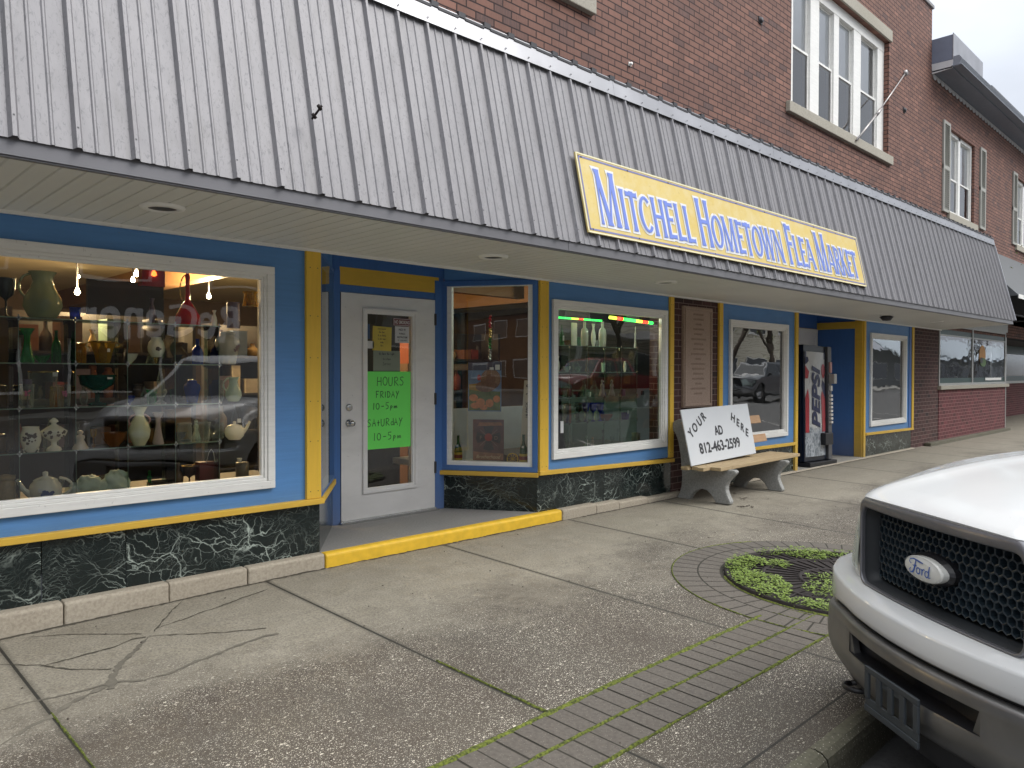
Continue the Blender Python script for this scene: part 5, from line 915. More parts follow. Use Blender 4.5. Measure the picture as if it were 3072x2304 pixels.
good('globe_lamp', 'small white globe lamp with a painted flower on a brass foot', 'lamp', 'globe', 1112, 740, 880, 58, c1, WC, Y=.28, parts=(('spot', .3, .45, .8, MOT, 12),))
good('brass_stand', 'round brass foot carrying the white globe lamp', 'stand', 'bowl', 1110, 878, 930, 16, c1, GOLD, ZR[1], Y=.28)
good('vase', 'large round brown glazed vase behind the globe lamp', 'vase', 'vase', 1262, 775, 930, 110, c1, BROWN, ZR[1], Y=.39)
good('ginger_jar', 'pale grey lidded ginger jar with faint floral pattern', 'jar', 'ginger', 1618, 695, 932, 88, c1, cer('grey_ceramic', (.34, .36, .35)), ZR[1], parts=(('spot', 1.0, .5, 1.0, PURP, 14),))
for i, cx in enumerate((192, 455)): good('rose_tumbler', ['ribbed clear tumbler with pink rose, left one', 'ribbed clear tumbler with pink rose, right one'][i], 'tumbler', 'tumbler', cx, 1078, 1243, 48, c1, CLR, ZR[2], group='rose decorated tumblers', parts=(('spot', .2, .62, 1.1, ROSE, 12), ('rim', CLR)), flute=.04, fn=14)
good('glass_vase', 'large clear glass vase with gilt rim and white price tag', 'vase', 'tumbler', 308, 985, 1232, 95, c1, CLR, ZR[2], Y=.36, parts=(('rim', GOLD), ('tag', .55, .93, .026, .026)), flute=.05)
good('pedestal_bowl', 'dark teal glass bowl on a pedestal foot', 'bowl', 'pedbowl', 692, 1012, 1222, 118, c1, TEAL, ZR[2], parts=(('tag', .4, .92, .028, .012), ('rim', TEAL)), flute=.03)
good('lamp_chimney', 'small clear lamp chimney beside the oil lamp', 'chimney', 'bottle', 1028, 1090, 1205, 32, c1, CLR, ZR[2], Y=.34)
good('oil_lamp', 'clear oil lamp with brass burner and tall chimney', 'oil lamp', 'lamp', 1142, 962, 1222, 52, c1, CLR, ZR[2], parts=(('rim', CLR),))
good('lidded_jar', 'cobalt blue glass jar under a clear dome lid', 'jar', 'ginger', 1366, 1040, 1190, 58, c1, BLG, ZR[2])
good('creamer', 'mint green cream pitcher with embossed cameo', 'pitcher', 'pitcher', 1660, 1022, 1195, 58, c1, MINT, ZR[2], parts=(('handle', -1, .38, .97, 1.25, .09, .55),))
good('footed_vase', 'cream egg shaped vase on three feet with brown floral print', 'vase', 'egg', 220, 1375, 1558, 72, c1, WC, ZR[3], parts=(('foot',), ('spot', .1, .55, 1.6, MOT, 22)))
good('lidded_compote', 'cream lidded compote with gilt finial and small motifs', 'compote', 'compote', 385, 1312, 1545, 84, c1, WC, ZR[3], parts=(('spot', -.3, .5, .8, MOT, 8), ('spot', .8, .5, .8, MOT, 8)))
good('figurine', 'pale porcelain child figurine kneeling on the glass shelf', 'figurine', 'figure', 572, 1400, 1545, 55, c1, cer('bisque', (.50, .46, .40), .5), ZR[3])
good('amber_goblet', 'small amber glass goblet beside the figurine', 'goblet', 'goblet', 665, 1392, 1500, 22, c1, AMB, ZR[3], Y=.38)
good('leaf_bowl', 'crumpled amber brown leaf shaped glass bowl', 'bowl', 'bowl', 812, 1415, 1515, 80, c1, plain('amber_dark', (.20, .07, .015), .15), ZR[3], flute=.22, fn=7)
good('handled_vase', 'tall pale green and white vase with two pink curled handles', 'vase', 'vase', 992, 1232, 1518, 118, c1, PALEG, ZR[3], parts=(('handle', -1, .48, .80, .62, .06, .22, cer('pink_ceramic', (.52, .32, .32))), ('handle', 1, .48, .80, .62, .06, .22, MC['pink_ceramic'] if 'pink_ceramic' in MC else None)))
good('vase', 'narrow lilac vase with embossed pattern', 'vase', 'budvase', 1125, 1272, 1500, 48, c1, LILAC, ZR[3])
good('glass_mug', 'clear lidded glass jar left of the glass mug', 'jar', 'jar', 1312, 1345, 1495, 52, c1, CLR, ZR[3]); good('glass_mug', 'clear ribbed glass mug with a handle', 'mug', 'tumbler', 1440, 1345, 1492, 58, c1, CLR, ZR[3], parts=(('handle', 1, .15, .9, 1.6, .06, .9), ('rim', CLR)), flute=.03, fn=16)
good('teapot', 'plain white teapot with a paper tag on the lid', 'teapot', 'teapot', 1668, 1335, 1470, 70, c1, WC, ZR[3], parts=(('spout', 1, .3, .95), ('tag', 0, 1.05, .024, .028)))
good('canister', 'round canister with landscape picture at the far left of the deck', 'canister', 'jar', 42, 495, 660, 58, c2, plain('canister', (.28, .22, .12), .4, var=.6, scale=30), ZR[4], Y=.2)
good('teapot', 'cream teapot with a round blue emblem', 'teapot', 'teapot', 302, 472, 640, 98, c2, WC, ZR[4], Y=.19, parts=(('spout', -1, .28, .82), ('handle', 1, .25, .78, 1.62, .09, .85), ('tag', -.55, .5, .02, .022), ('spot', .35, .36, .75, MBL, 16)))
def shell(name, label, cx, yt, yb, hw, k): 
    px, pb = crop(cx, yb, *c2); p = atY(px, pb, .2); kk = depth(p) / CF; r = hw / 2.212 * kk; H_ = (yb - yt) / 2.212 * kk; b = Vector((p.x, .2, ZR[4])); m_ = MB()
    def f(u, v):
        a = u * 2 * math.pi; t = v * math.pi; q = Vector((math.cos(a) * math.sin(t), math.sin(a) * math.sin(t), -math.cos(t))); d = .20 * abs(math.sin(a * 2.5 + t * 3 + k)) + .30 * mnoise.noise(q * 2.3 + Vector((k, 0, 0))) + .14 * mnoise.noise(q * 7)
        return b + Vector((q.x * r * (1 + d), q.y * r * .7 * (1 + d), H_ / 2 + q.z * H_ / 2 * (1 + d * .6)))
    m_.grid(f, 40, 26); o = obj(name, m_, plain('mint_tissue', (.58, .72, .67), .5)); tag(o, label, 'wrapped bundle', 'mint paper bundles on the deck')
shell('paper_bundle', 'crumpled mint tissue bundle next to the cream teapot', 590, 458, 618, 92, 0.5); shell('paper_bundle', 'taller crumpled mint tissue bundle, right of the other', 770, 418, 592, 74, 4.2)
good('cake_plate', 'dark glass plate with a knobbed lid on the deck', 'plate', 'bowl', 1060, 540, 565, 80, c2, plain('dark_tray', (.09, .06, .05), .3), ZR[4], Y=.3); good('goblet', 'dark goblet with pale yellow rim on the deck', 'goblet', 'goblet', 1257, 435, 535, 48, c2, plain('dark_goblet', (.05, .03, .03), .3), ZR[4], Y=.33, parts=(('rim', GOLD),))
gb = thing('gift_bag', 'dark red paper gift bag on the deck at the right', 'bag', (2.17, .28, ZR[4])); m_ = MB(); m_.box(2.10, .24, ZR[4], 2.24, .32, ZR[4] + .17); obj('bag_body', m_, plain('bag_red', (.13, .02, .025), .6), gb); m_ = MB(); m_.tube([(2.14, .23, .79), (2.155, .22, .86), (2.17, .22, .88), (2.185, .22, .86), (2.20, .23, .79)], .0025, 6); obj('bag_handle', m_, PAP, gb)
good('tin_can', 'small grey tin in the lower right window corner', 'tin', 'plain', 1608, 412, 508, 42, c2, plain('tin', (.15, .14, .12), .4, .4), ZR[4], Y=.3)
# glass shelf unit: panels, posts, clips
def shelf_unit(name, label, X0_, n_, rows, st, ya, yb):
    su = thing(name, label, 'shelf', (X0_ + n_ * st / 2, (ya + yb) / 2, rows[-1]))
    for z in rows[:-1]: m_ = MB(); m_.box(X0_, ya, z - .007, X0_ + n_ * st, yb, z - .001); obj('shelf', m_, SHELFG, su); m_ = MB(); m_.box(X0_, ya - .0015, z - .0075, X0_ + n_ * st, ya - .0002, z - .0005); obj('shelf_edge', m_, SEDGE, su)
    for i in range(n_ + 1):
        m_ = MB(); x = X0_ + i * st; m_.box(x - .0025, ya + .004, rows[-1], x + .0025, yb - .004, rows[0] + .0); obj('divider', m_, SHELFG, su); m_ = MB(); m_.box(x - .0016, ya + .002, rows[-1], x + .0016, ya + .0038, rows[0]); obj('divider_edge', m_, SEDGE, su)
        m_ = MB()
        for z in rows[:-1]:
            for y in (ya, yb): m_.box(x - .014, y - .004, z - .008, x + .014, y + .003, z); m_.box(x - .004, y - .004, z - .022, x + .004, y + .003, z + .014)
        obj('clip', m_, CHROME, su)
    return su
FC = [('amber', AMB), ('brown', BROWN), ('clear', CLR), ('cream', WC), ('green', GRG), ('grey', PURP), ('cobalt', BLG), ('pewter', DKG2)]; FK = [('bottle', 'bottle', .05, .17), ('jar', 'jar', .05, .12), ('tumbler', 'tumbler', .04, .11), ('goblet', 'goblet', .045, .15), ('vase', 'vase', .05, .16), ('figurine', 'figure', .04, .14), ('bowl', 'bowl', .07, .06)]
rf = random.Random(23)
def filler(X0_, st, n_, rows, names, wn, k_):
    for ri, z in enumerate(rows):
        for c_ in range(n_):
            for q in range(k_):
                if rf.random() < .25: continue
                (cn, cm_), (kn, kk, r_, h_) = rf.choice(FC), rf.choice(FK); r_ *= rf.uniform(.6, .95) ; h_ *= rf.uniform(.7, 1.1); b = Vector((X0_ + st * (c_ + (q + .5) / k_ + rf.uniform(-.08, .08)), rf.uniform(.345, .37), z)); m_ = MB(); m_.lathe([(a * r_, d_ * h_) for a, d_ in PRO[kk]], b, 14)
                o = obj('small_' + kn, m_, cm_); tag(o, 'small %s %s, back of %s shelf, bay %s %s, %s window' % (cn, kn, names[ri], ORDW[c_], 'left' if q == 0 else 'right', wn), kn)
ORDW = ['one', 'two', 'three', 'four', 'five', 'six', 'seven', 'eight', 'nine']
filler(1.04 - .29, .29, 6, ZR, ('top', 'second', 'third', 'fourth', 'bottom'), 'leftmost', 2)
filler(5.785 - .29, .285, 4, (1.68, 1.413, 1.155, .895), ('top', 'second', 'third', 'fourth'), 'second', 2)
shelf_unit('glass_shelf_unit', 'glass cube shelving full of china in the leftmost window', 1.04 - .29 * 5, 9, ZR, .29, .155, .40)
Z2 = (1.68, 1.413, 1.155, .895, .592)
shelf_unit('glass_shelf_unit', 'glass cube shelving under the coloured tube lights in the second window', 5.785 - .29, 5, Z2, .285, .155, .40)
c3 = (5.53, 1640, 860); c4 = (5.53, 1640, 1100)
good('liquor_bottle', 'dark green bottle with amber label on the top shelf', 'bottle', 'bottle', 250, 640, 955, 35, c3, GRG, Z2[0], parts=(('tag', 0, .35, .02, .05),))
o = good('arched_ornament', 'white arched plaque ornament on a black foot', 'ornament', 'plain', 455, 600, 930, 72, c3, WC, Z2[0], sq=.3)
for i, cx in enumerate((628, 925)): good('jug', ['cream ceramic jug with a slim neck, the left one', 'cream ceramic jug with a slim neck, the right one'][i], 'jug', 'lotion', cx, 580, 975, 68, c3, cer('cream_ceramic', (.48, .50, .44)), Z2[0], group='slim necked jugs', parts=(('handle', 1, .5, .75, 1.1, .09, .45),))
good('boot_vase', 'cream boot shaped vase between the two jugs', 'vase', 'vase', 775, 615, 990, 80, c3, WC, Z2[0], sq=.7)
good('seahorse_figurine', 'thin grey seahorse figurine at the right of the top shelf', 'figurine', 'figure', 1470, 660, 900, 26, c3, cer('grey_fig', (.32, .32, .28), .4), Z=1.68)
good('china_vase', 'cream vase at the left edge of the second shelf', 'vase', 'vase', 185, 1150, 1385, 55, c3, WC, Z2[1])
good('glass_cruet', 'tiny white oval box on the second shelf', 'box', 'globe', 1297, 1235, 1310, 26, c3, WC, Z2[1], Y=.3)
for i, (cx, w_) in enumerate(((375, 42), (640, 38), (710, 30), (1265, 42))): good('trinket', ['small black framed trinket at the left of the third shelf', 'pink girl figurine in the middle of the third shelf', 'cream salt cellar beside the pink figurine', 'small dark red trinket box on the third shelf'][i], ['frame', 'figurine', 'salt cellar', 'box'][i], ['plain', 'figure', 'tumbler', 'plain'][i], cx, (370, 300, 420, 375)[i], 495, w_, c4, (DKG2, LILAC, WC, PURP)[i], Z2[2])
good('candle_cup', 'lit yellow candle cup at the left edge of the third shelf', 'candle', 'globe', 200, 345, 485, 38, c4, AMB, Z2[2])
for i, cx in enumerate((920, 1078)): good('lady_figurine', ['clear glass lady figurine, left of the pair', 'clear glass lady figurine, right of the pair'][i], 'figurine', 'figure', cx, 215, 500, 62, c4, cglass('frost_glass', (.42, .42, .40), .9), Z2[2], group='glass lady figurines')
good('camera_ornament', 'black camera shaped ornament at the right end of the third shelf', 'ornament', 'jar', 1590, 400, 478, 38, c4, BLACKP, Z2[2], sq=.6)
good('biscuit_jar', 'pink and clear glass biscuit jar on the fourth shelf', 'jar', 'jar', 340, 610, 915, 72, c4, cglass('pink_glass', (.40, .18, .14), .7), Z2[3]); good('glass_jar', 'clear cut glass jar with a white tag', 'jar', 'jar', 435, 620, 905, 50, c4, CLR, Z2[3], parts=(('tag', 0, .7, .02, .04),))
for i, cx in enumerate((530, 650, 770, 885)): good('cobalt_goblet', ['teal tinted goblet, first of the row of blue goblets', 'cobalt goblet, second in the row of blue goblets', 'cobalt goblet, third in the row of blue goblets', 'cobalt goblet, last in the row of blue goblets'][i], 'goblet', 'goblet', cx, 600, 905, 62, c4, TEAL if i == 0 else BLG, Z2[3], group='blue goblets', parts=(('rim', BLG),))
good('glass_bowl', 'low pink ribbed glass bowl right of the blue goblets', 'bowl', 'bowl', 985, 790, 895, 112, c4, plain('rose_bowl', (.26, .12, .10), .2), Z2[3], flute=.03, fn=16); good('basket', 'violet glass basket with a green tag', 'basket', 'tumbler', 1300, 760, 885, 75, c4, cglass('violet_glass', (.07, .04, .28), .9), Z2[3], parts=(('handle', 1, .4, 1.4, .95, .05, .6), ('tag', -.3, 1.1, .022, .035)))
good('clasped_figurine', 'small cream couple figurine on the deck', 'figurine', 'figure', 660, 1140, 1320, 45, c4, WC, Z2[4], Y=.25); good('clasped_figurine', 'small tan girl figurine beside the cream couple', 'figurine', 'figure', 765, 1165, 1310, 42, c4, cer('tan_fig', (.40, .34, .22), .5), Z2[4], Y=.25)
good('perfume_bottle', 'slim grey cruet bottle on the deck', 'bottle', 'budvase', 935, 1050, 1290, 32, c4, DKG2, Z2[4], Y=.3); good('glass_stand', 'clear glass cake stand on the deck', 'stand', 'pedbowl', 1085, 1155, 1275, 42, c4, CLR, Z2[4], Y=.3); good('paper_box', 'pale tan boxed item at the right of the deck', 'box', 'plain', 1480, 1095, 1235, 72, c4, cer('box_tan', (.36, .34, .28), .6), Z2[4], Y=.35)
pf = thing('framed_picture', 'dark framed picture leaning at the lower left of the second window', 'picture', (5.66, .42, .592)); m_ = MB(); fr(m_, (0, .42, 0), EX, EZ, 5.50, 5.98, .6, .86, .03, 0, .02); obj('picture_frame', m_, plain('frame_brown', (.08, .055, .035), .5), pf); m_ = MB(); m_.box(5.53, .43, .63, 5.95, .435, .83); obj('picture_print', m_, plain('print_brown', (.12, .085, .06), .7, var=.5, scale=14), pf)
m_ = MB(); m_.box(5.425, .012, .83, 5.49, .016, .93); o = obj('card_sticker', m_, plain('sticker_black', (.015, .018, .03), .4)); tag(o, 'black round logo sticker at the lower left of the second window', 'sticker'); m_ = MB(); m_.box(5.492, .012, .82, 5.535, .016, .935); o = obj('card_sticker', m_, SWH); tag(o, 'white rounded sticker right of the black sticker', 'sticker')
# coloured light tubes
def tubes(name, label, x0, x1, z0, z1, y, n_, cols, s_, r):
    t_ = thing(name, label, 'light tube', ((x0 + x1) / 2, y, z0)); m_ = MB(); m_.tube([(x0, y, z0), (x1, y, z1)], r * .6, 8); obj('clear_tube', m_, CLR, t_)
    mb3 = {}
    for i in range(n_):
        c = cols[int(i / n_ * len(cols))]; t = (i + .5) / n_; x, z = x0 + (x1 - x0) * t, z0 + (z1 - z0) * t
        mb3.setdefault(c, MB()).tube([(x - (x1 - x0) / n_ * .25, y - .001, z), (x + (x1 - x0) / n_ * .25, y - .001, z)], r, 10)
    for c, q in mb3.items(): obj('lit_segment', q, {'g': LG, 'r': LR, 'y': LY}[c], t_)
LG = emit('led_green', (.05, 1, .12), 1.5); LR = emit('led_red', (1, .07, .03), 1.5); LY = emit('led_yellow', (.7, 1, .08), 1.5)
a_, b_ = atY(*crop(1040, 508, *c3), .12), atY(*crop(1755, 605, *c3), .12); tubes('light_tube', 'brightly lit red and green tube light, right of the two', a_.x, b_.x, a_.z, b_.z, .12, 34, 'yrggyrg', 1, .018)
a_, b_ = atY(*crop(165, 510, *c3), .12), atY(*crop(915, 565, *c3), .12); tubes('light_tube', 'dimmer green tube light, left of the two', a_.x, b_.x, a_.z, b_.z, .12, 26, 'ggyrggg', 1, .010)
# ---- splay display
def SPt(s_, z, d=.0): return pa2 + e2 * s_ + n2 * d + EZ * z
def scard(name, label, cat, s0, z0, s1, z1, d, mat): t_ = thing(name, label, cat, SPt((s0 + s1) / 2, z0, d)); m_ = MB(); m_.ob(SPt(s0, z0, d), e2 * (s1 - s0), EZ * (z1 - z0), n2 * .004); obj('sheet', m_, mat, t_); return t_
def spoly(m_, pts, d): m_.add([SPt(a, b, d) for a, b in pts], [list(range(len(pts)))])
def ell(cx, cz, rx, rz, n_=16, a0=0): return [(cx + rx * math.cos(a0 + k * 2 * math.pi / n_), cz + rz * math.sin(a0 + k * 2 * math.pi / n_)) for k in range(n_)]
tk = scard('turkey_poster', 'autumn poster of a turkey above pumpkins hanging in the angled window', 'poster', .205, 1.03, .535, 1.505, .12, plain('poster_sky', (.16, .26, .46), .3, var=.5, scale=9)); d = .118
m_ = MB(); spoly(m_, [(.215, 1.04), (.525, 1.04), (.525, 1.22), (.215, 1.24)], d); obj('green_field', m_, plain('poster_green', (.15, .20, .06), .4, var=.6, scale=20), tk)
m_ = MB(); spoly(m_, [(.215, 1.24), (.34, 1.22), (.30, 1.30), (.215, 1.29)], d - .0004); obj('straw_field', m_, plain('poster_straw', (.45, .28, .06), .5), tk)
m_ = MB(); spoly(m_, ell(.43, 1.34, .10, .10, 22), d - .0008); spoly(m_, ell(.38, 1.27, .10, .055), d - .0012); obj('turkey_body', m_, plain('poster_brown', (.24, .12, .07), .4, var=.6, scale=50), tk)
m_ = MB()
for k in range(22): a_ = -.5 + k * .17; ribbon(m_, [(.43 + .05 * math.cos(a_), 1.34 + .05 * math.sin(a_)), (.43 + .098 * math.cos(a_), 1.34 + .098 * math.sin(a_))], .004, SPt(0, 0, d - .0018), e2, EZ)
obj('tail_feathers', m_, plain('poster_tan', (.42, .27, .15), .5), tk)
m_ = MB(); spoly(m_, ell(.315, 1.355, .018, .03), d - .002); obj('turkey_head', m_, plain('poster_pinkred', (.5, .08, .08), .5), tk)
m_ = MB(); [spoly(m_, ell(x, z, rx, rz), d - .0022 - .0003 * i) for i, (x, z, rx, rz) in enumerate(((.26, 1.16, .045, .035), (.33, 1.12, .045, .035), (.42, 1.11, .04, .04), (.49, 1.15, .035, .035), (.28, 1.085, .05, .03), (.36, 1.07, .04, .028)))]; obj('pumpkins', m_, plain('poster_orange', (.75, .26, .08), .4, var=.4, scale=40), tk)
m_ = MB(); spoly(m_, [(.205, 1.425), (.535, 1.425), (.535, 1.505), (.205, 1.505)], d - .001); obj('header_band', m_, plain('poster_dark', (.06, .06, .10), .4), tk); m_ = MB(); spoly(m_, [(.42, 1.43), (.46, 1.43), (.46, 1.455), (.42, 1.455)], d - .0015); spoly(m_, [(.475, 1.43), (.52, 1.43), (.52, 1.48), (.475, 1.48)], d - .0015); obj('white_patch', m_, PAP, tk)
fd = scard('fire_poster', 'dark poster with a fire department cross and a brotherhood title', 'poster', .265, .56, .57, .955, .08, plain('poster_darkred', (.16, .07, .07), .3, var=.9, scale=9)); d = .078
m_ = MB()
for k in range(4): a_ = k * math.pi / 2 + math.pi / 2; c_, s_ = math.cos(a_), math.sin(a_); R2 = lambda x, z: (.42 + x * c_ - z * s_, .78 + x * s_ + z * c_); spoly(m_, [R2(.02, -.02), R2(.11, -.055), R2(.125, 0), R2(.11, .055), R2(.02, .02)], d)
obj('cross_emblem', m_, plain('poster_steel', (.05, .045, .055), .3), fd); m_ = MB()
for k in range(4): a_ = k * math.pi / 2 + math.pi / 4; ribbon(m_, [(.42 + .03 * math.cos(a_), .78 + .03 * math.sin(a_)), (.42 + .12 * math.cos(a_), .78 + .11 * math.sin(a_))], .006, SPt(0, 0, d - .001), e2, EZ)
put_text(m_, 'F', SPt(.345, .78, d - .002), e2, EZ, height=.035, off=.02, ext=.0003); put_text(m_, 'D', SPt(.495, .78, d - .002), e2, EZ, height=.035, off=.02, ext=.0003); obj('cross_edges', m_, plain('poster_silver', (.32, .22, .2), .4), fd)
m_ = MB(); spoly(m_, ell(.42, .785, .038, .038), d - .002); obj('red_boss', m_, plain('poster_red', (.5, .05, .04), .3), fd)
m_ = MB(); put_text(m_, 'Brotherhood', SPt(.42, .598, d - .003), e2, EZ, width=.24, height=.034, off=.012, shear=.3, ext=.0003); obj('title_lettering', m_, plain('poster_cream', (.8, .62, .38), .5), fd)
m_ = MB(); spoly(m_, [(.27, .565), (.565, .565), (.565, .63), (.27, .645)], d - .0006); spoly(m_, [(.31, .89), (.56, .90), (.54, .93), (.33, .925)], d - .0006); obj('warm_band', m_, plain('poster_rust', (.42, .19, .11), .4, var=.6, scale=30), fd)
tw = thing('twisted_ornament', 'red to green to silver twisted foil ornament hanging above the turkey poster', 'ornament', SPt(.42, 1.52, .13)); 
for i, (z0, z1, mt) in enumerate(((1.83, 1.95, REDG), (1.74, 1.83, GOLD), (1.63, 1.74, plain('foil_green', (.03, .25, .05), .2, .6)), (1.52, 1.63, CHROME))):
    m_ = MB(); m_.tube([SPt(.42 + .006 * math.sin(k * 1.3), z0 + (z1 - z0) * k / 16, .13 + .006 * math.cos(k * 1.3)) for k in range(17)], [.008 + .006 * abs(math.sin(k * 1.3)) for k in range(17)], 8); obj('foil_section', m_, mt, tw)
for i, s_ in enumerate((.115, .76)):
    bt = thing('glass_bottle', ['green bottle with a yellow label, left of the fire poster', 'green bottle with a yellow label, right beside the yellow wheel'][i], 'bottle', SPt(s_, .525, .09), 'green bottles in the angled window'); m_ = MB(); m_.lathe([(q * .042, z * (.27 if i == 0 else .29)) for q, z in PRO['bottle']], SPt(s_, .525, .09), 18); obj('bottle_glass', m_, plain('bottle_green', (.02, .075, .025), .12), bt)
    m_ = MB(); c = SPt(s_, .56, .09); m_.lathe([(.0395, 0), (.0395, .075)], c, 20); obj('bottle_label', m_, plain('label_yellow', (.55, .40, .06), .5), bt); m_ = MB(); m_.lathe([(.0402, .018), (.0402, .052)], c, 20); obj('label_band', m_, plain('label_red', (.22, .03, .02), .5), bt); m_ = MB(); p_ = SPt(s_ - .01, .69, .05); m_.ob(p_, e2 * .022, EZ * .02, n2 * .002); obj('price_tag', m_, PAP, bt)
wh = thing('toy_wheel', 'small yellow spoked toy wheel standing at the foot of the bottle', 'wheel', SPt(.66, .525, .06)); m_ = MB(); cpt = SPt(.66, .585, .06); m_.tube([cpt + e2 * .052 * math.cos(k * .2618) + EZ * .052 * math.sin(k * .2618) for k in range(24)], .006, 6, True); m_.tube([cpt - n2 * .004, cpt + n2 * .004], .010, 8)
for k in range(10): a_ = k * .6283; m_.tube([cpt, cpt + e2 * .05 * math.cos(a_) + EZ * .05 * math.sin(a_)], .0025, 5)
obj('wheel_rim', m_, plain('wheel_yellow', (.62, .42, .04), .5), wh)
lb2 = thing('long_carton', 'long white cardboard carton leaning in the right corner of the angled window', 'carton', SPt(.74, .53, .17)); m_ = MB(); m_.ob(SPt(.70, .53, .17), e2 * .085, Vector(n2) * .05, EZ * .80 + e2 * .05); obj('carton_body', m_, plain('carton_white', (.6, .55, .46), .7), lb2)
m_ = MB(); put_text(m_, '18 PACK', SPt(.775, 1.05, .167), EZ, -e2, width=.15, height=.022, off=.02, ext=.0003); put_text(m_, '2', SPt(.785, 1.2, .167), EZ, -e2, height=.035, sx=.8, off=.02, ext=.0003); put_text(m_, 'B', SPt(.79, 1.28, .167), EZ, -e2, height=.04, off=.03, ext=.0003); obj('carton_lettering', m_, INKB, lb2)
m_ = MB(); m_.box(4.9, .95, .52, 6.2, .98, 1.04); o = obj('white_cooler', m_, plain('cooler_white', (.62, .64, .64), .5)); tag(o, 'plain grey white cabinet behind the fire poster', 'cabinet')
oc = thing('orange_bin', 'orange crate on the counter behind the hanging foil ornament', 'crate', (5.1, 1.9, 1.2)); m_ = MB(); m_.box(5.35, 2.2, 1.25, 5.95, 2.5, 1.75); obj('crate_body', m_, plain('crate_orange', (.32, .07, .025), .6), oc)
cc = thing('china_cabinet', 'wooden glass fronted cabinet deep inside behind the angled window', 'cabinet', (5.2, 2.0, .1)); m_ = MB(); fr(m_, (0, 1.8, 0), EX, EZ, 5.0, 6.2, .75, 1.50, .07, 0, .4); m_.box(5.55, 1.79, .8, 5.6, 2.2, 1.5); m_.box(5.0, 1.8, .1, 6.2, 2.2, .75); obj('cabinet_frame', m_, plain('cabinet_wood', (.16, .075, .03), .5), cc)
# =================================================================== INTERIOR CLUTTER AND LAMPS
rb = random.Random(11); cols = [(.22, .09, .05), (.10, .06, .04), (.05, .07, .11), (.28, .20, .10), (.14, .12, .10), (.06, .09, .06), (.25, .05, .04), (.34, .29, .22), (.04, .04, .045), (.16, .13, .16)]
cm = [plain('stock_%s' % n_, c, .6, var=.4, scale=12) for n_, c in zip(('rust', 'umber', 'navy', 'ochre', 'taupe', 'moss', 'red', 'cream', 'black', 'mauve'), cols)]
nm = {'stock_rust': 'rust', 'stock_umber': 'brown', 'stock_navy': 'navy', 'stock_ochre': 'ochre', 'stock_taupe': 'taupe', 'stock_moss': 'green', 'stock_red': 'red', 'stock_cream': 'cream', 'stock_black': 'black', 'stock_mauve': 'mauve'}
ORD = ['first', 'second', 'third', 'fourth', 'fifth', 'sixth', 'seventh', 'eighth', 'ninth', 'tenth', 'eleventh', 'twelfth', 'thirteenth', 'fourteenth', 'fifteenth', 'sixteenth', 'seventeenth', 'eighteenth', 'nineteenth', 'twentieth'] + ['%d places' % k for k in range(21, 60)]
RK = plain('rack_wood', (.04, .036, .034), .6)
for ri, (x0, x1, y, lb_) in enumerate(((-1.2, .9, 2.2, 'leftmost'), (1.5, 3.0, 2.6, 'second'), (3.6, 5.2, 3.4, 'third'), (5.6, 7.4, 2.9, 'rightmost'), (-.5, 2.6, 5.2, 'long far'))):
    rk = thing('stock_rack', 'dark wooden stock rack deep in the shop, ' + lb_, 'rack', ((x0 + x1) / 2, y + .2, .1), 'stock racks inside the shop'); m_ = MB()
    for z in (.3, .72, 1.14, 1.56): m_.box(x0, y, z, x1, y + .38, z + .025)
    m_.box(x0, y + .36, .1, x1, y + .38, 1.95); m_.box(x0 - .03, y, .1, x0, y + .38, 1.95); m_.box(x1, y, .1, x1 + .03, y + .38, 1.95); obj('rack_frame', m_, RK, rk)
    for z, zn in ((.745, 'low'), (1.165, 'middle'), (1.585, 'upper')):
        x = x0 + .03; cnt = 0
        while x < x1 - .15:
            w_ = rb.uniform(.07, .2); h_ = rb.uniform(.10, .33); mt = rb.choice(cm); m_ = MB()
            if rb.random() < .5: m_.box(x, y + .04, z, x + w_, y + .3, z + h_); kd = 'box'
            else: m_.lathe([(q * w_ * .5, zz_ * h_) for q, zz_ in PRO[rb.choice(('vase', 'bottle', 'jar', 'ginger', 'globe'))]], (x + w_ / 2, y + .16, z), 14); kd = 'jar'
            o = obj('stock_' + kd, m_, mt); cnt += 1; tag(o, '%s %s, %s along the %s shelf of the %s rack' % (nm[mt.name], kd, ORD[cnt - 1], zn, lb_), kd, 'stock on the racks'); x += w_ + rb.uniform(.01, .06)
bk = thing('notice_board', 'black pinned notice board seen behind the upper shelves', 'board', (2.0, 1.3, 1.75)); a_, b_ = atY(*crop(618, 320, *c1), 1.3), atY(*crop(1165, 600, *c1), 1.3); m_ = MB(); m_.box(a_.x, 1.3, b_.z, b_.x, 1.33, a_.z); obj('board_panel', m_, plain('board_black', (.022, .024, .024), .5), bk)
a_ = atY(*crop(1085, 310, *c1), .9); rl = thing('red_lantern', 'red glass box lantern glowing beside the notice board', 'lantern', a_); m_ = MB(); m_.box(a_.x - .08, .88, a_.z - .07, a_.x + .08, .96, a_.z + .10); obj('lantern_glass', m_, plain('lantern_red', (.22, .01, .012), .2), rl); m_ = MB(); m_.lathe([(.001, 0), (.02, .01), (.016, .03), (.001, .05)], (a_.x - .0, .872, a_.z), 10); obj('lantern_flame', m_, emit('lantern_glow', (1, .12, .02), 3), rl)
BLB = emit('bulb_glow', (1, .80, .48), 22)
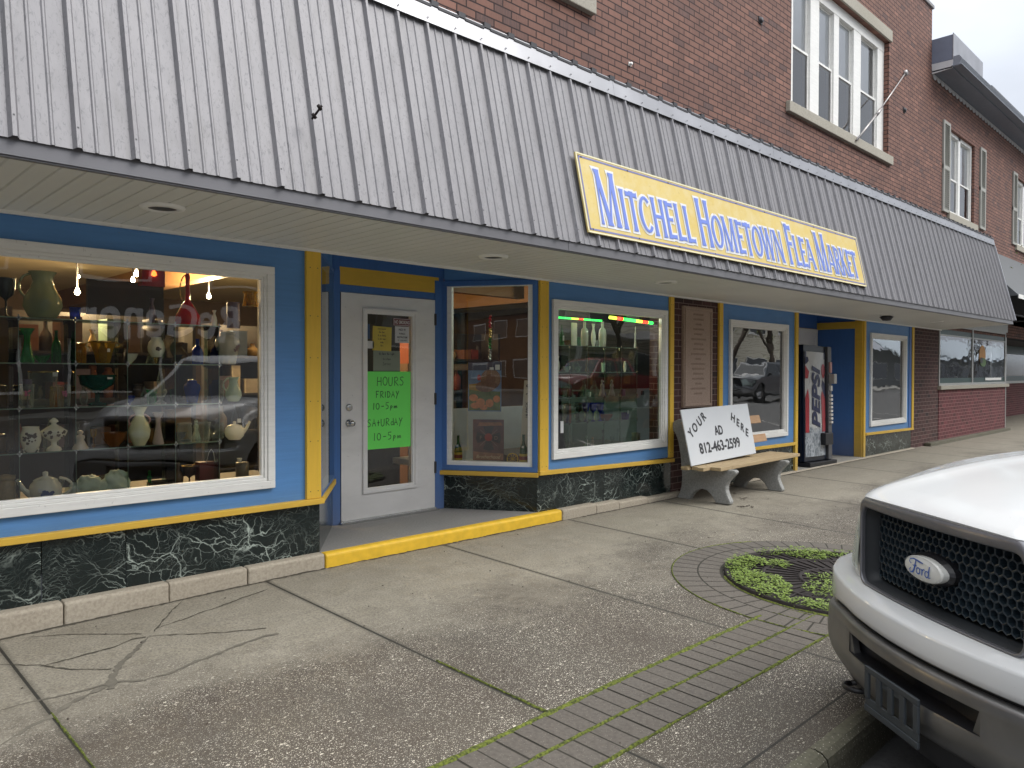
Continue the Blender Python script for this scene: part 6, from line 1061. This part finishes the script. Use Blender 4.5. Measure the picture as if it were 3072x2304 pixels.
for i, (cx, cy, Y_) in enumerate(((970, 290, 3.2), (945, 335, 4.4), (550, 420, 3.0), (1485, 450, 3.6), (560, 310, 5.0))):
    p = atY(*crop(cx, cy, *c1), Y_); lm = thing('ceiling_bulb', ['bare warm bulb by the red lantern, upper', 'bare warm bulb just below the upper one by the lantern', 'bare warm bulb left of the notice board', 'bare warm bulb right of the red decanter', 'small far warm bulb above the left one'][i], 'bulb', p, 'bare bulbs lighting the shop'); m_ = MB(); r_b = .026 if i != 4 else .016
    m_.lathe([(.001, -r_b), (r_b * .7, -r_b * .7), (r_b, 0), (r_b * .7, r_b * .8), (r_b * .4, r_b * 1.6)], p, 14); obj('glowing_bulb', m_, BLB, lm); m_ = MB(); m_.tube([p + EZ * r_b * 1.5, Vector((p.x, p.y, 2.62))], .008, 6); obj('bulb_cord', m_, DRKM, lm)
    if i in (0, 2, 3): ld = bpy.data.lights.new('bulb_light', 'POINT'); ld.energy = 60; ld.color = (1, .72, .38); ld.shadow_soft_size = .06; lo_ = bpy.data.objects.new('bulb_light', ld); link(lo_); lo_.location = p + Vector((0, -.08, -.05))
for x, y, e_ in ((5.6, 2.4, 14), (6.3, .62, 7.0)):
    p = Vector((x, y, 2.42 if y > 1 else 2.2)); lm = thing('ceiling_bulb', 'bare warm bulb over the stock behind the angled window' if y > 1 else 'small added bulb brightening the goods in the second display case', 'bulb', p, 'bare bulbs lighting the shop'); m_ = MB(); m_.lathe([(.001, -.03), (.02, -.02), (.03, 0), (.02, .025), (.012, .05)], p, 12); obj('glowing_bulb', m_, BLB, lm); ld = bpy.data.lights.new('bulb_light', 'POINT'); ld.energy = e_; ld.color = (1, .78, .5) if y > 1 else (.9, 1, .92); ld.shadow_soft_size = .05; lo_ = bpy.data.objects.new('bulb_light', ld); link(lo_); lo_.location = p + Vector((0, -.05, -.06))  # the lamp in the second display case is added to brighten its goods
# =================================================================== PICKUP TRUCKS
def carpaint(name, c, dirt=.25):
    t = NT(name); v = t.pos(); d = t.noise(v, 3.5, 6, .65); s_ = t.noise(v, 140, 2); c1 = t.mix(t.ramp(d, [(.5, 0.), (.8, dirt)]), c, [x * .6 + .03 for x in c]); c1 = t.mix(t.ramp(s_, [(.76, 0.), (.8, .7)]), c1, (.12, .10, .08)); t.col(c1); t.set(.26); t.b.inputs['Coat Weight'].default_value = .6; t.b.inputs['Coat Roughness'].default_value = .06; return t.m
GREYM = plain('bumper_steel', (.19, .188, .185), .36, .75, .35, 7); GRLR = plain('grille_bezel', (.012, .015, .018), .6); GRL = plain('grille_plastic', (.018, .028, .036), .35); DGL = plain('dark_auto_glass', (.02, .025, .028), .06); TYRE = plain('tyre_rubber', (.02, .02, .02), .85); RIM = plain('wheel_alloy', (.40, .40, .40), .3, .8); BCH = plain('bright_trim', (.20, .20, .215), .36, .6, .3, 9); HLM = plain('headlamp', (.50, .52, .52), .12, .3)
def pickup(name, label, O, ang, body, detail=True, group=None):
    t_ = thing(name, label, 'pickup truck', O, group); O = Vector(O); U_ = Vector((math.cos(ang), math.sin(ang), 0)); V_ = Vector((-math.sin(ang), math.cos(ang), 0))
    W = lambda u, v, w_: O + U_ * u + V_ * v + EZ * w_
    def ubox(m_, u0, v0, w0, u1, v1, w1): m_.ob(W(u0, v0, w0), U_ * (u1 - u0), V_ * (v1 - v0), EZ * (w1 - w0))
    vf = lambda u: -.15 * u * u - .9 * max(0, abs(u) - .42) ** 2
    vb = lambda u: .09 - .28 * u * u - .8 * max(0, abs(u) - .7) ** 2
    def FV(u, w_): k = min(1, max(0, (w_ - .79) / .35)) ** 2; return vf(u) * (1 - k) + min(vf(u), -.03 - .68 * (abs(u) - .42)) * k if abs(u) > .42 else vf(u)
    def interp(tb, x):
        for (a, b), (c, d) in zip(tb, tb[1:]):
            if x <= c: return b + (d - b) * max(0, (x - a)) / (c - a)
        return tb[-1][1]
    HT = [(0, 1.142), (.02, 1.155), (.1, 1.182), (.26, 1.216), (.36, 1.238), (.52, 1.268), (.69, 1.291), (.85, 1.306), (1.0, 1.314), (1.3, 1.326)]
    vh = lambda u: min(vf(u), -.03 - .68 * (abs(u) - .42)) if abs(u) > .42 else vf(u)
    def hood(a, b):
        u = (a * 2 - 1) * .90; t = (b ** 1.4) * 1.3; v = vh(u) * (1 - .5 * b) - t + .012; cr = -.022 * (abs(u) / .7) ** 2 - .09 * max(0, abs(u) - .74) / .16 * max(0, abs(u) - .74) / .16 + .012 * math.exp(-((abs(u) - .42) / .07) ** 2) * min(1, b * 3)
        return W(u, v, interp(HT, t) + .012 + cr - .17 * (max(0, abs(u) - .46) / .44) ** 2 * math.exp(-t / .16))
    m_ = MB(); m_.grid(hood, 40, 26); m_.add([hood(i / 40, 0) for i in range(41)] + [hood(i / 40, 0) - EZ * .022 - V_ * .012 for i in range(41)], [[i, i + 41, i + 42, i + 1] for i in range(40)]); obj('hood', m_, body, t_)
    # shoulders and sides
    m_ = MB()
    for s_ in (1, -1):
        def sh(a, b): 
            e = hood(.5 + s_ * .5, a); loc = e - O; v = loc.dot(V_); w_ = loc.z; k = b; v0 = v; return W(s_ * (.90 + .075 * math.sin(k * math.pi / 2)), v0 - .0, w_ - (w_ - 1.0) * (1 - math.cos(k * math.pi / 2)))
        m_.grid(sh, 20, 6)
        pts = [(-.34, .50)]; pts = [(-.36, 1.02), (-.36, .52)] + [(-.98 + .47 * math.cos(math.radians(a)), .36 + .47 * math.sin(math.radians(a))) for a in range(20, 161, 14)] + [(-1.5, .42), (-4.15, .42)] + [(-4.62 + .47 * math.cos(math.radians(a)), .36 + .47 * math.sin(math.radians(a))) for a in range(20, 161, 14)] + [(-5.15, .48), (-5.7, .55), (-5.7, 1.27), (-4.0, 1.25), (-1.35, 1.20), (-1.0, 1.12)]
        m_.prism(pts, W(s_ * .975 - (.05 if s_ > 0 else 0), 0, 0), V_, EZ, U_, .05)
        m_.grid(lambda a, b: W(s_ * (.44 + .52 * a), FV(.44 + .52 * a, .79 + (.35 - .19 * a * a) * b) - .004, .79 + (.35 - .19 * a * a) * b), 20, 8)
        m_.add([W(s_ * .96, vf(.96), .70), W(s_ * .975, -.45, .70), W(s_ * .975, -.45, 1.06), W(s_ * .96, vf(.96), 1.08)], [[0, 1, 2, 3]])
    ubox(m_, -.93, -5.66, .6, .93, -4.02, .75); ubox(m_, -.93, -5.7, .6, .93, -5.64, 1.26); ubox(m_, -.9, -4.08, .6, .9, -4.02, 1.25); ubox(m_, -.93, -1.45, 1.0, .93, -1.25, 1.20)
    obj('body_side', m_, body, t_)
    m_ = MB(); ubox(m_, -.72, -5.5, .30, .72, -.12, .62); ubox(m_, -.85, -1.9, .35, .85, -.25, .95); obj('chassis', m_, BLACKP, t_)
    # cab
    A = [(-1.28, 1.18, .93), (-2.02, 1.83, .70), (-2.25, 1.90, .68), (-3.55, 1.90, .68), (-3.85, 1.83, .70), (-4.02, 1.22, .92)]; m_ = MB()
    vs = [W(s_ * u, v, w_) for v, w_, u in A for s_ in (-1, 1)]; n_ = len(A); m_.add(vs, [[2 * i, 2 * i + 1, 2 * i + 3, 2 * i + 2] for i in range(n_ - 1)] + [[2 * i for i in range(n_)], [2 * i + 1 for i in range(n_)][::-1]]); obj('cab', m_, body, t_)
    def lerp3(p, q, t): return p + (q - p) * t
    m_ = MB()
    def inset(q4, k1, k2, lift):
        a, b, c, d = q4; cen = (a + b + c + d) / 4; nn = (b - a).cross(d - a).normalized()
        if nn.dot(cen - (O + EZ * 1.3 + V_ * -2.7)) < 0: nn = -nn
        m_.add([lerp3(cen, p, 1) + (cen - p) * k1 + nn * lift for p in q4], [[0, 1, 2, 3]])
    inset([W(-.93, -1.28, 1.18), W(.93, -1.28, 1.18), W(.70, -2.02, 1.83), W(-.70, -2.02, 1.83)], .08, 0, .008); inset([W(-.92, -4.02, 1.22), W(.92, -4.02, 1.22), W(.70, -3.85, 1.83), W(-.70, -3.85, 1.83)], .12, 0, .008)
    for s_ in (1, -1):
        for va, vb_, ta, tb in ((-1.62, -2.85, -2.15, -2.82), (-2.95, -3.80, -2.95, -3.62)): 
            m_.add([W(s_ * .925, va, 1.24), W(s_ * .925, vb_, 1.25), W(s_ * .722, tb, 1.80), W(s_ * .722, ta, 1.80)], [[0, 1, 2, 3]])
    obj('cab_glass', m_, DGL, t_)
    for s_ in (1, -1): m_ = MB(); ubox(m_, s_ * .99, -1.78, 1.22, s_ * 1.22, -1.68, 1.42); obj('side_mirror', m_, BLACKP, t_, bevel=.02)
    for s_ in (1, -1):
        for v in (-.98, -4.62):
            m_ = MB(); c = MB(); c.lathe([(.24, -.12), (.36, -.125), (.39, -.08), (.39, .08), (.36, .125), (.24, .12)], (0, 0, 0), 32); mp_ = lambda q: W(s_ * .84 + q.z, v + q.x, .39 + q.y); m_.add([mp_(q) for q in c.v], c.f, True); wo = obj('wheel', m_, TYRE, t_)
            m_ = MB(); c = MB(); c.lathe([(.001, s_ * .06), (.07, s_ * .07), (.08, s_ * .03), (.21, s_ * .05), (.245, s_ * .115), (.24, -.1)], (0, 0, 0), 24, .04, 5); m_.add([mp_(q) for q in c.v], c.f, True); obj('rim', m_, RIM, wo)
    # bumper
    prs = [(u, vb(u)) for u in (-.95, -.9, -.8, -.7, -.6, -.5, -.40, -.37, -.33, -.2, -.1, 0, .1, .2, .33, .37, .40, .5, .6, .7, .8, .9, .95)]; prs = [(-.99, -.50), (-.985, -.40), (-.975, -.29)] + prs + [(.975, -.29), (.985, -.40), (.99, -.50)]
    def prof_grid(m_, rows, skip=None):
        n_ = len(prs); vs = [W(u, r[0](u, v), r[1] - (.07 * max(0, min(.4, abs(u) - .55)) / .4 if .59 < r[1] < .74 else 0)) for r in rows for u, v in prs]; m_.add(vs, [[j * n_ + i, j * n_ + i + 1, (j + 1) * n_ + i + 1, (j + 1) * n_ + i] for j in range(len(rows) - 1) for i in range(n_ - 1) if not (skip and skip(i, j))], True)
    off = lambda d: (lambda u, v: v + d)
    mixf = lambda k, d: (lambda u, v: (vf(min(.95, abs(u))) * (1 - k) + v * k + d) if abs(u) < .955 else v + d - .03 * (1 - k))
    m_ = MB(); prof_grid(m_, [(mixf(0, -.03), .80), (mixf(0, .012), .782), (mixf(.5, 0), .776), (off(-.03), .768), (off(-.006), .761), (off(.000), .756), (off(.003), .748), (off(.006), .69), (off(.004), .672), (off(-.004), .664), (off(-.02), .662)]); bp = obj('bumper_cover', m_, body, t_)
    m_ = MB(); prof_grid(m_, [(off(-.024), .672), (off(-.024), .63)]); prof_grid(m_, [(off(-.03), .41), (off(-.04), .36), (off(-.09), .27)]); ubox(m_, -.42, -.05, .50, .42, .03, .63); obj('bumper_gap', m_, BLACKP, t_)
    m_ = MB(); rows = [(off(-.02), .648), (off(.010), .645), (off(.020), .634), (off(.021), .600), (off(.022), .521), (off(.026), .513), (off(.026), .47), (off(.012), .425), (off(-.01), .40), (off(-.05), .395)]
    us = [p[0] for p in prs]; prof_grid(m_, rows, lambda i, j: j == 3 and us[i] >= -.371 and us[i + 1] <= .371)
    for s_ in (-1, 1): m_.prism([(.374, .599), (.374, .522), (.335, .522), (.362, .599)], W(0, vb(.36) - .01, 0), U_ * s_, EZ, V_, .026)
    obj('steel_bumper', m_, GREYM, t_); m_ = MB(); m_.add([W(u, vb(u) + .021, .5212) for u in (-.37, -.2, 0, .2, .37)] + [W(u, vb(u) - .05, .530) for u in (-.37, -.2, 0, .2, .37)] + [W(u, vb(u) - .05, .598) for u in (-.37, -.2, 0, .2, .37)] + [W(u, vb(u) + .02, .5998) for u in (-.37, -.2, 0, .2, .37)], [[i + k, i + 1 + k, i + 6 + k, i + 5 + k] for i in range(4) for k in (0, 5, 10)]); obj('air_slot', m_, BLACKP, t_)
    # grille
    def rr(hw, z0, z1, r, n_=6):
        P = []
        for cx, cz, a0 in ((hw - r, z1 - r, 0), (-hw + r, z1 - r, 90), (-hw + r, z0 + r, 180), (hw - r, z0 + r, 270)):
            P += [(cx + r * math.cos(math.radians(a0 + 90 * k / n_)), cz + r * math.sin(math.radians(a0 + 90 * k / n_))) for k in range(n_ + 1)]
        Q = []
        for a, b in zip(P, P[1:] + P[:1]):
            m2 = max(1, int(math.hypot(b[0] - a[0], b[1] - a[1]) / .06)); Q += [(a[0] + (b[0] - a[0]) * i / m2, a[1] + (b[1] - a[1]) * i / m2) for i in range(m2)]
        return Q
    def loopgrid(m_, loops):
        n_ = len(loops[0]); m_.add([p for l in loops for p in l], [[j * n_ + i, j * n_ + (i + 1) % n_, (j + 1) * n_ + (i + 1) % n_, (j + 1) * n_ + i] for j in range(len(loops) - 1) for i in range(n_)], True)
    inn = rr(.437, .790, 1.102, .045); k_out = lambda p, d: (p[0] + d * .35 * (1 if p[0] > .37 else -1 if p[0] < -.37 else p[0] / .37), p[1] + (.046 if p[1] > .95 else -.008) * (abs(d) / .03) * (1 if (p[1] > 1.04 or p[1] < .85) else 0) * (1 if d > 0 else -1))
    def lp(path, dv, d): return [W(*(lambda q: (q[0], vf(q[0]) + dv, q[1]))(k_out(p, d))) for p in path]
    m_ = MB(); loopgrid(m_, [lp(inn, -.05, .034), lp(inn, .004, .030), lp(inn, .016, .022), lp(inn, .016, .004), lp(inn, .008, .0), lp(inn, -.004, .0)]); gr = obj('grille_surround', m_, BCH, t_)
    inn2 = rr(.385, .822, 1.070, .03)
    m_ = MB(); i1 = [W(p[0], vf(p[0]) - .004, p[1]) for p in inn]; sc2 = lambda p: ((p[0]) * .90, .946 + (p[1] - .946) * .90)
    loopgrid(m_, [i1, [W(sc2(p)[0] * 1.06, vf(p[0]) - .012, sc2(p)[1] + (sc2(p)[1] - .946) * .06) for p in inn], [W(sc2(p)[0], vf(p[0]) - .05, sc2(p)[1]) for p in inn], [W(sc2(p)[0], vf(p[0]) - .12, sc2(p)[1]) for p in inn]]); ubox(m_, -.40, -.2, .79, .40, -.135, 1.10); obj('grille_recess', m_, GRLR, gr)
    if detail:
        m_ = MB(); px_, pz_ = .0345, .0300; R_ = px_ / math.sqrt(3); j = 0; z = .805
        while z < 1.088:
            u = -.40 + (px_ / 2 if j % 2 else 0)
            while u < .40:
                if abs(u) < .386 and .812 < z < 1.080 and not ((u / .115) ** 2 + ((z - .948) / .05) ** 2 < .7):
                    hx = [(u + R_ * 1.0 * math.cos(math.radians(30 + 60 * k)), z + R_ * math.sin(math.radians(30 + 60 * k))) for k in range(6)]; hi = [(u + (a - u) * .80, z + (b - z) * .80) for a, b in hx]; hj = [(u + (a - u) * .70, z + (b - z) * .70) for a, b in hx]
                    vs = [W(a, vf(a) - .045, b) for a, b in hx] + [W(a, vf(a) - .047, b) for a, b in hi] + [W(a, vf(a) - .085, b) for a, b in hj]
                    m_.add(vs, [[k, (k + 1) % 6, (k + 1) % 6 + 6, k + 6] for k in range(6)] + [[k + 6, (k + 1) % 6 + 6, (k + 1) % 6 + 12, k + 12] for k in range(6)])
                u += px_
            z += pz_; j += 1
        obj('honeycomb_mesh', m_, GRL, gr)
        bd = MB(); BC = (.006, .948)
        for (k1, d1), (k2, d2) in (((1.0, -.04), (1.0, .006)), ((1.0, .006), (.93, .012)), ((.93, .010), (.6, .015)), ((.6, .015), (.01, .017))):
            bd.add([W(BC[0] + .108 * k * math.cos(a * .1309), d, BC[1] + .0445 * k * math.sin(a * .1309)) for k, d in ((k1, d1), (k2, d2)) for a in range(48)], [[a, (a + 1) % 48, (a + 1) % 48 + 48, a + 48] for a in range(48)], k1 < 1)
        bo = obj('badge', bd, plain('badge_white', (.66, .66, .62), .15), gr); m_ = MB(); m_.add([W(BC[0] + .122 * k * math.cos(a * .2618), d, BC[1] + .056 * k * math.sin(a * .2618)) for k, d in ((1.0, -.07), (1.0, -.03), (.85, -.012)) for a in range(24)], [[r * 24 + a, r * 24 + (a + 1) % 24, (r + 1) * 24 + (a + 1) % 24, (r + 1) * 24 + a] for r in range(2) for a in range(24)]); m_.add([W(BC[0] + .104 * math.cos(a * .2618), -.012, BC[1] + .0475 * math.sin(a * .2618)) for a in range(24)], [list(range(24))]); obj('badge_seat', m_, BLACKP, gr)
        m_ = MB(); FO = W(BC[0], .0178, BC[1]); fx, fy = -U_, EZ    # viewer's left is +u
        F = [([(-.052, .010), (-.062, .016), (-.058, .026), (-.038, .031), (-.010, .027), (.014, .024)], [.004, .004, .004, .005, .007, .004]), ([(-.026, .026), (-.030, .010), (-.036, -.008), (-.044, -.020), (-.056, -.022), (-.062, -.012), (-.054, -.006)], [.005, .007, .008, .007, .005, .004, .003]), ([(-.044, .006), (-.030, .006), (-.020, .008)], [.003, .005, .003]),
             (arc(-.012, -.008, .010, .011, 100, 460, 12), .0048), ([(-.003, .002), (.004, .002), (.008, -.002)], .003), ([(.010, .004), (.010, -.010), (.008, -.020)], [.005, .006, .004]), ([(.010, -.004), (.018, .004), (.026, .003)], [.004, .005, .003]), (arc(.036, -.009, .010, .011, 60, 420, 12), .0048), ([(.052, .022), (.047, .004), (.045, -.012), (.048, -.020), (.058, -.016)], [.004, .006, .006, .005, .002])]
        for i, (p, w_) in enumerate(F): ribbon(m_, p, w_, FO, fx, fy, .0 + .00015 * i)
        obj('badge_script', m_, plain('badge_blue', (.03, .10, .38), .3), bo)
        m_ = MB(); PV = vb(0) + .035
        def pb(u0, w0, u1, w1, d=.012): ubox(m_, u0, PV, w0, u1, PV + d, w1)
        pb(-.158, .378, .158, .402); pb(-.158, .402, .158, .430, .008); pb(-.158, .526, .158, .548)
        for a, b in ((-.158, -.132), (-.085, -.055), (-.015, .015), (.055, .085), (.132, .158)): pb(a, .430, b, .526)
        pb(-.085, .500, .085, .526, .006); obj('plate_bracket', m_, plain('bracket_black', (.035, .042, .048), .55, var=.3, scale=20), t_, bevel=.004)
        for s_ in (1, -1): m_ = MB(); c0 = (.46 * s_, .0); m_.tube([W(c0[0] + .055 * math.cos(k * .3927 * .5 + .0), c0[1] + .05 * math.sin(k * .3927 * .5) - .02, .325 + .006 * k / 8) for k in range(17)], .012, 8); m_.tube([W(c0[0] + .055, -.02, .325), W(c0[0] + .055, -.22, .34)], .012, 8); m_.tube([W(c0[0] - .055, -.02, .325), W(c0[0] - .055, -.22, .34)], .012, 8); obj('tow_hook', m_, BLACKP, t_)
    for s_ in (1, -1):
        m_ = MB(); m_.grid(lambda a, b: W(s_ * (.50 + .42 * a), FV(.50 + .42 * a, .835 + (.225 - .12 * a * a) * b) + .006, .835 + (.225 - .12 * a * a) * b), 20, 8); hl = obj('headlight', m_, HLM, t_); m_ = MB(); m_.grid(lambda a, b: W(s_ * (.49 + .45 * a), FV(.49 + .45 * a, .825 + (.245 - .13 * a * a) * b) + .012, .825 + (.245 - .13 * a * a) * b), 20, 8); obj('headlight_lens', m_, CLR, hl)
    return t_
TA = math.radians(51.9)
pickup('pickup_truck', 'white pickup truck with honeycomb grille parked nose first at the kerb', (2.987, -3.996, -.25), TA, carpaint('white_car_paint', (.60, .61, .61), .07))
RC = carpaint('red_car_paint', (.22, .008, .015)); GC = carpaint('grey_car_paint', (.10, .11, .12))
pickup('pickup_truck', 'dark red pickup truck parked along the far side of the street', (19.3, -13.0, .01), math.radians(90), RC, False); pickup('pickup_truck', 'grey pickup truck parked far up the opposite side', (33.0, -13.6, .01), math.radians(90), GC, False); pickup('pickup_truck', 'bright red pickup truck parked beyond the grey one', (40.5, -12.6, .01), math.radians(70), carpaint('bright_red_paint', (.35, .012, .015)), False)
# =================================================================== FAR SIDE OF THE STREET (seen in the window reflections)
def shopfront(name, label, x0, x1, y, h, wall, n_, band=None, dep=8):
    t_ = thing(name, label, 'building', ((x0 + x1) / 2, y - 3, .1)); m_ = MB(); m_.box(x0, y - dep, .1, x1, y, h); m_.box(x0 - .1, y - dep, h, x1 + .1, y + .12, h + .2); obj('wall', m_, wall, t_)
    st = (x1 - x0) / n_
    for i in range(n_):
        a = x0 + st * (i + .15); b = x0 + st * (i + .85); m_ = MB(); fr(m_, (0, y + .03, 0), EX, EZ, a, b, .7, 2.5, .08, -.01, .03); f_ = obj('window', m_, WHT, t_); m_ = MB(); m_.quad((b - .08, y + .01, .78), (a + .08, y + .01, .78), (a + .08, y + .01, 2.42), (b - .08, y + .01, 2.42)); obj('pane', m_, DGL, f_)
        if h > 6: m_ = MB(); fr(m_, (0, y + .03, 0), EX, EZ, a + .3, b - .3, 4.2, 5.9, .08, -.01, .03); f_ = obj('window', m_, WHT, t_); m_ = MB(); m_.quad((b - .38, y + .01, 4.28), (a + .38, y + .01, 4.28), (a + .38, y + .01, 5.82), (b - .38, y + .01, 5.82)); obj('pane', m_, DGL, f_)
    if band: m_ = MB(); m_.box(x0 + .1, y, 2.35, x1 - .1, y + .25, 3.95); obj('fascia_band', m_, band, t_)
    return t_
SID = NT('cream_siding'); v_ = SID.pos(); w__ = SID.n('TexWave', bands_direction='Z'); w__.inputs['Scale'].default_value = 1.6; SID.l(v_, w__.inputs[0]); SID.col(SID.mix(SID.ramp(w__.outputs[0], [(.0, 0.), (.25, 1.)]), (.40, .37, .28), (.72, .67, .54))); SID.set(.7); SID = SID.m
DKW = plain('dark_wall', (.06, .06, .062), .8); BRW = plain('brown_wall', (.13, .12, .115), .8)
r1 = shopfront('far_shop', 'dark fronted shop with white lettering on the far side of the street', -2, 13.5, -20, 7.0, BRW, 4, DKW); m_ = MB(); put_text(m_, 'ReGener', (9.0, -19.745, 3.02), (-1, 0, 0), (0, 0, 1), width=4.7, height=1.05, bold=.03, ext=.01); obj('shop_lettering', m_, plain('letter_white', (.88, .88, .88), .6), r1)
shopfront('far_shop', 'tall brown brick block left of the lettered shop', -30, -2.3, -20, 8.5, BRK2, 6)
shopfront('far_shop', 'long dark brick row at the left end of the street', -100, -31, -20, 8.0, BRK2, 12)
shopfront('far_shop', 'grey rendered shop with a row of windows across the street', 14, 25.5, -21, 5.2, plain('grey_wall', (.20, .20, .20), .8), 3)
ph = shopfront('far_house', 'long cream sided building with a white columned porch', 27, 58, -22, 9.0, SID, 7)
for i in range(5): m_ = MB(); m_.lathe([(.2, .1), (.16, .3), (.14, 3.2), (.2, 3.3)], (29 + i * 3.2, -19.8, 0), 14); obj('porch_column', m_, WHT, ph)
m_ = MB(); m_.box(28, -22, 3.3, 43, -19.4, 3.6); obj('porch_roof', m_, WHT, ph)
wr = shopfront('far_shop', 'low building with a pale metal roof far up the street', 78, 150, -24, 3.6, plain('pale_wall', (.30, .31, .31), .8), 12); m_ = MB(); m_.prism([(-24.5, 5.4), (-20.8, 3.1), (-20.8, 2.95), (-24.5, 5.2)], (77, 0, 0), EY, EZ, EX, 74); obj('metal_roof', m_, plain('pale_roof', (.55, .62, .68), .5), wr)
# trees
BARK = plain('bark', (.10, .075, .055), .9, var=.4, scale=20, bump=.4); LF2 = leafmat('spring_leaf', (.20, .24, .07), (.42, .45, .18))
def tree(name, label, loc, H_, R_, nl, seed, group=None, ls=.11):
    rr_ = random.Random(seed); t_ = thing(name, label, 'tree', loc, group); L0 = Vector(loc); m_ = MB(); tips = []
    def br_(p, d, l_, r, dep):
        q = p + d * l_; mid = (p + q) / 2 + Vector((rr_.uniform(-.06, .06), rr_.uniform(-.06, .06), 0)) * l_; m_.tube([p, mid, q], [r, r * .85, r * .7], 7)
        if dep == 0: tips.append((q, l_)); return
        for k in range(3 if dep > 1 else 4):
            a = rr_.uniform(0, 6.28); s_ = rr_.uniform(.4, .8); nd = (d + Vector((math.cos(a) * s_, math.sin(a) * s_, rr_.uniform(-.1, .3)))).normalized(); br_(q if k else mid.lerp(q, .6), nd, l_ * rr_.uniform(.6, .8), r * .6, dep - 1)
        tips.append((q, l_))
    br_(L0, Vector((rr_.uniform(-.05, .05), rr_.uniform(-.05, .05), 1)).normalized(), H_ * .34, H_ * .022, 4); obj('trunk', m_, BARK, t_); m_ = MB()
    for k in range(nl):
        q, l_ = rr_.choice(tips); s_ = R_ * .16; p = q + Vector((rr_.gauss(0, s_), rr_.gauss(0, s_), rr_.gauss(0, s_))); leaf(m_, p, ls * rr_.uniform(.6, 1.3), ls * .6, rr_.uniform(0, 6.28), rr_.uniform(-.8, .8))
    obj('crown', m_, LF2, t_); return t_
tree('street_tree', 'young leafy tree standing at the kerb beyond the pickup', (14.4, -3.35, -.09), 4.4, 1.5, 900, 5, ls=.05)
t1 = tree('broadleaf_tree', 'broad spring tree in front of the far grey shop', (17.0, -18.6, .1), 9.5, 3.6, 9000, 21, 'trees across the street', .17)
def dupt(root, loc, rz, label):
    r = root.copy(); link(r); r.location = loc; r.rotation_euler = (0, 0, rz); r['label'] = label
    for ch in list(root.children): c = ch.copy(); link(c); c.parent = r
for i, (x, y, rz, lb_) in enumerate(((30.5, -18.4, 1.2, 'broad spring tree by the porch of the cream building'), (47, -18.6, 2.6, 'broad spring tree at the middle of the cream building'), (64, -19.5, 4.1, 'broad spring tree in the gap past the cream building'), (74, -19, 5.4, 'broad spring tree beside the low pale roofed building'), (92, -18.6, .7, 'broad spring tree in front of the low pale roofed building'), (125, -18.6, 3.2, 'farthest broad spring tree across the street'))): dupt(t1, (x, y, .1), rz, lb_)
